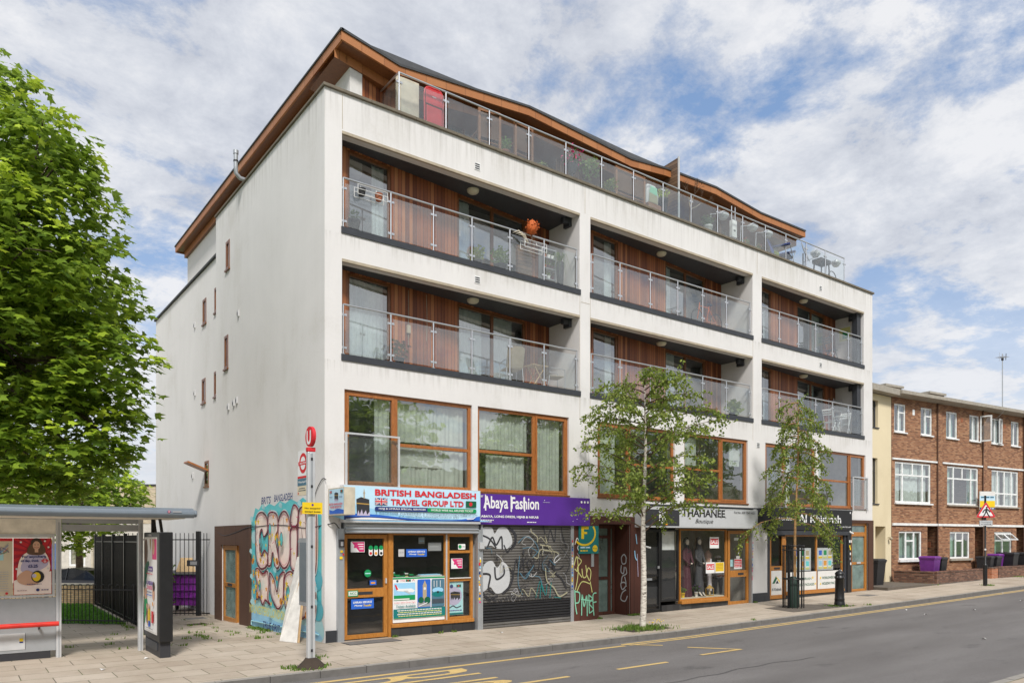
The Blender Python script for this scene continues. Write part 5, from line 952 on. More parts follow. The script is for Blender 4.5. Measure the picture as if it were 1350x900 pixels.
one('dress', t_, lambda m_: m_.loft([(0, 0, 1.0, .12, .09), (0, 0, 1.2, .13, .10), (0, 0, 1.4, .16, .1), (0, 0, 1.48, .10, .07), (0, 0, 1.54, .03, .03)], 'robe_pink', 16)); one('cloth', t_, lambda m_: m_.loft([(.05, -.02, .15, .10, .07), (.05, -.02, .6, .09, .07), (.04, -.02, 1.25, .08, .1)], 'cloth_white', 14)); one('stand', t_, lambda m_: (m_.tube([(0, 0, 0), (0, 0, 1.0)], .02, 'steel'), m_.loft([(0, 0, 0, .14, .14), (0, 0, .02, .12, .12)], 'steel', 16)))
one('window_bed', B, lambda m_: m_.box(12.2, 14.58, .16, .8, .30, .42, 'aged_beige'))
def leafball(mb, c, r, n, m, size=.05, seed=1, drop=0):
    q = random.Random(seed)
    for _ in range(n):
        a = q.uniform(0, 6.28); h = q.uniform(-1, 1); k = r*q.uniform(.4, 1); w = math.sqrt(1-h*h); p = Vector((c[0]+k*w*math.cos(a), c[1]+k*w*math.sin(a), c[2]+k*h-drop*q.random()))
        d = Vector((q.gauss(0, 1), q.gauss(0, 1), q.gauss(.2, 1))).normalized(); u = d.cross(Vector((q.random(), q.random(), q.random()))).normalized()*size*.4; d *= size
        mb.add([p, p+d*.5+u, p+d, p+d*.5-u], [(0, 1, 2, 3)], m)
def potplant(name, label, loc, pr, ph, potm, fr_, fm, n=60, leaf=.06, cat='plant', flower=None, dz=0, seed=1, group=None):
    t_ = thing(name, label, cat, loc, group=group); one('pot', t_, lambda m_: (m_.loft([(0, 0, 0, pr*.75, pr*.75), (0, 0, ph*.85, pr, pr), (0, 0, ph*.86, pr*1.1, pr*1.1), (0, 0, ph, pr*1.1, pr*1.1)], potm, 16), m_.disc((0, 0, ph-.005), pr, (0, 0, 1), 'soil')))
    mb = MB(); leafball(mb, (0, 0, ph+fr_*.8+dz), fr_, n, fm, leaf, seed); mb.tube([(0, 0, ph*.8), (0, 0, ph+fr_*.8+dz)], .008, 'twig', 6); mb.build('foliage', t_)
    if flower: mb = MB(); leafball(mb, (0, 0, ph+fr_*.9+dz), fr_*1.05, n//3, flower, leaf*.8, seed+5); mb.build('flowers', t_)
    return t_
potplant('potted_plant', 'small plant in a yellow pot at the left foot of the boutique window', (12.52, .24, .42), .07, .16, 'print_yellow' if False else 'yellow', .11, 'weed_leaf', 50)
potplant('potted_plant', 'white vase of purple and orange flowers between the mannequins feet', (13.22, .26, .42), .06, .16, 'white_plastic', .15, 'dark_leaf', 60, flower='purple_plastic')
mb = MB()
for k in range(9): a = math.radians(k*40); mb.tube([(12.28+.05*math.cos(a), .25, 1.35+.1*math.sin(a)+.05*k/9), (12.28+.1*math.cos(a), .22, 1.33+.14*math.sin(a))], .03, 'pink' if k % 2 else 'flesh', 6)
mb.tube([(12.25, .3, .42), (12.25, .28, 1.3)], .008, 'twig'); tag(mb.build('artificial_flower'), 'tall stem of pink artificial blossom at the left edge of the boutique window', 'flower')
t_ = thing('high_heeled_shoes', 'pair of pale high heeled shoes on the boutique window bed', 'shoes')
for x in (13.42, 13.58): one('shoe', t_, lambda m_: (m_.tube([(x, .3, .56), (x-.02, .22, .50), (x-.03, .14, .435)], [.03, .028, .02], 'mannequin', 8), m_.tube([(x, .32, .42), (x, .31, .56)], .008, 'mannequin', 6)))
t_ = thing('lantern', 'gold lantern beside the white cloth on the boutique window bed', 'lantern', (13.95, .28, .42))
one('frame', t_, lambda m_: ([m_.bar((sx*.09, sy*.09, 0), (sx*.09, sy*.09, .25), .014, .014, 'gold') for sx in (-1, 1) for sy in (-1, 1)], m_.box(-.1, .1, -.1, .1, 0, .02, 'gold'), m_.loft([(0, 0, .25, .14, .14), (0, 0, .34, .04, .04), (0, 0, .37, .02, .02)], 'gold', 4)))
one('candle', t_, lambda m_: m_.tube([(0, 0, .02), (0, 0, .15)], .03, 'cream', 10))

# ------------------------------------------------------------------ the man in the boutique window
def person(name, label, loc, rz):
    root = thing(name, label, 'person', loc, rz)
    J = {'pel': (0, 0, .95), 'wa': (0, 0, 1.1), 'ch': (0, .0, 1.32), 'nk': (0, .0, 1.48), 'hd': (0, -.01, 1.56), 'top': (0, -.01, 1.66)}
    E_ = [('pel', 'wa'), ('wa', 'ch'), ('ch', 'nk'), ('nk', 'hd'), ('hd', 'top')]; Rd = {'pel': .16, 'wa': .15, 'ch': .16, 'nk': .06, 'hd': .09, 'top': .07}
    for s_, n_ in ((-1, 'L'), (1, 'R')):
        J['hip'+n_] = (s_*.10, 0, .88); J['kn'+n_] = (s_*.11, -.01, .48); J['an'+n_] = (s_*.12, .02, .09); J['to'+n_] = (s_*.13, -.14, .04); E_ += [('pel', 'hip'+n_), ('hip'+n_, 'kn'+n_), ('kn'+n_, 'an'+n_), ('an'+n_, 'to'+n_)]
        J['sh'+n_] = (s_*.19, .0, 1.38); J['el'+n_] = (s_*.24, .02, 1.10); J['wr'+n_] = (s_*.14, -.17, .98); J['pa'+n_] = (s_*.07, -.22, .98); E_ += [('ch', 'sh'+n_), ('sh'+n_, 'el'+n_), ('el'+n_, 'wr'+n_), ('wr'+n_, 'pa'+n_)]
        Rd.update({'hip'+n_: .10, 'kn'+n_: .06, 'an'+n_: .045, 'to'+n_: .035, 'sh'+n_: .075, 'el'+n_: .05, 'wr'+n_: .032, 'pa'+n_: .03})
        for k in range(5):
            a = f'f{k}{n_}'; b = f'g{k}{n_}'; J[a] = (s_*(.05-.008*k), -.24, .955+.018*k); J[b] = (s_*(.01-.006*k), -.255-.004*k, .95+.018*k); E_ += [('pa'+n_, a), (a, b)]; Rd[a] = .010; Rd[b] = .008
    ks = list(J); me = bpy.data.meshes.new('body'); me.from_pydata([J[k] for k in ks], [(ks.index(a), ks.index(b)) for a, b in E_], [])
    o = bpy.data.objects.new('body', me); col.objects.link(o); o.parent = root
    o.modifiers.new('skin', 'SKIN'); 
    for i, k in enumerate(ks):
        sv_ = me.skin_vertices[0].data[i]; r = Rd[k]; sv_.radius = (r, r*.75 if k in ('pel', 'wa', 'ch') else r); sv_.use_root = (k == 'pel')
    o.modifiers.new('sub', 'SUBSURF').levels = 2; o.modifiers['sub'].render_levels = 2
    for m_ in ('grey_hoodie', 'skin', 'dark_trim'): me.materials.append(MATS[m_])
    return root, o
root, body = person('person', 'old man with white cap and beard, in a grey hooded top, behind the boutique window', (15.25, .95, .06), R(-25))
body.data.materials.clear(); m, nt, p, out = newmat('clothed_figure'); oc = nt.add('ShaderNodeTexCoord').outputs['Object']; s_ = nt.add('ShaderNodeSeparateXYZ', i_0=oc)
c1 = nt.mix(nt.math('GREATER_THAN', s_.outputs[2], .9), (.02, .02, .022), (.13, .13, .135)); hand = nt.math('MULTIPLY', nt.math('LESS_THAN', s_.outputs[1], -.2), nt.math('GREATER_THAN', s_.outputs[2], .9)); c2 = nt.mix(nt.math('MAXIMUM', nt.math('GREATER_THAN', s_.outputs[2], 1.475), hand), c1, (.17, .075, .045)); nt.l.new(c2, p.inputs['Base Color']); p.inputs['Roughness'].default_value = .8; body.data.materials.append(m)
one('cap', root, lambda m_: m_.loft([(0, 0, 1.62, .105, .115), (0, 0, 1.68, .10, .11), (0, 0, 1.70, .04, .04)], 'cloth_white', 18)); one('beard', root, lambda m_: m_.loft([(0, -.075, 1.42, .02, .015), (0, -.085, 1.46, .055, .04), (0, -.075, 1.52, .075, .05), (0, -.04, 1.55, .09, .06)], 'hair_white', 14))
one('hood', root, lambda m_: m_.loft([(0, .02, 1.38, .16, .12), (0, .03, 1.45, .12, .10), (0, .04, 1.49, .09, .08)], 'grey_hoodie', 16))
one('face', root, lambda m_: (m_.ball((-.035, -.098, 1.60), (.013, .008, .008), 'white_plastic', 8, 5), m_.ball((.035, -.098, 1.60), (.013, .008, .008), 'white_plastic', 8, 5), m_.ball((-.035, -.105, 1.60), (.006, .004, .006), 'dark', 8, 5), m_.ball((.035, -.105, 1.60), (.006, .004, .006), 'dark', 8, 5), m_.tube([(0, -.095, 1.61), (0, -.125, 1.568)], [.01, .017], 'skin', 8), m_.ball((0, -.112, 1.54), (.025, .008, .006), 'robe_maroon', 8, 5), m_.ball((-.1, 0, 1.58), (.012, .025, .035), 'skin', 8, 5), m_.ball((.1, 0, 1.58), (.012, .025, .035), 'skin', 8, 5)))
# ------------------------------------------------------------------ bus shelter
T = thing('bus_shelter', 'grey bus shelter with a red bench rail and a lit advert panel at its end', 'bus shelter', (0, 0, 0)); yb = 1.36
mb = MB(); prof = [(-.25, 2.78), (-.30, 2.85), (-.28, 2.93), (-.15, 2.98), (.6, 3.0), (1.55, 2.98), (1.62, 2.9), (1.55, 2.83), (.6, 2.80)]
mb.prism(prof, 0, -9.2, -2.86, 'shelter_roof'); mb.prism([(-.2, 2.80), (-.24, 2.86), (-.2, 2.94), (.6, 2.97), (1.5, 2.95), (1.5, 2.85)], 0, -2.86, -2.80, 'shelter_roof'); mb.build('roof', T, bevel=.02)
mb = MB(); mb.box(-9.1, -3.0, -.1, 1.4, 2.77, 2.80, 'shelter_cream'); mb.build('roof_lining', T)
bx('cross_rail', T, 'shelter_grey', (-5.0, -3.56, yb-.03, yb+.03, 2.52, 2.66), (-5.0, -3.56, yb-.02, yb+.02, 2.68, 2.76), (-9.0, -3.56, yb-.05, yb+.05, 2.76, 2.79))
for x in (-8.6, -5.06, -3.56):
    mb = MB(); mb.box(x-.045, x+.045, yb-.06, yb+.06, -.06, 2.78, 'light_metal'); mb.box(x-.012, x+.012, yb-.068, yb-.058, -.04, 2.7, 'shelter_grey'); mb.build('post', T, bevel=.01)
bx('arm', T, 'black_paint', (-3.42, -3.36, .95, 1.02, 2.5, 2.8)); mb = MB(); mb.bar((-3.35, .9, 2.45), (-3.35, 1.15, 2.82), .05, .05, 'black_paint'); mb.bar((-3.35, .3, 2.45), (-3.35, .55, 2.82), .05, .05, 'black_paint'); mb.build('roof_arm', T)
bx('back_panel', T, 'shelter_cream', -8.5, -5.11, yb-.02, yb+.02, 2.46, 2.76); bp = bx('back_panel', T, 'galv', (-8.5, -5.11, yb-.02, yb+.02, .14, .62), (-8.5, -5.11, yb-.015, yb+.015, .62, 1.2)); bx('base_strip', T, 'dark', -8.5, -5.2, yb-.01, yb+.02, -.06, .14)
bx('hatch', bp, 'light_metal', -6.3, -5.62, yb-.03, yb-.02, .2, .52); bx('hatch_gap', bp, 'dark', -5.626, -5.62, yb-.032, yb-.03, .2, .52); P = Panel(.001, yb-.031); P.rect(-5.72, -5.66, .36, .42, 'yellow'); P.rect(-5.72, -5.66, .33, .36, 'navy'); P.build('sticker', bp)
mb = MB(); mb.tube([(-8.5, yb-.26, .69), (-5.08, yb-.26, .69)], .048, 'bench_red', 12); b_ = mb.build('bench_rail', T); 
mb = MB(); [mb.bar((x, yb-.24, .67), (x, yb-.02, .60), .03, .05, 'dark_trim') for x in (-8.0, -7.0, -6.2, -5.4)]; mb.build('bracket', b_)
fr_ = bx('poster_frame', T, 'light_metal', (-8.5, -5.13, yb-.05, yb-.01, 1.22, 1.26), (-8.5, -5.13, yb-.05, yb-.01, 2.39, 2.46), (-5.17, -5.13, yb-.05, yb-.01, 1.26, 2.39), (-7.0, -6.95, yb-.05, yb-.01, 1.26, 2.39)); 
T2 = thing('bus_poster', 'red travel poster with a woman, at the back of the bus shelter', 'poster'); one('sheet', T2, lambda m_: m_.box(-5.82, -5.18, yb-.035, yb-.03, 1.27, 2.38, 'red'))
P = Panel(.001, yb-.036); cx, cz = -5.42, 2.1
for k in range(22):
    a = k*.2856+.1; 
    def cl(r_): u = cx+r_*math.cos(a+.03); v = cz+r_*math.sin(a+.03); return (min(max(u, -5.81), -5.19), min(max(v, 1.75), 2.37))
    p1 = cl(.15); p2 = (min(max(cx+.55*math.cos(a), -5.81), -5.19), min(max(cz+.55*math.sin(a), 1.75), 2.37)); p3 = (min(max(cx+.55*math.cos(a+.13), -5.81), -5.19), min(max(cz+.55*math.sin(a+.13), 1.75), 2.37)); P.pg([p1, p2, p3], 'deepred')
P.pg([(-5.81, 1.28), (-5.19, 1.28), (-5.19, 1.72), (-5.45, 1.7), (-5.81, 1.55)], 'flesh'); P.pg(smooth([(-5.75, 1.5), (-5.72, 1.95), (-5.55, 2.12), (-5.32, 2.12), (-5.22, 1.9), (-5.24, 1.7), (-5.5, 1.55)], 5, True), 'flesh'); P.pg(smooth([(-5.70, 1.75), (-5.62, 2.02), (-5.45, 2.1), (-5.3, 2.05), (-5.25, 1.85), (-5.5, 1.7)], 5, True), 'lilac')
P.circ(-5.44, 2.27, .10, 'hair', 18, .115); P.pg(smooth([(-5.54, 2.25), (-5.6, 2.1), (-5.52, 2.05), (-5.36, 2.05), (-5.29, 2.12), (-5.34, 2.25)], 5, True), 'brown'); P.circ(-5.44, 2.235, .062, 'face', 18, .085); P.rect(-5.47, -5.41, 2.1, 2.17, 'face'); P.stroke([(-5.48, 2.2), (-5.44, 2.19), (-5.4, 2.2)], .008, 'deepred')
for u in (-5.465, -5.415): P.circ(u, 2.25, .009, 'dark', 8)
P.pg(smooth([(-5.76, 1.62), (-5.6, 1.75), (-5.42, 1.62), (-5.4, 1.5), (-5.55, 1.45), (-5.72, 1.5)], 5, True), 'face'); P.circ(-5.42, 1.62, .11, 'black', 18, .12); P.circ(-5.44, 1.62, .07, 'yellow', 16, .09); P.circ(-5.48, 1.64, .04, 'lilac', 12)
P.text('For anywhere', -5.68, -5.28, 2.0-.02, 2.04, 'navy', .03); P.text('all day, think', -5.70, -5.40, 1.9, 1.96, 'navy', .03); P.circ(-5.3, 1.93, .045, 'red', 16); P.circ(-5.3, 1.93, .028, 'white', 16); P.rect(-5.36, -5.24, 1.92, 1.945, 'red'); P.text('£5.25', -5.58, -5.42, 1.80, 1.86, 'navy', .03)
for u, v in ((-5.3, 2.32), (-5.7, 2.3), (-5.24, 2.2), (-5.77, 1.78), (-5.25, 1.78)): P.circ(u, v, .02, 'paper', 6)
P.squiggle(-5.6, -5.35, 1.47, .012, 'navy', 3); P.circ(-5.42, 1.36, .03, 'navy', 12); P.squiggle(-5.36, -5.24, 1.35, .018, 'navy', 4); P.squiggle(-5.76, -5.6, 1.35, .01, 'wine', 6); P.build('print', T2)
T2 = thing('route_map', 'pale bus map and timetable sheet left of the red poster in the shelter frame', 'map'); one('sheet', T2, lambda m_: m_.box(-6.9, -5.83, yb-.035, yb-.03, 1.27, 2.32, 'cream')); 
P = Panel(.001, yb-.036); P.rect(-6.9, -5.83, 2.32, 2.38, 'red'); P.rect(-6.4, -5.98, 1.95, 2.14, 'palecyan')
for k in range(7): P.stroke([(-6.8+k*.13, 1.9+.03*k), (-6.5+k*.08, 2.2), (-6.2+k*.05, 2.0+.02*k), (-5.9, 2.28-k*.03)], .008, ['grey', 'blue', 'midgrey', 'red', 'green', 'grey', 'purple'][k])
for i in range(4):
    for k in range(9): P.squiggle(-6.85+i*.25, -6.65+i*.25, 1.36+k*.045, .014, 'midgrey', i*9+k)
P.circ(-5.93, 1.31, .025, 'red', 12); P.build('print', T2)
# advert panel at the end of the shelter, facing along the street
T2 = thing('advert_panel', 'tall black framed advertising panel standing at the right end of the bus shelter', 'advert', (0, 0, 0))
mb = MB(); mb.box(-3.50, -3.25, -.18, 1.32, .32, 2.50, 'black_paint'); mb.build('case', T2, bevel=.015); one('plinth', T2, lambda m_: (m_.box(-3.47, -3.28, -.10, 1.30, -.04, .32, 'dark'), m_.box(-3.49, -3.47, .1, 1.2, .12, .28, 'dark_trim')))
P = Panel(.001, 0); P.rect(-1.24, -.02, .44, 2.40, 'paper'); u0, u1 = -1.20, -.06
P.rect(u0, u1, .48, 2.36, 'white'); P.pg(smooth([(u0, 1.9), (u0, 2.3), (u0+.2, 2.34), (u0+.3, 2.1), (u0+.22, 1.85), (u0+.1, 1.7)], 5, True), 'brown'); P.pg(smooth([(u0, 1.75), (u0+.3, 1.9), (u0+.45, 1.85), (u0+.3, 1.7), (u0+.1, 1.4), (u0, 1.3)], 5, True), 'dkgreen')
P.rect(u0+.74, u1, 1.95, 2.36, 'pink'); P.circ(u0+.85, 2.2, .12, 'face', 14, .16); P.pg([(u0+.5, 2.36), (u0+.62, 2.36), (u0+.58, 2.1)], 'gold'); P.pg(smooth([(u0, 1.3), (u0+.25, 1.1), (u0+.3, .95), (u0+.1, .75), (u0, .6)], 5, True), 'green'); P.circ(u0+.12, 1.22, .14, 'face', 14, .12); P.circ(u0+.88, 1.25, .11, 'face', 14, .14); P.circ(u0+.9, 1.4, .1, 'hair', 12)
P.rect(u0+.38, u0+.8, 1.70, 1.80, 'purple'); P.text('Summer', u0+.42, u0+.76, 1.72, 1.78, 'white', .02); P.rect(u0+.2, u0+.8, 1.64, 1.655, 'red'); P.text('ALL WEEKENDS', u0+.2, u0+.85, 1.42, 1.5, 'purple', .04); P.text('ON THE PITCH', u0+.28, u0+.78, 1.32, 1.4, 'pink', .04); P.rect(u0+.22, u0+.8, 1.2, 1.215, 'blue'); P.squiggle(u0+.3, u0+.75, 1.26, .02, 'navy', 3)
for u, v, c_ in ((u0+.3, .85, 'brown'), (u0+.42, .8, 'gold'), (u0+.52, .86, 'yellow')): P.pg(smooth([(u-.07, v-.2), (u+.07, v-.2), (u+.06, v+.05), (u-.05, v+.05)], 4, True), c_); P.circ(u, v+.12, .055, 'face', 12)
P.rect(u0+.46, u0+.6, .56, .68, 'blue'); P.rect(u0+.76, u0+.94, .66, .9, 'red'); P.squiggle(u0+.2, u0+.9, .52, .015, 'grey', 8); P.circ(u0+.9, 1.05, .05, 'orange', 10)
P.build('print', T2, loc=(-3.5015, 0, 0), rz=R(-90)); one('header', T2, lambda m_: m_.box(-3.51, -3.501, .5, .8, 2.42, 2.46, 'grey'))
P = Panel(.001, -.303); P.circ(-3.35, 2.9, .025, 'red', 12); P.circ(-3.35, 2.9, .014, 'white', 10); P.rect(-3.39, -3.31, 2.895, 2.905, 'navy'); P.rect(-3.28, -3.12, 2.885, 2.915, 'grey'); P.build('roundel', T)
# ------------------------------------------------------------------ bus stop pole
T = thing('bus_stop_pole', 'tall grey bus stop post with red ringed signs, standing at the kerb', 'bus stop', (-1.50, -2.94, 0))
one('post', T, lambda m_: (m_.box(-.070, .070, -.05, .05, 0, 3.96, 'light_metal'), m_.box(-.025, .025, -.055, .055, .05, 3.94, 'galv'), m_.box(-.075, .075, -.055, .055, 3.96, 4.04, 'red')), bevel=.012)
one('base_cover', T, lambda m_: m_.loft([(0, 0, 0, .27, .24), (.01, 0, .05, .24, .2), (.02, .01, .13, .16, .13), (0, 0, .19, .10, .08)], 'soil', 9, 2.2))
P = MB(); P.tube([(-.03, 0, 4.24), (.03, 0, 4.24)], .185, 'red', 28); P.tube([(-.034, 0, 4.24), (.034, 0, 4.24)], .16, 'red', 28); rd = P.build('roundel', T)
P = Panel(.002, -.036); P.stroke([(-.075, 4.35), (-.075, 4.2), (-.04, 4.13), (.04, 4.13), (.075, 4.2), (.075, 4.35)], .055, 'white'); P.circ(0, 4.24, .001, 'white', 4); P.build('letter', rd, rz=R(-90))
fl = one('flag', T, lambda m_: m_.box(-.02, .02, .06, .58, 3.18, 4.02, 'white')); P = Panel(.0012, -.021); P.circ(-.32, 3.78, .19, 'red', 26); P.circ(-.32, 3.78, .125, 'white', 24); P.rect(-.55, -.09, 3.745, 3.815, 'red'); P.text('BUS STOP', -.47, -.17, 3.763, 3.797, 'white', .03); P.rect(-.58, -.06, 3.5, 3.54, 'red'); P.rect(-.58, -.06, 3.36, 3.49, 'steelblue'); P.text('Whitechapel Rd', -.54, -.1, 3.40, 3.45, 'white', .02); P.rect(-.58, -.06, 3.18, 3.355, 'cream'); P.squiggle(-.5, -.2, 3.3, .018, 'slate', 3); P.squiggle(-.52, -.16, 3.26, .018, 'slate', 4); P.rect(-.55, -.51, 3.2, 3.24, 'red')
P.build('flag_print', fl, rz=R(-90))
ys = one('parking_plate', T, lambda m_: m_.box(-.19, .19, -.09, -.07, 2.82, 3.03, 'yellow')); P = Panel(.001, -.091); P.circ(0, 2.985, .022, 'purple', 12); P.text('No stopping', -.15, .15, 2.9, 2.94, 'black', .02); P.text('except buses', -.15, .15, 2.84, 2.88, 'black', .02); P.build('lettering', ys)
one('timetable_case', T, lambda m_: (m_.box(-.03, .03, .06, .50, 1.12, 2.38, 'galv'), m_.box(-.036, -.03, .10, .46, 1.2, 2.3, 'shelter_roof')), bevel=.008)
one('bolt', T, lambda m_: [m_.box(-.02, .02, -.062, -.055, z, z+.05, 'dark') for z in (.3, 1.1, 2.2, 3.3, 3.8)])
# old boards leaning on the mural wall
def lean(name, label, p0, p1, q0, q1, th, m):
    p0, p1, q0, q1 = map(Vector, (p0, p1, q0, q1)); n = (p1-p0).cross(q0-p0).normalized()*th; mb = MB(); mb.add([p0, p1, q1, q0, p0+n, p1+n, q1+n, q0+n], [(0, 1, 2, 3), (7, 6, 5, 4), (0, 4, 5, 1), (1, 5, 6, 2), (2, 6, 7, 3), (3, 7, 4, 0)], m); tag(mb.build(name), label, 'board')
lean('leaning_board', 'tall white board leaning against the mural behind the bus stop post', (-.70, .92, -.0), (-.50, .38, 0), (-.06, 1.02, 1.95), (-.06, 1.5, 1.92), .02, 'board_white')
lean('leaning_board', 'bare plywood sheet leaning behind the white board on the mural wall', (-.62, .90, 0), (-.45, .36, 0), (-.03, .93, 2.0), (-.03, 1.45, 2.0), .02, 'plywood')
# ------------------------------------------------------------------ fences, lawn edge, bins, yard
def railings(name, label, a, b, z0a, z0b, h, gap, r, m='black_paint', rails=(.12, -.12), bow=False, posts=(), pw=.05, group=None, cat='fence', flat=False):
    a, b = Vector(a), Vector(b); L = (b-a).length; d = (b-a)/L; T = thing(name, label, cat, (a.x, a.y, 0), group=group)
    def z0(s): return z0a+(z0b-z0a)*s/L
    mb = MB(); s = gap/2
    while s < L:
        p = d*s; 
        if flat: mb.obox((p.x, p.y, z0(s)+h/2), (d.x*r*.6, d.y*r*.6, 0), (-d.y*r*1.5, d.x*r*1.5, 0), (0, 0, h/2), m)
        else: mb.tube([(p.x, p.y, z0(s)+.02), (p.x, p.y, z0(s)+h)], r, m, 6)
        s += gap
    mb.build('bar', T)['kind'] = 'stuff' if L/gap > 100 else 'thing'
    for k in rails: zz_ = k if k > 0 else h+k; mb = MB(); mb.bar((0, 0, z0(0)+zz_), (d.x*L, d.y*L, z0(L)+zz_), .03, .035, m); mb.build('rail', T)
    if bow:
        mb = MB(); s = gap/2
        while s+gap < L:
            pts = [(d.x*(s+gap/2-gap/2*math.cos(t_)), d.y*(s+gap/2-gap/2*math.cos(t_)), z0(s)+h+gap*.5*math.sin(t_)) for t_ in np.linspace(0, math.pi, 7)]; mb.tube(pts, r, m, 6); s += 2*gap
        mb.build('hoop', T)
    for s in posts: p = d*s; mb = MB(); mb.obox((p.x, p.y, z0(s)+(h+.06)/2), (d.x*pw, d.y*pw, 0), (-d.y*pw, d.x*pw, 0), (0, 0, (h+.06)/2), m); mb.build('post', T)
    return T
railings('low_fence', 'knee high dark bow topped railing in front of the lawn', (-8.0, 13.9), (-2.35, 8.15), -.2, -.17, 1.12, .125, .011, bow=True, posts=(.3, 2.6, 5.0, 7.9), pw=.022, rails=(.1, -.1))
railings('tall_fence', 'tall black fence of close flat bars running back beside the lawn', (-2.45, 7.6), (-2.3, 17.0), -.18, -.2, 2.65, .125, .011, flat=True, posts=(.05, 2.4, 4.8, 7.2, 9.3), pw=.05, rails=(.12, -.2))
G_ = railings('metal_gate', 'black vertical bar gate closing the yard beside the white building', (-2.35, 11.75), (-.12, 10.02), -.2, -.2, 2.75, .145, .012, posts=(2.72,), pw=.065, rails=(.08, -.22), cat='gate')
one('lock_box', G_, lambda m_: (m_.obox((2.0, -1.6, 1.55), (.16, -.12, 0), (.02, .03, 0), (0, 0, .1), 'dark'), m_.obox((2.0, -1.64, 1.55), (.09, -.07, 0), (.01, .015, 0), (0, 0, .06), 'grey')))
railings('gate_side_panel', 'two spare black bars filling the gap between the gate post and the building', (-.1, 10.0), (.1, 9.85), -.2, -.2, 2.75, .1, .012, rails=(.08, -.22))
T = thing('dumpster', 'big purple wheeled waste container with a dark lid behind the black gate', 'waste container', (.0, 12.1, -.2), R(-36.8))
mb = MB(); mb.prism([(-.42, .22), (.45, .22), (.5, 1.28), (-.5, 1.28)], 0, -.75, .75, 'purple_paint')
for x in (-.72, -.42, -.12, .18, .48, .7): mb.prism([(-.46, .24), (-.42, .24), (-.5, 1.24), (-.54, 1.24)], 0, x-.02, x+.02, 'purple_paint')
for z in (.5, .75, 1.0): mb.box(-.75, .75, -.53-.0, -.44, z, z+.03, 'purple_paint')
mb.build('body', T, bevel=.01); one('lid', T, lambda m_: (m_.prism([(-.6, 1.29), (.55, 1.29), (.5, 1.42), (-.2, 1.4), (-.6, 1.33)], 0, -.8, .8, 'dark_trim')), bevel=.02)
for x in (-.6, .6):
    for y in (-.35, .35): w = one('wheel', T, lambda m_: m_.tube([(x-.03, y, .1), (x+.03, y, .1)], .1, 'rubber', 14)); one('castor', w, lambda m_: m_.box(x-.05, x+.05, y-.05, y+.05, .15, .23, 'galv'))
mb = MB(); mb.obox((-.05, 12.1, 1.42), (.28, -.2, 0), (.12, .16, .25), (.01, .012, -.01), 'plywood'); tag(mb.build('cardboard_flap'), 'tilted sheet of bare wood sticking up from the purple waste container', 'board')
T = thing('climbing_plant', 'straggly green plant growing up beside the purple waste container', 'plant', (-.95, 11.6, -.2)); mb = MB(); q = random.Random(2)
for k in range(5): leafball(mb, (q.uniform(-.15, .25), q.uniform(-.15, .2), .5+k*.3), .26, 26, 'weed_leaf', .13, k)
mb.build('foliage', T); one('stem', T, lambda m_: (m_.tube([(0, 0, 0), (.05, 0, .8), (.1, .05, 1.7)], [.015, .012, .006], 'twig', 6)))
VX, VY = .8006, -.5990       # a direction square to the camera's own view, along which the yard's back walls run
def wall_line(name, label, a, L, z0, z1, th, m, cat='wall', cap=None):
    T = thing(name, label, cat, (a[0], a[1], 0), math.atan2(VY, VX)); one('masonry', T, lambda m_: m_.box(0, L, 0, th, z0, z1, m)); 
    if cap: one('coping', T, lambda m_: m_.box(-.02, L+.02, -.03, th+.03, z1, z1+.06, cap))
    return T
wall_line('brick_wall', 'low yellow brick wall at the far edge of the lawn', (-11.2, 23.6), 11.0, -.4, .56, .22, 'yellow_brick', cap='concrete')
# dark car beyond the lawn wall
T = thing('parked_car', 'black car parked beyond the low yellow wall, half hidden by the tall fence', 'car', (-2.3, 20.2, -.30), math.atan2(VY, VX)+math.pi)
def carbody(mb):
    st = [(-2.1, .35, .62, .72), (-1.9, .25, .82, .80), (-1.2, .22, .90, .84), (-.9, .22, .93, .85), (0, .22, .95, .86), (1.0, .22, .97, .86), (1.9, .25, .95, .82), (2.15, .35, .8, .72)]
    ring = lambda x, lo, hi, w: [(x, -w*.96, lo), (x, -w, (lo+hi)/2), (x, -w*.95, hi), (x, w*.95, hi), (x, w, (lo+hi)/2), (x, w*.96, lo)]
    v = [p_ for s_ in st for p_ in ring(*s_)]; n = 6
    mb.add(v, [(i*n+k, i*n+(k+1) % n, (i+1)*n+(k+1) % n, (i+1)*n+k) for i in range(len(st)-1) for k in range(n)]+[(5, 4, 3, 2, 1, 0), tuple(range((len(st)-1)*n, len(st)*n))], 'car_black', True)
one('body', T, carbody)
def cabin(mb):
    st = [(-1.15, .90, .75), (-.45, 1.32, .62), (.2, 1.42, .62), (1.0, 1.38, .6), (1.75, .98, .68)]; v = []
    for x, z, w in st: v += [(x, -.80, .88), (x, -w, z), (x, w, z), (x, .80, .88)]
    mb.add(v, [(i*4+k, i*4+k+1, (i+1)*4+k+1, (i+1)*4+k) for i in range(4) for k in range(3)], 'car_glass')
one('window', T, cabin)
one('roof', T, lambda m_: m_.add([(-.45, -.63, 1.325), (.2, -.63, 1.43), (1.0, -.61, 1.39), (-.45, .63, 1.325), (.2, .63, 1.43), (1.0, .61, 1.39)], [(0, 1, 4, 3), (1, 2, 5, 4)], 'car_black')); one('pillar', T, lambda m_: [m_.bar(a, b, .04, .03, 'car_black') for s_ in (-1, 1) for a, b in (((-1.15, s_*.78, .9), (-.45, s_*.635, 1.34)), ((.3, s_*.8, .95), (.3, s_*.635, 1.42)), ((1.0, s_*.61, 1.39), (1.75, s_*.72, .98)))])
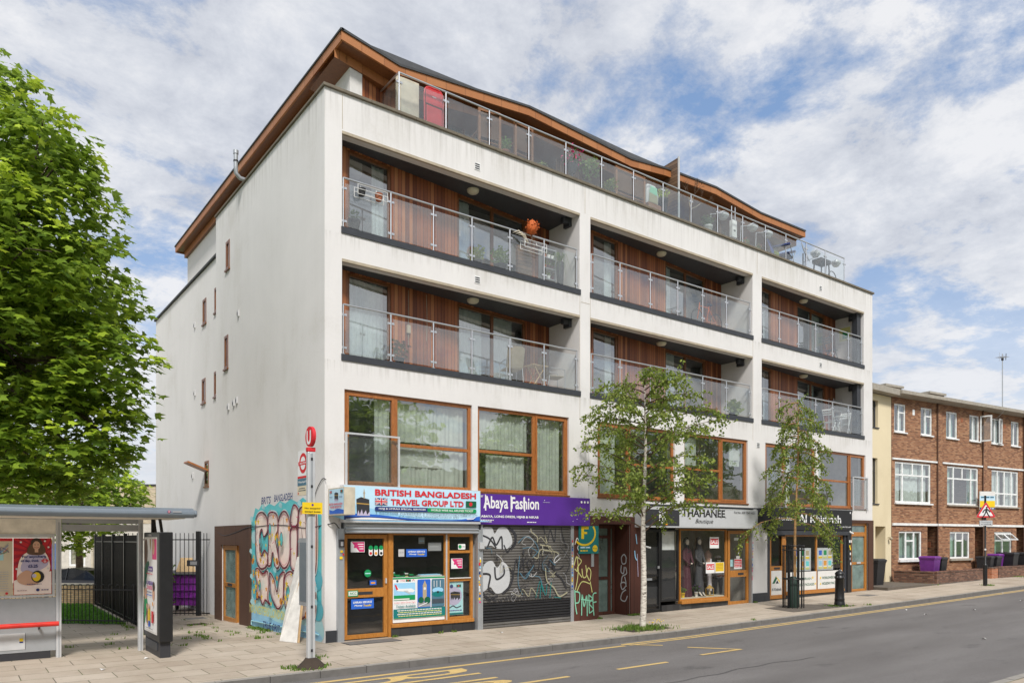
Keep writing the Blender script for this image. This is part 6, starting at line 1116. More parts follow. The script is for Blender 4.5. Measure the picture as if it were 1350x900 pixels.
for x in (-1.35, 1.3):
    for s_ in (-1, 1): w = one('wheel', T, lambda m_: m_.tube([(x, s_*.70, .31), (x, s_*.87, .31)], .31, 'rubber', 20)); one('rim', w, lambda m_: m_.tube([(x, s_*.86, .31), (x, s_*.88, .31)], .2, 'galv', 14))
for s_ in (-1, 1): one('headlight', T, lambda m_: m_.ball((-2.0, s_*.62, .68), (.1, .14, .07), 'light_metal'))
# pale building behind the lawn
T = thing('low_house', 'long two storey building of pale buff brick behind the lawn', 'building', (-10.45, 39.02, -.4), math.atan2(VY, VX))
mb = MB(); L = 16.0
cb = lambda u: u  # local u along the front
holes = [(5.9-.0, 6.9, 1.2, 2.55)]
uw = ((-1.54+10.45)*VX+(32.36-39.02)*VY)
mb = MB(); holewall(mb, 0, L, 0, 3.6, [(uw, uw+.92, 1.22, 2.55), (uw-4.5, uw-3.5, 1.22, 2.55), (uw-1.15, uw-.45, .2, 2.5)], 0, .1, 'grey_render'); holewall(mb, 0, L, 3.6, 5.72, [], -.02, .1, 'buff_brick'); mb.box(0, L, .12, 8, .05, 5.7, 'buff_brick'); mb.build('wall', T)
bx('parapet_cap', T, 'dark_trim', -.05, L+.05, -.08, 8.1, 5.72, 5.80); window(T, uw, uw+.92, 1.22, 2.55, .02, 'upvc', fw=.1, d=.06); window(T, uw-4.5, uw-3.5, 1.22, 2.55, .02, 'upvc', fw=.1, d=.06); one('door', T, lambda m_: m_.box(uw-1.15, uw-.45, .04, .08, .2, 2.5, 'blue_door')); one('downpipe', T, lambda m_: (m_.box(uw+1.3, uw+1.4, -.1, -.02, .1, 5.6, 'aged_beige'), m_.box(uw+1.7, uw+1.8, -.1, -.02, .1, 5.6, 'aged_beige')))

# ------------------------------------------------------------------ the cream house and the brick terrace
def wheelie(name, label, loc, m, rz=0, s=1, group=None, lidm=None):
    T = thing(name, label, 'bin', loc, rz, group); w, h = .29*s, 1.0*s
    one('body', T, lambda m_: m_.loft([(0, 0, .06, w*1.0, w*1.0), (0, 0, h*.9, w*1.15, w*1.3), (0, 0, h*.905, w*1.2, w*1.36), (0, 0, h*.95, w*1.2, w*1.36)], m, 4, 6, sm=False), bevel=.006)
    one('lid', T, lambda m_: (m_.loft([(0, 0, h*.952, w*1.24, w*1.42), (0, 0, h*1.0, w*1.24, w*1.42), (0, 0, h*1.05, w*1.0, w*1.2)], lidm or m, 4, 6, sm=False), m_.tube([(-w*.8, w*1.35, h*.97), (w*.8, w*1.35, h*.97)], .018, lidm or m, 8)))
    for s_ in (-1, 1): one('wheel', T, lambda m_: m_.tube([(s_*w*.75, w*.75, .1), (s_*w*.95, w*.75, .1)], .1, 'rubber', 14))
    return T
z0 = .30
T = thing('cream_house', 'narrow cream rendered front between the white flats and the brick terrace', 'house', (24.26, 1.5, 0))
mb = MB(); holewall(mb, 0, 4.60, -.1, 9.05, [(2.5, 3.38, 7.5, 8.75), (2.5, 3.33, 3.98, 6.08), (3.05, 4.06, z0, 2.93)], 0, .5, 'cream_render'); mb.box(3.05, 4.06, .51, .55, z0, 2.93, 'aged_beige'); mb.quad((0, .51, 0), (3.0, .51, 0), (3.0, .51, 9), (0, .51, 9), 'interior_dark'); mb.build('wall', T)
for c, d in ((7.5, 8.75), (3.98, 6.08)): w = window(T, 2.5, 3.36, c, d, .12, 'dark_trim', mull=(2.95,), fw=.05, trans=[(2.97, 3.3, c+(d-c)*.72)], curt=[(2.6, 2.9)]); bx('sill', w, 'dark_trim', 2.45, 3.42, -.05, .12, c-.05, c-.002)
bx('roof_eaves', T, 'concrete', 2.1, 4.70, -.42, 4, 9.08, 9.36); one('wall_light', T, lambda m_: (m_.tube([(4.3, 0, 2.42), (4.3, -.14, 2.42)], .02, 'cream_trim', 8), m_.ball((4.3, -.14, 2.36), .08, 'cream_trim')))
mb = MB(); mb.quad((.0, .6, 0), (4.6, .6, 0), (4.6, .6, 9), (0, .6, 9), 'interior_wall'); mb.build('interior', T)
mb = MB(); mb.box(2.85, 3.03, -.05, .0, z0, 2.93, 'cream_render'); mb.build('door_trim', T)
TA = R(-6); TO = Vector((28.9, 1.5, 0))
HW = [dict(o=0, w=4.18, lbl='brick terraced house with closed white windows, nearest the cream front', up=[(.21, 1.15), (2.39, 3.37)], mid=(.27, 3.26), gf=(.58, 2.48), rec=(2.95, 3.92), k=0),
      dict(o=4.2, w=4.2, lbl='second brick terraced house from the cream front, one upper casement swung open', up=[(4.6, 5.63), (6.75, 7.72)], mid=(4.69, 7.62), gf=(4.94, 6.79), rec=(7.28, 8.2), k=1),
      dict(o=8.42, w=4.2, lbl='third brick terraced house from the cream front, with its ground floor fanlights tilted open', up=[(8.9, 9.95), (10.93, 11.8)], mid=(8.92, 11.72), gf=(9.21, 11.02), rec=(11.5, 12.4), k=2),
      dict(o=12.64, w=4.2, lbl='brick terraced house at the right edge of the picture, mostly out of frame', up=[(12.9, 13.9), (14.9, 15.9)], mid=(13.0, 15.9), gf=(13.2, 15.0), rec=(15.5, 16.5), k=3)]
for H_ in HW:
    o, w_, k = H_['o'], H_['w'], H_['k']; loc = (TO.x+math.cos(TA)*o, TO.y+math.sin(TA)*o, 0)
    T = thing('brick_house', H_['lbl'], 'house', loc, TA, 'brick terraced houses'); q = lambda u: u-o
    up = [(q(a), q(b), 7.45, 8.80) for a, b in H_['up']]; md = (q(H_['mid'][0]), q(H_['mid'][1]), 4.08, 6.05); gf = (q(H_['gf'][0]), q(H_['gf'][1]), 1.34, 2.72); rc = (q(H_['rec'][0]), q(H_['rec'][1]), z0, 2.98)
    mb = MB(); holewall(mb, 0, w_, -.1, 9.1, up+[md, gf, rc], 0, .16, 'red_brick'); mb.quad((rc[0], .16, z0), (rc[0], 1.1, z0), (rc[0], 1.1, 2.98), (rc[0], .16, 2.98), 'red_brick'); mb.quad((rc[1], .16, z0), (rc[1], .16, 2.98), (rc[1], 1.1, 2.98), (rc[1], 1.1, z0), 'red_brick'); mb.quad((rc[0], 1.1, z0), (rc[1], 1.1, z0), (rc[1], 1.1, 2.98), (rc[0], 1.1, 2.98), 'red_brick')
    mb.box(w_-.34, w_, -.045, 0, .1, 9.08, 'red_brick'); mb.quad((w_, 0, 0), (w_, 8, 0), (w_, 8, 9.1), (w_, 0, 9.1), 'red_brick'); mb.quad((0, 0, 0), (0, 0, 9.1), (0, 8, 9.1), (0, 8, 0), 'red_brick'); mb.quad((0, 8, 0), (0, 8, 9.1), (w_, 8, 9.1), (w_, 8, 0), 'red_brick'); mb.build('wall', T)
    mb = MB(); mb.box(.02, w_-.4, -.06, 0, 6.12, 6.20, 'upvc'); mb.box(.02, w_+.02, -.07, -.047, 2.99, 3.10, 'upvc'); mb.box(.02, w_-.36, -.05, 0, 2.985, 3.10, 'upvc'); mb.build('lintel', T)
    mb = MB()
    for z in (9.0, 6.1, 3.0): mb.box(.1, w_-.1, 1.2, 7.9, z-.1, z, 'interior_wall')
    mb.box(.1, w_-.1, 3.2, 3.3, 0, 9, 'interior_wall'); mb.build('interior', T)
    mb = MB(); mb.prism([(-.55, 9.16), (-.55, 9.32), (3.5, 9.55), (8.2, 9.3), (8.2, 9.12), (-.0, 9.10)], 0, -.01, w_+.011, 'concrete'); r_ = mb.build('roof', T)
    if k < 3: one('chimney', r_, lambda m_: (m_.box(.9 if k else 1.3, 2.4 if k else 2.5, 3.6, 4.2, 9.4, 10.75, 'garden_brick'), m_.box(.8 if k else 1.2, 2.5 if k else 2.6, 3.5, 4.3, 10.75, 10.87, 'concrete')))
    one('downpipe', T, lambda m_: m_.tube([(w_-.42, -.05, .4), (w_-.42, -.05, 9.1)], .032, 'brown_board', 8))
    if k == 0: one('wall_vent', T, lambda m_: m_.box(1.68, 1.85, -.02, 0, 8.35, 8.62, 'upvc'))
    else: one('wall_vent', T, lambda m_: m_.box(1.45+.3, 1.6+.3, -.015, 0, 8.35, 8.55, 'terracotta'))
    for j, (a, b, c, d) in enumerate(up):
        m1 = a+(b-a)*(.42 if k else .45); w = window(T, a, b, c, d, .04, 'upvc', mull=(m1,), trans=[(m1, b-.05, c+(d-c)*.70)] if k < 1 else (), fw=.075, curt=[(a+.08, m1-.02), (b-.35, b-.05)], cm='curtain_green' if (j+k) % 2 else 'curtain_pale'); bx('sill', w, 'upvc', a-.04, b+.04, -.08, .04, c-.06, c-.002)
        if (k, j) in ((1, 1), (2, 0)):        # casement swung out
            ang = R(-75) if k == 1 else R(-158); hx = b if k == 1 else b-.02; s = MB(); ww = (b-a)*.56
            for u0, u1, c0, c1 in ((0, .07, c, d), (ww-.07, ww, c, d), (.07, ww-.07, c, c+.07), (.07, ww-.07, d-.07, d)): s.box(u0, u1, -.02, .02, c0, c1, 'upvc')
            fo = s.build('open_casement', w, loc=(hx, -.03, 0), rz=ang if k == 1 else R(-165)); g = MB(); g.quad((.07, 0, c+.07), (ww-.07, 0, c+.07), (ww-.07, 0, d-.07), (.07, 0, d-.07), 'window_glass'); 
            s2 = g.build('open_casement_glass', w, loc=(hx, -.03, 0), rz=ang if k == 1 else R(-165))
    a, b, c, d = md
    if k == 2: mu = (a+(b-a)*.24, a+(b-a)*.5, a+(b-a)*.76); tr = [(a, b, c+(d-c)*.36)]
    else: mu = (a+(b-a)*.22, a+(b-a)*.78); tr = [(a, b, c+(d-c)*.68)]
    w = window(T, a, b, c, d, .04, 'upvc', mull=mu, trans=tr, fw=.085, curt=[[(a+.1, a+.7), (a+.75, b-.75), (b-.7, b-.1)], [(a+.1, a+.6), (b-.7, b-.1)], [(a+.1, a+1.3), (b-1.0, b-.1)], [(a+.1, b-.1)]][k], cm=['curtain_pale', 'curtain_green', 'curtain_pale', 'curtain'][k]); one('top_mullion', w, lambda m_: m_.box((a+b)/2-.04, (a+b)/2+.04, .045, .1, c+(d-c)*.7, d-.08, 'upvc')); bx('sill', w, 'upvc' if k < 1 else 'concrete', a-.05, b+.05, -.1, .04, c-.07, c-.002)
    a, b, c, d = gf; m1, m2 = a+(b-a)*.33, a+(b-a)*.68
    w = window(T, a, b, c, d, .04, 'upvc', mull=(m1, m2) if k < 2 else ((a+b)/2,), trans=[(m1, m2, c+(d-c)*.66)] if k < 2 else [(a, b, c+(d-c)*.66)], fw=.085, curt=[(a+.1, m1), (m1, m2), (m2, b-.1)] if k == 0 else [(a+.1, m1)], cm='curtain_green'); bx('sill', w, 'upvc' if k != 1 else 'concrete', a-.08, b+.08, -.12, .04, c-.1, c-.002)
    if k == 2:
        for j in (0, 1): u0 = a+.06+j*(b-a-.1)/2; u1 = u0+(b-a-.2)/2; s = MB(); zt = d-.12; [s.bar(p_, q_, .05, .04, 'upvc') for p_, q_ in (((u0, -.02, zt), (u1, -.02, zt)), ((u0, -.34, zt-.3), (u1, -.34, zt-.3)), ((u0, -.02, zt), (u0, -.34, zt-.3)), ((u1, -.02, zt), (u1, -.34, zt-.3)))]; s.quad((u0, -.02, zt), (u1, -.02, zt), (u1, -.34, zt-.3), (u0, -.34, zt-.3), 'window_glass'); s.build('open_fanlight', w)
    dd = one('door', T, lambda m_: (m_.box(rc[0]+.05, rc[1]-.03, 1.02, 1.09, z0, 2.6, 'dark_trim'), m_.box(rc[0]+.05, rc[1]-.03, 1.03, 1.09, 2.62, 2.95, 'upvc'))); one('meter_box', T, lambda m_: m_.box(rc[1]-.04, rc[1]-.002, .4, .7, 1.9, 2.2, 'terracotta'))
mb = MB(); mb.tube([(9.2, -.5, 9.14), (9.15, -.3, 8.9), (9.1, -.09, 8.75)], .010, 'midgrey', 6); tag(mb.build('hanging_wire', loc=tuple(TO), rz=TA), 'thin wire hanging from the terrace eaves over an open upper window', 'wire')
T = thing('tv_aerial', 'tall thin mast with a television aerial at its top on the terrace roof', 'aerial', (44.5, 2.5, 9.4)); one('mast', T, lambda m_: m_.tube([(0, 0, 0), (0, 0, 4.2)], .03, 'galv', 8))
def yagi(m_):
    m_.tube([(-.45, 0, 3.95), (.5, 0, 4.05)], .015, 'galv', 6)
    for k in range(6): x = -.45+k*.17; z = 3.95+k*.018; m_.tube([(x, -.25, z), (x, .25, z)], .008, 'galv', 5)
    m_.tube([(-.45, 0, 3.7), (-.45, 0, 4.22)], .01, 'galv', 5); m_.box(-.06, .06, -.05, .05, 3.8, 3.95, 'dark'); m_.tube([(.5, 0, 3.9), (.55, 0, 4.3)], .02, 'dark', 6)
one('aerial', T, yagi)
def gw(name, label, pts, h, z, m):
    T = thing(name, label, 'wall', (0, 0, 0))
    for a, b in zip(pts, pts[1:]): mb = MB(); a, b = Vector((*a, 0)), Vector((*b, 0)); d = (b-a).normalized(); n = Vector((-d.y, d.x, 0)); L_ = (b-a).length; v0 = MB(); v0.box(0, L_, -.11, .11, z-.2, z+h, m); v0.box(-.01, L_+.01, -.13, .13, z+h, z+h+.06, 'garden_brick'); v0.build('masonry', T, loc=tuple(a), rz=math.atan2(d.y, d.x))
gw('garden_wall', 'low dark brick garden wall in front of the first terraced house', [(28.7, 1.25), (28.85, -.45), (34.3, -.25)], .52, .29, 'garden_brick')
gw('garden_wall', 'low brick garden wall with a bright orange end, right of the crossing sign', [(35.2, -.3), (35.9, -.32)], .5, .34, 'orange_brick')
gw('garden_wall', 'long low brick garden wall at the right edge of the picture', [(36.0, -.32), (41.2, -.6)], .52, .35, 'garden_brick')
mb = MB(); mb.box(24.3, 44, -.62, 3, .2, .33, 'gravel'); tag(mb.build('forecourt', loc=(0, 0, 0)), kind='structure')
wheelie('wheelie_bin', 'large black wheeled bin standing by the cream house doorway', (25.75, .75, .25), 'black_plastic', 0, 1.17)
wheelie('wheelie_bin', 'wide purple bin under the ground floor window of the first brick house', (30.65, .55, .42), 'purple_plastic', 0, 1.05); wheelie('wheelie_bin', 'black bin squeezed beside the purple one at the first brick house', (31.45, .55, .42), 'black_plastic', 0, 1.0)
# two square tubs lifted on the garden wall line
bn = 'bins by the second and third brick houses'
wheelie('wheelie_bin', 'leftmost of the black bins behind the crossing sign', (36.0, .2, .40), 'black_plastic', .1, 1.0); wheelie('wheelie_bin', 'second black bin behind the crossing sign, touching the purple one', (36.75, .15, .40), 'black_plastic', 0, 1.0); wheelie('wheelie_bin', 'purple bin just right of the crossing sign post', (37.6, .4, .42), 'purple_plastic', 0, 1.08)
wheelie('wheelie_bin', 'taller black bin under the open fanlights of the third house', (38.25, -.05, .45), 'black_plastic', 0, 1.12); wheelie('wheelie_bin', 'black bin cut by the right edge of the picture', (39.65, -.2, .45), 'black_plastic', 0, 1.12)
# estate board on its bracket
T = thing('estate_board', 'square agent board with a yellow band on a bracket from the brick terrace', 'sign', (36.5, .3, -.08), R(-36.8)); T.scale = (1.11, 1.11, 1.06); one('board', T, lambda m_: (m_.box(-.36, .36, -.02, .02, 3.72, 4.62, 'paper'), m_.bar((0, .05, 4.2), (-.25, .40, 4.2), .04, .04, 'dark_trim')))
P = Panel(.002, -.021); P.rect(-.35, .35, 4.12, 4.61, 'paleblue'); P.rect(-.35, .35, 4.4, 4.61, 'paper'); P.rect(-.35, .35, 3.84, 4.16, 'yellow'); P.rect(-.35, .35, 3.73, 3.84, 'navy'); P.squiggle(-.3, .3, 4.3, .07, 'steelblue', 3); P.text('JOHNS & CO', -.28, .28, 4.2, 4.26, 'white', .02); P.squiggle(-.3, .3, 3.76, .04, 'white', 5); P.build('board_face', T)
# crossing sign
T = thing('warning_sign', 'red triangle pedestrian warning sign on a black post at the kerb', 'road sign', (29.6, -2.25, .3), R(-50))
one('post', T, lambda m_: (m_.tube([(0, 0, 0), (0, 0, .9)], .085, 'black_paint', 16), m_.tube([(0, 0, .9), (0, 0, .96), (0, 0, 3.95)], [.085, .04, .04], 'black_paint', 12), m_.tube([(0, 0, 1.55), (0, 0, 1.62)], .043, 'white_plastic', 12)))
def tri(r, cz): return [(r*math.cos(a), cz+r*math.sin(a)) for a in (math.pi/2, math.pi*7/6, math.pi*11/6)]
def rtri(r, cz, c=.1):
    p = tri(r, cz); o = []
    for i in range(3):
        a, b, d = Vector(p[i-1]), Vector(p[i]), Vector(p[(i+1) % 3]); o += [tuple(b+(a-b)*c), tuple(b+(a-b)*c*.3+(d-b)*c*.3), tuple(b+(d-b)*c)]
    return o
def sgn(m_): m_.prism([(u, z) for u, z in rtri(.47, 3.22)], 1, -.075, -.06, 'grey'); m_.box(-.26, .26, -.075, -.06, 2.62, 2.86, 'grey')
s_ = one('sign_plate', T, sgn); P = Panel(.002, -.076); P.pg(rtri(.46, 3.22), 'red'); P.pg(rtri(.33, 3.22, .05), 'white')
P.circ(.03, 3.42, .04, 'black', 12); P.pg([(-.02, 3.37), (.06, 3.38), (.05, 3.2), (-.03, 3.2)], 'black'); 
for pp in ([(.04, 3.22), (.08, 3.12), (.16, 3.0)], [(-.01, 3.22), (-.05, 3.12), (-.13, 3.0)], [(.05, 3.35), (.12, 3.28), (.17, 3.22)], [(-.01, 3.35), (-.09, 3.28), (-.12, 3.2)]): P.stroke(pp, .045, 'black')
P.rect(-.25, .25, 2.63, 2.85, 'silver'); P.text('Humped', -.2, .2, 2.76, 2.82, 'slate'); P.text('crossing', -.2, .2, 2.67, 2.73, 'slate'); P.build('symbol', s_)
# bollard
T = thing('bollard', 'black cast iron bollard with ringed collars near the kerb by the travel office', 'bollard', (16.95, -2.69, .11)); one('shaft', T, lambda m_: m_.loft([(0, 0, 0, .17, .17), (0, 0, .12, .17, .17), (0, 0, .14, .16, .16), (0, 0, .22, .155, .155), (0, 0, .24, .165, .165), (0, 0, .27, .15, .15), (0, 0, .92, .135, .135), (0, 0, .93, .16, .16), (0, 0, .97, .16, .16), (0, 0, .98, .135, .135), (0, 0, 1.06, .135, .135)], 'black_paint', 20)); one('cap', T, lambda m_: m_.loft([(0, 0, 1.06, .15, .15), (0, 0, 1.1, .15, .15), (0, 0, 1.17, .09, .09), (0, 0, 1.19, .04, .04), (0, 0, 1.22, .04, .04), (0, 0, 1.25, .015, .015)], 'black_paint', 18))
# bicycle at the near kerb, right edge
T = thing('bicycle', 'black bicycle at the near kerb, only its front edge inside the right border', 'bicycle', (9.62, -11.85, .02), R(8))
for x, nm in ((-.52, 'wheel'), (.52, 'wheel')):
    w = one(nm, T, lambda m_: m_.tube([(x+.33*math.cos(a), 0, .35+.33*math.sin(a)) for a in np.linspace(0, 6.2832, 33)], .019, 'rubber', 8, cap=False)); one('spokes', w, lambda m_: [m_.tube([(x, 0, .35), (x+.32*math.cos(a), 0, .35+.32*math.sin(a))], .002, 'galv', 4) for a in np.linspace(0, 6.28, 19)])
one('frame', T, lambda m_: [m_.tube([a, b], .016, 'black_paint', 8) for a, b in (((-.52, 0, .35), (-.4, 0, .95)), ((-.42, 0, .85), (.1, 0, .82)), ((-.44, 0, .75), (-.02, 0, .33)), ((-.02, 0, .33), (.12, 0, .92)), ((-.02, 0, .33), (.52, 0, .35)), ((.52, 0, .35), (.1, 0, .80)))]); one('handlebar', T, lambda m_: m_.tube(smooth([(-.5, .28, .98), (-.42, .2, 1.0), (-.38, 0, .98), (-.42, -.2, 1.0), (-.5, -.28, .98)], 4), .014, 'black_paint', 8)); one('saddle', T, lambda m_: m_.loft([(.14, 0, .92, .12, .05), (.16, 0, .96, .15, .08), (.16, 0, .98, .12, .06)], 'black_plastic', 14))
# utility covers, litter
def cover(x, y, w, d, m, name, label):
    mb = MB(); z = GX(x)+.004; mb.box(x-w/2, x+w/2, y-d/2, y+d/2, z-.01, z+.004, m); mb.box(x-w/2+.03, x+w/2-.03, y-d/2+.03, y+d/2-.03, z+.003, z+.0065, 'kerb_stone'); tag(mb.build(name), label, 'cover')
cover(.95, -.45, 1.3, .5, 'dark_trim', 'drain_grating', 'dark metal grating let into the paving at the travel shop door'); cover(-1.0, 7.2, .6, .6, 'concrete', 'access_cover', 'square concrete cover in the paving before the side door'); cover(21.6, -1.2, .8, .5, 'kerb_top', 'access_cover', 'pale rectangular cover in the paving beyond the bollard')
q = random.Random(9)
for i, (x, y) in enumerate(((4.3, -.9), (-4.6, -.9), (-3.7, .0), (17.5, -5.2), (18.4, -4.2), (20.0, -5.6), (24.5, -5.4), (27.5, -3.7), (13.2, -8.5), (21, -6.7))):
    mb = MB(); z = GX(x)+(-.112 if y < -3.5 else .006); a = q.uniform(0, 3); c_, s_ = math.cos(a)*.06, math.sin(a)*.06; mb.add([(x-c_, y-s_, z), (x+s_, y-c_, z+.02), (x+c_, y+s_, z+.004), (x-s_*.8, y+c_*.6, z+.03)], [(0, 1, 2, 3)], 'paper'); tag(mb.build('litter'), 'small scrap of white litter lying on the ground', 'litter', 'scraps of litter on the pavement and road')
# ------------------------------------------------------------------ things on the balconies and the roof terrace
F3, F2, FT = 9.56, 6.63, 12.615
def foldingchair(label, loc, rz, m, leaning=True):
    T = thing('folding_chair', label, 'chair', loc, rz)
    one('frame', T, lambda m_: (m_.tube(smooth([(-.23, 0, 0), (-.24, .0, .6), (-.22, 0, 1.0), (0, 0, 1.06), (.22, 0, 1.0), (.24, 0, .6), (.23, 0, 0)], 4), .016, m, 8), m_.tube([(-.2, .05, 0), (-.2, .04, .7)], .014, m, 8), m_.tube([(.2, .05, 0), (.2, .04, .7)], .014, m, 8)))
    one('seat', T, lambda m_: m_.box(-.2, .2, -.03, -.005, .28, .66, m), bevel=.02); one('backrest', T, lambda m_: (m_.box(-.21, .21, -.02, .005, .70, 1.03, m), m_.box(-.05, .05, -.024, -.019, .86, .88, 'white')), bevel=.01); return T
foldingchair('red folding chair leaning folded behind the terrace glass near the left corner', (3.12, .42, FT), 0, 'red_plastic').scale = (1.15, 1.15, 1.2)
mb = MB(); mb.box(2.15, 2.8, .62, .66, FT, 14.0, 'aged_beige'); tag(mb.build('wall_panel'), 'tall beige panel standing beside the red folded chair on the terrace', 'panel')
def armchair(label, loc, rz):
    T = thing('wooden_armchair', label, 'chair', loc, rz, 'wooden armchairs on the roof terrace'); one('frame', T, lambda m_: ([m_.box(sx*.31-.035, sx*.31+.035, sy-.035, sy+.035, 0, h, 'garden_wood') for sx in (-1, 1) for sy, h in ((-.28, .62), (.28, 1.25))], [m_.box(sx*.31-.045, sx*.31+.045, -.34, .3, .62, .67, 'garden_wood') for sx in (-1, 1)], m_.box(-.31, .31, .25, .31, 1.18, 1.27, 'garden_wood'), m_.box(-.31, .31, -.3, -.25, .34, .42, 'garden_wood')), bevel=.006)
    one('seat', T, lambda m_: [m_.box(-.29, .29, -.27+k*.075, -.21+k*.075, .42, .445, 'garden_wood') for k in range(7)]); one('backrest', T, lambda m_: m_.box(-.28, .28, .26, .29, .5, 1.17, 'brown'))
armchair('wooden armchair on the roof terrace, the one nearer the red folded chair', (4.85, .62, FT), R(172)); armchair('wooden armchair on the roof terrace, the one further from the red folded chair', (5.95, .62, FT), R(184))
T = thing('hanging_basket', 'pot of bright pink flowers just behind the terrace rail', 'plant', (7.85, .45, FT)); one('pot', T, lambda m_: m_.loft([(0, 0, .5, .1, .1), (0, 0, .75, .18, .18)], 'pot_dark', 14)); one('stand', T, lambda m_: m_.tube([(0, 0, 0), (0, 0, .5)], .03, 'pot_dark', 8)); mb = MB(); leafball(mb, (0, 0, 1.0), .3, 130, 'dark_leaf', .07, 2); mb.build('foliage', T); mb = MB(); leafball(mb, (0, 0, 1.0), .36, 70, 'pink', .07, 3); mb.build('flowers', T)
potplant('potted_plant', 'tall feathery light green plant behind the terrace rail', (8.75, .6, FT), .18, .35, 'pot_dark', .34, 'weed_leaf', 200, .08, dz=.35, seed=4)
potplant('potted_plant', 'small grey green plant at the foot of the terrace rail right of the armchairs', (6.75, .5, FT), .13, .25, 'terracotta', .18, 'birch_leaf', 70, .06, seed=6)
T = thing('planter_box', 'long wooden trough on the roof terrace near the pink flowers', 'planter', (7.4, .9, FT)); one('box', T, lambda m_: m_.box(-.4, .4, -.16, .16, .1, .5, 'garden_wood')); one('soil', T, lambda m_: m_.box(-.37, .37, -.13, .13, .501, .51, 'soil'))
T = thing('wooden_bench', 'wooden bench with a slatted back on the middle of the roof terrace', 'bench', (10.2, .65, FT), R(180)); one('frame', T, lambda m_: ([m_.box(sx*.62-.035, sx*.62+.035, sy-.035, sy+.035, 0, h, 'garden_wood') for sx in (-1, 1) for sy, h in ((-.28, .62), (.28, 1.2))], m_.box(-.62, .62, .25, .3, 1.12, 1.2, 'garden_wood'))); one('seat', T, lambda m_: m_.box(-.6, .6, -.28, .26, .42, .45, 'garden_wood')); one('backrest', T, lambda m_: m_.box(-.6, .6, .27, .29, .5, 1.1, 'brown'))
T = thing('garden_bag', 'green and yellow garden bag against the terrace glass left of the timber screen', 'bag', (11.25, .5, FT)); one('bag', T, lambda m_: m_.loft([(0, 0, .45, .28, .12), (0, 0, .8, .30, .14), (0, 0, 1.1, .2, .08)], 'silver', 16, 4)); one('stand', T, lambda m_: m_.box(-.3, .3, -.2, .2, 0, .45, 'garden_wood')); P = Panel(.002, -.15); P.pg([(-.22, .5), (.2, .5), (.16, .75), (-.2, .8)], 'mutedgold'); P.pg([(-.2, .8), (.16, .76), (.15, 1.0), (-.15, 1.02)], 'mint'); P.build('print', T)
T = thing('timber_screen', 'dark weathered timber screen dividing the roof terrace, rising above the rail', 'screen', (12.35, .3, FT)); one('boards', T, lambda m_: m_.add([(0, 0, 0), (0, 0, 2.27), (0, .9, 2.2), (0, 2.2, 2.1), (0, 2.2, 0), (.05, 0, 0), (.05, 0, 2.27), (.05, .9, 2.2), (.05, 2.2, 2.1), (.05, 2.2, 0)], [(0, 1, 2, 3, 4), (9, 8, 7, 6, 5), (0, 5, 6, 1), (1, 6, 7, 2), (2, 7, 8, 3)], 'screen_wood')); one('edge_post', T, lambda m_: m_.box(-.01, .06, -.03, -.001, 0, 2.3, 'midgrey'))
potplant('potted_plant', 'bright green clipped plant just left of the timber screen, its top over the rail', (11.95, .6, FT), .16, .9, 'pot_dark', .2, 'young_leaf', 120, .07, seed=8)
T = thing('dead_shrub', 'bare branched dead shrub in a white pot right of the timber screen', 'plant', (13.2, .5, FT)); one('pot', T, lambda m_: m_.box(-.22, .22, -.15, .15, 0, .28, 'white_plastic')); mb = MB(); q = random.Random(4)
def twig(p, d, l, r, n):
    e = p+d*l; mb.tube([p, (p+e)/2+Vector((q.gauss(0, .02), q.gauss(0, .02), 0)), e], [r, r*.8, r*.6], 'twig' if n < 3 else 'stone', 5)
    if n: [twig(e, (d+Vector((q.gauss(0, .5), q.gauss(0, .3), q.gauss(.1, .3)))).normalized(), l*.68, r*.6, n-1) for _ in range(3)]
twig(Vector((0, 0, .28)), Vector((.05, 0, 1)), .6, .03, 4); mb.build('branches', T)
potplant('potted_plant', 'dark leaved plant hanging on the terrace rail beside a post', (14.15, .5, FT), .14, .55, 'white_plastic', .22, 'dark_leaf', 80, .09, seed=9)
T = thing('patio_heater', 'white slim patio heater standing behind the terrace glass', 'heater', (15.6, .55, FT)); one('body', T, lambda m_: (m_.box(-.13, .13, -.06, .06, .5, 1.1, 'white_plastic'), m_.box(-.05, .05, -.065, -.06, .7, .76, 'dark'), m_.tube([(-.1, 0, 0), (-.1, 0, 1.6)], .02, 'steel', 8), m_.tube([(.1, 0, 0), (.1, 0, 1.6)], .02, 'steel', 8), m_.box(-.2, .2, -.2, .2, 0, .05, 'galv')))
def raildome(label, x, z):  # rounded grey dome on a thin arm behind the terrace rail
    T = thing('rail_dome', label, 'lamp', (x, .45, z), group='rounded grey domes along the terrace rail'); one('dome', T, lambda m_: m_.loft([(0, 0, 0, .1, .1), (0, 0, .04, .2, .16), (0, 0, .14, .2, .16), (0, 0, .2, .1, .08)], 'light_metal', 14, 3)); one('lens', T, lambda m_: m_.loft([(0, 0, -.06, .12, .1), (0, 0, -.002, .17, .14)], 'silver', 14)); one('arm', T, lambda m_: m_.tube([(-.15, 0, .1), (-.55, .1, .02), (-.6, .1, -.9)], .014, 'galv', 6))
for x, z, lb in ((14.9, 13.62, 'rounded grey dome left of the white patio heater'), (16.6, 13.62, 'rounded grey dome just right of the white patio heater'), (17.5, 13.6, 'third rounded grey dome from the timber screen'), (20.7, 13.6, 'grey dome on an arm beside the satellite dish'), (22.2, 13.55, 'grey dome on an arm nearest the right end of the terrace')): raildome(lb, x, z)
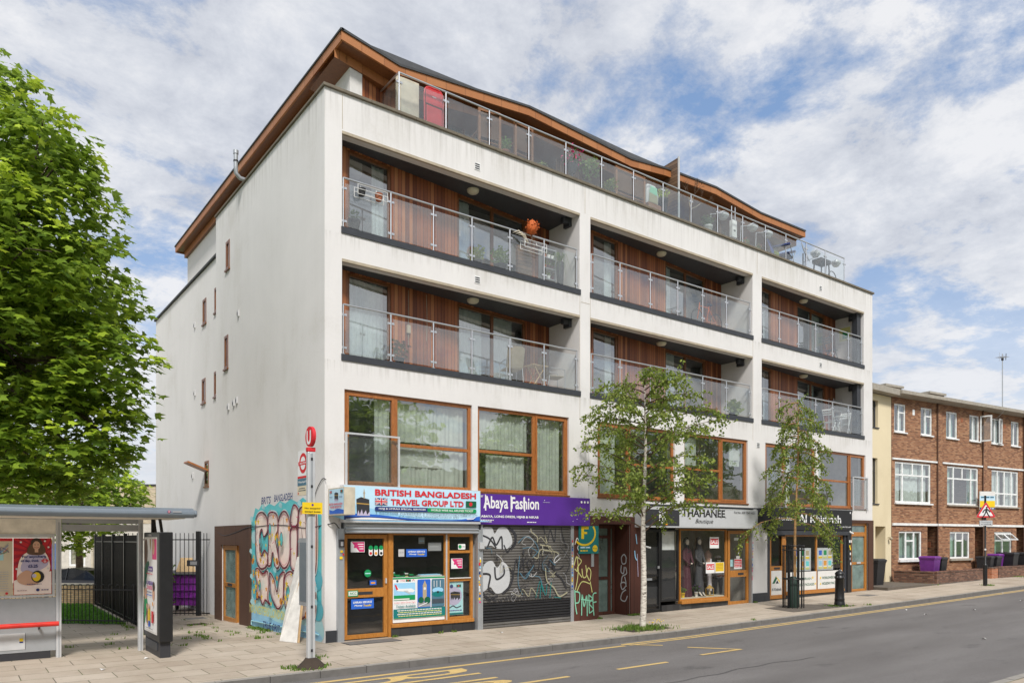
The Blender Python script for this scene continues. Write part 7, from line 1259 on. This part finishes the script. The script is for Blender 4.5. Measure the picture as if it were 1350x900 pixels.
T = thing('folding_chair', 'blue fabric camping chair behind the glass on the right part of the terrace', 'chair', (18.7, .6, FT), R(20)); T.scale = (1.25, 1.25, 1.15); one('seat', T, lambda m_: m_.add([(-.3, -.25, .45), (.3, -.25, .45), (.28, .2, .38), (-.28, .2, .38)], [(0, 1, 2, 3)], 'blue_fabric')); one('backrest', T, lambda m_: m_.add([(-.29, .2, .38), (.29, .2, .38), (.32, .42, 1.12), (.15, .46, 1.22), (-.15, .46, 1.22), (-.32, .42, 1.12)], [(0, 1, 2, 3, 4, 5)], 'blue_fabric')); one('arm', T, lambda m_: (m_.box(-.42, -.3, -.3, .2, .68, .72, 'blue_fabric'), m_.box(.3, .42, -.3, .2, .68, .72, 'blue_fabric'))); one('leg', T, lambda m_: [m_.tube([a, b], .012, 'galv', 6) for a, b in (((-.34, -.3, 0), (.34, -.3, .68)), ((.34, -.3, 0), (-.34, -.3, .68)), ((-.34, .3, 0), (.34, .4, 1.0)), ((.34, .3, 0), (-.34, .4, 1.0)))])
T = thing('satellite_dish', 'grey satellite dish standing on the right part of the roof terrace', 'satellite dish', (20.15, .6, FT)); 
def dish(m_):
    c = Vector((0, 0, 1.0)); n = Vector((.35, -.9, .35)).normalized(); u = n.cross(Vector((0, 0, 1))).normalized(); w = u.cross(n); v = []; f = []
    for i in range(6):
        r = .42*i/5
        for k in range(20): a = k*.314159; v.append(c+u*r*math.cos(a)+w*r*1.1*math.sin(a)+n*(r*r*.35))
    f = [(i*20+k, i*20+(k+1) % 20, (i+1)*20+(k+1) % 20, (i+1)*20+k) for i in range(5) for k in range(20)]; m_.add(v, f, 'grey', True)
one('reflector', T, dish); one('mount', T, lambda m_: (m_.tube([(0, .05, 0), (0, .05, 1.0)], .03, 'galv', 8), m_.tube([(0, .05, .65), (.15, -.45, .75), (.17, -.45, 1.05)], .014, 'galv', 6), m_.box(-.25, .25, -.25, .25, 0, .05, 'galv')))
T = thing('barbecue', 'black barbecue trolley near the right end of the roof terrace', 'barbecue', (21.3, .55, FT)); one('hood', T, lambda m_: m_.box(-.35, .35, -.2, .2, .8, .95, 'dark')); one('leg', T, lambda m_: [m_.bar((sx*.32, sy*.18, 0), (sx*.26, sy*.16, .8), .04, .04, 'dark_trim') for sx in (-1, 1) for sy in (-1, 1)]); one('shelf', T, lambda m_: m_.box(-.3, .3, -.18, .18, .3, .33, 'dark_trim'))
T = thing('spare_tyre', 'loose bicycle wheel leaning inside the far end of the terrace glass', 'wheel', (22.0, .5, FT+.33)); one('rim', T, lambda m_: m_.tube([(.31*math.cos(a), 0, .31*math.sin(a)) for a in np.linspace(0, 6.2832, 29)], .018, 'rubber', 8, cap=False)); one('hub', T, lambda m_: m_.tube([(0, -.03, 0), (0, .03, 0)], .03, 'galv', 8))
potplant('potted_plant', 'bushy green plant in a terracotta pot between the armchairs on the terrace', (5.42, .5, FT), .16, .4, 'terracotta', .22, 'weed_leaf', 110, .08, seed=21)
potplant('potted_plant', 'leafy plant right of the wooden bench on the terrace', (9.5, .5, FT), .15, .4, 'pot_dark', .26, 'birch_leaf', 130, .08, seed=22)
potplant('potted_plant', 'small red flowered plant at the foot of the patio heater', (16.15, .45, FT), .14, .3, 'terracotta', .16, 'weed_leaf', 70, .06, flower='red_plastic', seed=23)
potplant('potted_plant', 'second red flowered plant right of the patio heater', (16.9, .42, FT), .14, .28, 'terracotta', .14, 'weed_leaf', 60, .06, flower='pink', seed=24)
potplant('potted_plant', 'low bright green plant left of the blue camping chair', (18.0, .42, FT), .12, .3, 'pot_dark', .13, 'young_leaf', 60, .06, seed=25)
# --- upper left balcony
def railbox(label, x, z):
    T = thing('rail_planter', label, 'planter', (x, -.07, z)); one('wire_cage', T, lambda m_: ([m_.tube([(sx*.38, sy*.1-.0, 0), (sx*.38, sy*.1, .22)], .008, 'white_plastic', 5) for sx in (-1, 1) for sy in (-1, 1)], [m_.tube([(-.38, sy*.1, zz_), (.38, sy*.1, zz_)], .008, 'white_plastic', 5) for sy in (-1, 1) for zz_ in (0, .12, .22)], m_.tube([(-.2, .1, .22), (-.2, .14, .3)], .01, 'white_plastic', 5), m_.tube([(.2, .1, .22), (.2, .14, .3)], .01, 'white_plastic', 5))); 
    return T
T = railbox('white wire basket with two pots, hung on the top left balcony rail', 1.12, 10.34)
for x, m in ((.88, 'pot_dark'), (1.32, 'terracotta')): tag(one('flower_pot', None, lambda m_: m_.loft([(x, -.07, 10.355, .07, .07), (x, -.07, 10.52, .1, .1)], m, 14)), ('dark pot in the white wire basket on the top left balcony' if m == 'pot_dark' else 'terracotta pot in the white wire basket on the top left balcony'), 'pot')
T = railbox('white wire basket below the orange ball plant on the top left balcony', 6.0, 10.25)
T = thing('ball_plant', 'orange ball shaped plant on the rail of the top left balcony', 'plant', (5.95, -.06, 10.4)); mb = MB(); mb.ball((0, 0, .48), (.15, .15, .2), 'orange_ball', 14, 8); leafball(mb, (0, 0, .48), .21, 240, 'orange_ball', .05, 3); mb.build('foliage', T); one('stem', T, lambda m_: m_.tube([(0, 0, 0), (0, 0, .3)], .02, 'twig', 6)); mb = MB(); [mb.tube([(-.1, 0, 0), (-.3-.1*k, -.05, .2+.03*k), (-.5-.1*k, -.05, .15)], [.008, .02, .004], 'aged_beige', 5) for k in range(3)]; mb.build('leaves', T)
potplant('potted_plant', 'rounded green bush in a dark pot on the top left balcony', (5.25, .45, F3), .16, .3, 'pot_dark', .27, 'weed_leaf', 260, .07, seed=11); potplant('potted_plant', 'yellowing spindly plant left of the green bush on the top left balcony', (4.45, .4, F3), .12, .22, 'pot_dark', .22, 'birch_leaf', 70, .10, seed=12); potplant('potted_plant', 'dark pot with a few stems in the left corner of the top left balcony', (.85, .28, F3), .14, .34, 'pot_dark', .12, 'dark_leaf', 40, .07, seed=13)
mb = MB(); mb.box(5.85, 6.35, .45, .55, F3, 10.55, 'screen_wood'); tag(mb.build('windbreak'), 'grey weathered wooden panel behind the orange ball plant', 'panel')
T = thing('plant_shelf', 'narrow shelf crowded with little pots at the right end of the top left balcony', 'shelf', (7.0, .55, F3)); one('rack', T, lambda m_: ([m_.box(-.22, .22, -.12, .12, z, z+.02, 'galv') for z in (.25, .55, .85, 1.1)], [m_.box(sx*.22-.01, sx*.22+.01, -.12, .12, 0, 1.15, 'galv') for sx in (-1, 1)]))
q = random.Random(8)
for z in (.27, .57, .87):
    for k in range(3):
        m = q.choice(['terracotta', 'robe_maroon', 'pot_dark', 'white_plastic']); o_ = thing('flower_pot', f'little pot on the plant shelf of the top left balcony', 'pot', (6.86+k*.14, .5, F3+z), group='little pots on the plant shelf'); one('pot', o_, lambda m_: m_.loft([(0, 0, 0, .04, .04), (0, 0, .1, .06, .06)], m, 10)); mb = MB(); leafball(mb, (0, 0, .15), .07, 18, q.choice(['weed_leaf', 'dark_leaf', 'red_leaf']), .06, k); mb.build('foliage', o_)
T = thing('spider_plant', 'trailing grassy plant beside the shelf on the top left balcony', 'plant', (7.35, .4, F3)); mb = MB()
for k in range(22): a = q.uniform(0, 6.28); l = q.uniform(.2, .4); mb.tube([(0, 0, .8), (.5*l*math.cos(a), .4*l*math.sin(a), 1.05), (l*math.cos(a), .7*l*math.sin(a), .7-q.random()*.3)], [.008, .008, .002], 'weed_leaf', 4)
mb.build('leaves', T); one('pot', T, lambda m_: m_.loft([(0, 0, 0, .09, .09), (0, 0, .8, .12, .12)], 'pot_dark', 12))
# --- middle left balcony
def wicker(label, loc, rz):
    T = thing('wicker_chair', label, 'chair', loc, rz, 'wicker chairs on the balcony above the shop signs'); one('seat', T, lambda m_: m_.box(-.24, .24, -.24, .24, .42, .45, 'wicker'), bevel=.01); one('backrest', T, lambda m_: m_.add([(-.25, .22, .45), (.25, .22, .45), (.25, .36, .95), (.15, .39, 1.0), (-.15, .39, 1.0), (-.25, .36, .95), (-.25, .25, .45), (.25, .25, .45), (.25, .39, .95), (.15, .42, 1.0), (-.15, .42, 1.0), (-.25, .39, .95)], [(0, 1, 2, 3, 4, 5), (11, 10, 9, 8, 7, 6)], 'wicker'))
    for sx in (-1, 1): one('leg', T, lambda m_: m_.tube(smooth([(sx*.26, -.26, 0), (sx*.25, -.26, .55), (sx*.25, -.2, .64), (sx*.25, .2, .66)], 4), .013, 'galv', 6)); one('leg', T, lambda m_: m_.tube([(sx*.24, .3, 0), (sx*.24, .22, .45)], .013, 'galv', 6))
wicker('wicker chair left of the folding table on the middle left balcony', (5.7, .55, F2), R(165)); wicker('wicker chair right of the folding table on the middle left balcony', (7.3, .65, F2), R(75))
T = thing('folding_table', 'small pale wooden folding table between two wicker chairs', 'table', (6.55, .5, F2)); one('tabletop', T, lambda m_: m_.box(-.28, .28, -.2, .2, .62, .64, 'plywood')); one('leg', T, lambda m_: [m_.bar((sx*.25, sy*.15, 0), (-sx*.2, sy*.15, .62), .03, .02, 'plywood') for sx in (-1, 1) for sy in (-1, 1)])
potplant('potted_plant', 'dark red leaved plant on the left of the middle left balcony', (2.1, .35, F2), .12, .2, 'pot_dark', .28, 'red_leaf', 90, .10, seed=14)
mb = MB(); mb.tube([(2.55, .72, 7.3), (2.55, .72, 8.7)], .006, 'cream_trim', 5); mb.box(2.5, 2.6, .68, .74, 7.6, 7.8, 'cream_trim'); tag(mb.build('rope'), 'thin pale cord hanging on the timber of the middle left balcony', 'cord')
mb = MB(); mb.tube(smooth([(3.1, .76, 8.7), (3.12, .76, 8.0), (3.1, .76, 7.5)], 4), .006, 'cream_trim', 5); tag(mb.build('rope'), 'second pale cord hanging further right on the same timber wall', 'cord')
# --- right hand balconies
T = thing('bicycle', 'dark bicycle leaning at the right end of the upper middle balcony', 'bicycle', (14.2, .6, F3))
for x in (-.5, .5): w = one('wheel', T, lambda m_: m_.tube([(x+.32*math.cos(a), 0, .34+.32*math.sin(a)) for a in np.linspace(0, 6.2832, 27)], .018, 'rubber', 6, cap=False))
one('frame', T, lambda m_: [m_.tube([a, b], .018, 'orange_ball', 6) for a, b in (((-.5, 0, .34), (-.38, 0, .92)), ((-.4, 0, .8), (.1, 0, .8)), ((-.42, 0, .72), (0, 0, .32)), ((0, 0, .32), (.12, 0, .9)), ((0, 0, .32), (.5, 0, .34)), ((.5, 0, .34), (.1, 0, .78)))]); one('handlebar', T, lambda m_: m_.tube([(-.45, .22, .96), (-.38, 0, .95), (-.45, -.22, .96)], .013, 'dark', 6)); one('saddle', T, lambda m_: m_.loft([(.14, 0, .9, .12, .06), (.14, 0, .95, .13, .07)], 'dark', 10))
potplant('potted_plant', 'spiky grassy plant at the right end of the lower middle balcony', (15.35, .35, F2), .14, .15, 'pot_dark', .26, 'birch_leaf', 120, .16, seed=15); potplant('potted_plant', 'pot of purple flowers behind the rail of the lower middle balcony', (9.7, .3, F2), .12, .2, 'pot_dark', .15, 'weed_leaf', 60, .06, flower='purple_paint', seed=16)
T = thing('picture', 'colourful picture hung on the end wall of the top right balcony', 'picture', (23.2, .8, 11.0)); one('frame', T, lambda m_: m_.box(.31, .34, -.3, .3, -.35, .35, 'paper')); one('canvas', T, lambda m_: (m_.box(.30, .309, -.24, .24, -.28, .28, 'lemon'), m_.box(.295, .2995, -.15, .1, -.18, .1, 'green')))
def bistro(label, loc, rz, m):
    T = thing('bistro_chair', label, 'chair', loc, rz); one('frame', T, lambda m_: [m_.tube([a, b], .016, m, 6) for s_ in (-1, 1) for a, b in (((s_*.2, -.22, 0), (s_*.2, .25, .95)), ((s_*.2, .24, 0), (s_*.2, -.15, .46)))]); one('seat', T, lambda m_: [m_.box(-.2, .2, -.17+k*.07, -.12+k*.07, .45, .465, m) for k in range(5)]); one('backrest', T, lambda m_: [m_.box(-.2, .2, .17+k*.035, .18+k*.035, .72+k*.09, .78+k*.09, m) for k in range(3)])
bistro('white slatted folding chair on the lower right balcony, nearer the rail middle', (21.8, .5, F2), R(100), 'white_plastic'); bistro('white slatted folding chair on the lower right balcony, at the far right end', (22.9, .5, F2), R(-80), 'white_plastic'); bistro('dark slatted chair on the top right balcony', (21.9, .5, F3), R(80), 'dark_trim')
T = thing('round_table', 'small round white table between the white folding chairs', 'table', (22.35, .45, F2)); one('tabletop', T, lambda m_: m_.loft([(0, 0, .7, .26, .26), (0, 0, .72, .26, .26)], 'white_plastic', 20)); one('leg', T, lambda m_: [m_.tube([(.2*math.cos(a), .2*math.sin(a), 0), (-.15*math.cos(a), -.15*math.sin(a), .7)], .012, 'white_plastic', 6) for a in (0, 2.1, 4.2)])
T = thing('shelf_rack', 'pale open shelf rack against the end wall of the lower right balcony', 'shelf', (23.1, 1.0, F2)); one('rack', T, lambda m_: ([m_.box(-.3, .3, -.12, .12, z, z+.02, 'light_metal') for z in (.3, .7, 1.1, 1.5)], [m_.box(sx*.3-.012, sx*.3+.012, sy*.11-.012, sy*.11+.012, 0, 1.6, 'light_metal') for sx in (-1, 1) for sy in (-1, 1)]))
# bowl seen inside a first floor window
tag(one('bowl', None, lambda m_: m_.loft([(15.0, .34, 4.05, .1, .1), (15.0, .34, 4.12, .24, .16), (15.0, .34, 4.16, .26, .18)], 'paper', 16)), 'pale bowl inside the first floor window above the boutique sign', 'bowl')
# ------------------------------------------------------------------ trees
def mesh_obj(name, V, F, mats, mi, parent, sm=False):
    me = bpy.data.meshes.new(name); me.from_pydata(V.tolist() if hasattr(V, 'tolist') else V, [], F)
    for m in mats: me.materials.append(MATS[m])
    me.polygons.foreach_set('material_index', mi); me.update(); o = bpy.data.objects.new(name, me); col.objects.link(o); o.parent = parent; return o
MAPLE = np.array([(0, 0, 0), (0, 1, 0), (.20, -.06, .02), (.42, .02, -.05), (.30, .20, .02), (.62, .50, -.08), (.27, .52, .0), (-.20, -.06, .02), (-.42, .02, -.05), (-.30, .20, .02), (-.62, .50, -.08), (-.27, .52, .0)])
MAPLE_F = [(0, 2, 3, 4, 5, 6, 1), (0, 1, 11, 10, 9, 8, 7)]
DIAM = np.array([(0, 0, 0), (.34, .38, -.05), (.22, .7, -.04), (0, 1, 0), (-.22, .7, -.04), (-.34, .38, -.05)]); DIAM_F = [(0, 1, 2, 3), (0, 3, 4, 5)]
def leaves(name, parent, pos, tip, nrm, size, mi, mats, shape=MAPLE, faces=MAPLE_F):
    pos, tip, nrm = map(np.asarray, (pos, tip, nrm)); tip = tip/np.linalg.norm(tip, axis=1)[:, None]; nrm = nrm-tip*(nrm*tip).sum(1)[:, None]; nrm /= np.linalg.norm(nrm, axis=1)[:, None]+1e-9; sx = np.cross(tip, nrm)
    s = np.asarray(size)[:, None, None]; V = pos[:, None, :]+s*(shape[None, :, 0:1]*sx[:, None, :]+shape[None, :, 1:2]*tip[:, None, :]+shape[None, :, 2:3]*nrm[:, None, :]); n = shape.shape[0]; N = len(pos); V = V.reshape(-1, 3)
    F = [tuple(k+i*n for k in f) for i in range(N) for f in faces]; return mesh_obj(name, V, F, mats, [m for m in mi for _ in faces], parent)
def sycamore(label, base, lobes, nclus, lsize, trunk_r, trunk_top, name='sycamore_tree', seed=1, mats=('sycamore_leaf', 'young_leaf'), dens=13, spread=.42, young=.26, group=None):
    g = np.random.default_rng(seed); T = thing(name, label, 'tree', base, group=group); base = np.array(base); Lb = np.array(lobes); c, r = Lb[:, :3]-base, Lb[:, 3]; wt = r**2/np.sum(r**2); P_, Tp, Nn, Sz, Mi = [], [], [], [], []; anchors = []
    cen = c.mean(0)
    while len(anchors) < nclus:
        i = g.choice(len(c), p=wt); d = g.normal(size=3); d /= np.linalg.norm(d); rr = r[i]*(1-abs(g.normal(0, .16))) if g.random() < .72 else r[i]*g.random()**.5*.9; p = c[i]+d*rr*np.array([1, 1, .95])
        depth = min(1, max(0, np.max((r-np.linalg.norm(p-c, axis=1))/r)))
        if depth > .45 and g.random() < .75: continue
        if p[2]+base[2] < 2.9 and lobes[0][2] > 6: continue
        anchors.append((p, d, depth))
    for p, d, dep in anchors:
        k = g.integers(int(dens*.7), int(dens*1.3)); out = d+np.array([0, 0, .35]); ang = g.uniform(0, 2*np.pi, k); rad = np.sqrt(g.random(k))*spread; yg = 1 if g.random() < young*(1.5 if d[2] > -.1 else .3) and dep < .25 else 0
        if yg: k2 = int(k*.6); ang = ang[:k2]; rad = rad[:k2]*.6; k = k2
        ox, oy = np.cos(ang)*rad, np.sin(ang)*rad; pos = p+np.stack([ox, oy, -rad*rad*.7/spread+g.normal(0, spread*.16, k)+(.1 if yg else 0)], 1); tip = np.stack([np.cos(ang)+d[0]*.5, np.sin(ang)+d[1]*.5, -.45+g.normal(0, .35, k)], 1); nn = np.stack([g.normal(0, .35, k)+d[0]*.35, g.normal(0, .35, k)+d[1]*.35, np.ones(k)], 1)
        P_.append(pos); Tp.append(tip); Nn.append(nn); Sz.append(lsize*g.uniform(.6, 1.15, k)*(.8 if yg else 1)); Mi += [yg]*k
    leaves('crown', T, np.concatenate(P_), np.concatenate(Tp), np.concatenate(Nn), np.concatenate(Sz), Mi, mats)
    mb = MB(); tt = Vector(trunk_top)-Vector(base); mb.tube([Vector((0, 0, -.2)), Vector((.05, 0, tt.z*.3))*1, tt*.65+Vector((0, 0, 0)), tt], [trunk_r*1.2, trunk_r, trunk_r*.8, trunk_r*.5], 'bark', 12)
    for i in range(len(c)):
        s = tt*g.uniform(.45, .95); e = Vector(c[i]); m_ = (s+e)/2+Vector((0, 0, .4)); mb.tube([s, m_, e], [trunk_r*.4, trunk_r*.25, trunk_r*.1], 'bark', 7)
        for _ in range(4): d = Vector(g.normal(size=3)).normalized()*r[i]*.8; mb.tube([m_.lerp(e, .6), e+d*.5, e+d+Vector((0, 0, -.1))], [trunk_r*.12, .02, .008], 'bark', 5)
    mb.build('trunk', T); return T
LB = [(-6.45, 5.44, 11.93, 2.0), (-5.28, 3.95, 10.08, 1.75), (-5.26, 3.31, 10.89, 1.1), (-4.66, 3.48, 7.96, 1.55), (-4.25, 3.18, 6.32, 1.5), (-4.99, 3.11, 4.7, 1.45), (-4.21, 2.9, 4.91, 1.0), (-6.73, 6.9, 9.29, 2.6), (-7.02, 6.5, 5.82, 2.5), (-5.96, 3.2, 6.58, 2.1), (-5.83, 3.1, 4.2, 1.15), (-5.98, 2.6, 8.33, 1.8), (-6.08, 8.29, 7.63, 2.4), (-4.78, 7.32, 8.23, 1.8), (-7.98, 5.96, 9.42, 2.5), (-7.98, 5.96, 6.32, 2.6), (-9.5, 4.0, 7.5, 2.4), (-9.0, 3.4, 10.0, 2.0)]
sycamore('big leafy broad leaved tree filling the left side, overhanging the bus shelter', (-6.9, 6.3, -.1), LB, 3300, .215, .3, (-6.8, 6.0, 9.0), seed=5, dens=15, spread=.36)
T0 = sycamore('mid green tree beyond the lawn, its crown just over the shelter roof', (-2.0, 24.5, -.3), [(-1.73, 22.5, 4.4, 2.0), (-.4, 24.2, 4.6, 1.4), (-3.6, 24.5, 5.0, 2.4), (-2.2, 23.5, 3.4, 1.6)], 520, .26, .16, (-2.0, 24.5, 4.2), seed=6, young=.3)
sycamore('dark rounded tree top showing over the pale brick building', (4.3, 50.5, 0), [(4.3, 50.5, 6.0, 1.7), (3.2, 51.5, 5.0, 1.6), (5.0, 51, 4.4, 1.5)], 260, .3, .2, (4.3, 50.5, 5.5), seed=7, mats=('dark_leaf', 'dark_leaf'))
def birch(label, base, h, wid, trunkm, seed, crown0, droop, nb, tilt=(0, 0), cr=None, side=(0, 0)):
    g = random.Random(seed); T = thing('birch_tree', label, 'tree', base, group='young birches in the pavement'); mb = MB(); tp = [Vector((tilt[0]*z/h+.03*math.sin(z*1.7), tilt[1]*z/h, z)) for z in np.linspace(-.1, h*.93, 12)]
    rr = [(.075 if trunkm == 'birch_bark' else .042)*(1-i/11)**.8+.012 for i in range(12)]; mb.tube(tp, rr, trunkm, 10); P_, Tp_, Nn = [], [], []
    def at(z): return Vector((tilt[0]*z/h+.03*math.sin(z*1.7), tilt[1]*z/h, z))
    def twigl(p, d, l):
        n = max(3, int(l/.05)); q = p.copy(); pts = [p.copy()]
        for i in range(n):
            d = (d+Vector((g.gauss(0, .10), g.gauss(0, .10), -droop*.10+g.gauss(0, .06)))).normalized(); q = q+d*(l/n); pts.append(q.copy())
            for _ in range(2 if g.random() < .75 else 1):
                a = g.uniform(0, 6.28); P_.append(tuple(q+Vector((g.gauss(0, .035), g.gauss(0, .035), g.gauss(0, .03))))); Tp_.append((math.cos(a)*.7+d.x*.4, math.sin(a)*.7+d.y*.4, -.7+g.gauss(0, .4))); Nn.append((g.gauss(0, 1), g.gauss(0, 1), g.uniform(.2, 1.2)))
        mb.tube([pts[0], pts[n//2], pts[-1]], [.006, .004, .002], 'twig', 4)
    for i in range(nb):
        t_ = (i+.5)/nb; z = crown0+(h*.95-crown0)*t_**.9; s = at(z); a = i*2.39996+g.uniform(-.4, .4); W_ = wid*cr(t_)*g.uniform(.7, 1.1); up = .75-.2*t_ if droop < 1.5 else .35; d = Vector((math.cos(a), math.sin(a), up)).normalized(); n = 7; q = s.copy(); pts = [s.copy()]
        for k in range(n):
            d = (d+Vector((g.gauss(0, .08), g.gauss(0, .08), -.09*droop+g.gauss(0, .04)))).normalized(); q = q+d*(W_*1.15/n); pts.append(q.copy())
            if k >= 1:
                for _ in range(3 if W_ > .6 else 2): dd = (d+Vector((g.gauss(0, .7), g.gauss(0, .7), g.gauss(.05, .5)))).normalized(); twigl(q, dd, g.uniform(.22, .5)*(1.25 if droop > 1.5 else 1))
        mb.tube(pts, [.018*(1-k/8)+.003 for k in range(n+1)], trunkm if trunkm != 'birch_bark' else 'twig', 5); twigl(q, d, .4)
    for _ in range(5): twigl(at(h*.93), Vector((g.gauss(0, .4), g.gauss(0, .4), 1)).normalized(), .5)
    mb.build('trunk', T); N = len(P_); sz = np.array([g.uniform(.06, .10) for _ in range(N)]); leaves('crown', T, P_, Tp_, Nn, sz, [0]*N, ('birch_leaf',), DIAM, DIAM_F); return T, N
T1, n1_ = birch('slim white barked street tree growing between the purple sign and the boutique', (7.80, -2.42, 0), 6.9, 1.68, 'birch_bark', 3, 2.45, .85, 48, (.12, 0), lambda t: (.95 if t < .35 else 1.0 if t < .6 else 1.05-.65*(t-.6)/.4))
T2_, n2_ = birch('weeping street tree with an orange stem inside a black metal cage', (15.43, -1.95, .09), 7.2, 1.2, 'orange_bark', 8, 2.6, 2.0, 28, (.35, 0), lambda t: (1.5-1.0*t/.75 if t < .75 else .45))
# a second stem leaning right near the top
T = thing('tree_guard', 'black open metal cage round the foot of the weeping street tree', 'tree guard', (15.43, -1.95, .09))
one('cage', T, lambda m_: ([m_.tube([(.33*math.cos(a), .33*math.sin(a), 0), (.33*math.cos(a), .33*math.sin(a), 2.05)], .014, 'black_paint', 6) for a in np.linspace(0, 5.89, 14)], [m_.tube([(.335*math.cos(a), .335*math.sin(a), z) for a in np.linspace(0, 6.2832, 25)], .022, 'black_paint', 6, cap=False) for z in (.95, 1.9, 2.04)]))
one('stake', T, lambda m_: (m_.box(-.3, -.24, -.03, .03, 0, 2.1, 'black_paint'), m_.box(.24, .30, -.03, .03, 0, 2.1, 'black_paint')))
tag(one('watering_bag', None, lambda m_: m_.loft([(15.43, -1.95, .10, .17, .16), (15.44, -1.95, .3, .21, .18), (15.42, -1.95, .75, .20, .16), (15.43, -1.95, 1.05, .14, .12), (15.43, -1.95, 1.12, .09, .08)], 'green_bag', 14)), 'dark green watering bag strapped round the caged tree stem', 'bag')
print('birch leaves', n1_, n2_)
# ------------------------------------------------------------------ across the street, behind the camera: what the windows mirror
for i, (x, y, s) in enumerate(((-2, -27, 1.0), (12, -29, 1.1), (27, -28, .95), (42, -30, 1.1), (-18, -30, 1.0))):
    r_ = thing('street_tree', f'leafy tree across the street, seen mirrored in the windows', 'tree', (x, y, -.1), i*1.3, 'trees across the street'); r_.scale = (s, s, s)
    src = T0
    for ch in src.children: c = ch.copy(); col.objects.link(c); c.parent = r_; c.scale = (1.9, 1.9, 1.7)
mb = MB(); mb.box(-60, 90, -48, -40, -.4, 8.5, 'buff_brick'); o = mb.build('opposite_terrace'); tag(o, 'long plain terrace on the other side of the street, seen only in reflections', 'building')
tag(blades('yellow_wildflowers', [], .1, .01, 'young_leaf'), kind='stuff') if False else None
mb = MB(); q = random.Random(4)
for k in range(14): a = q.uniform(-.1, .5); mb.ball((7.95+a, -2.5+q.uniform(-.15, .15), .14+q.random()*.08), (.018, .018, .012), 'yellow', 6, 4)
tag(mb.build('wildflowers'), kind='stuff')
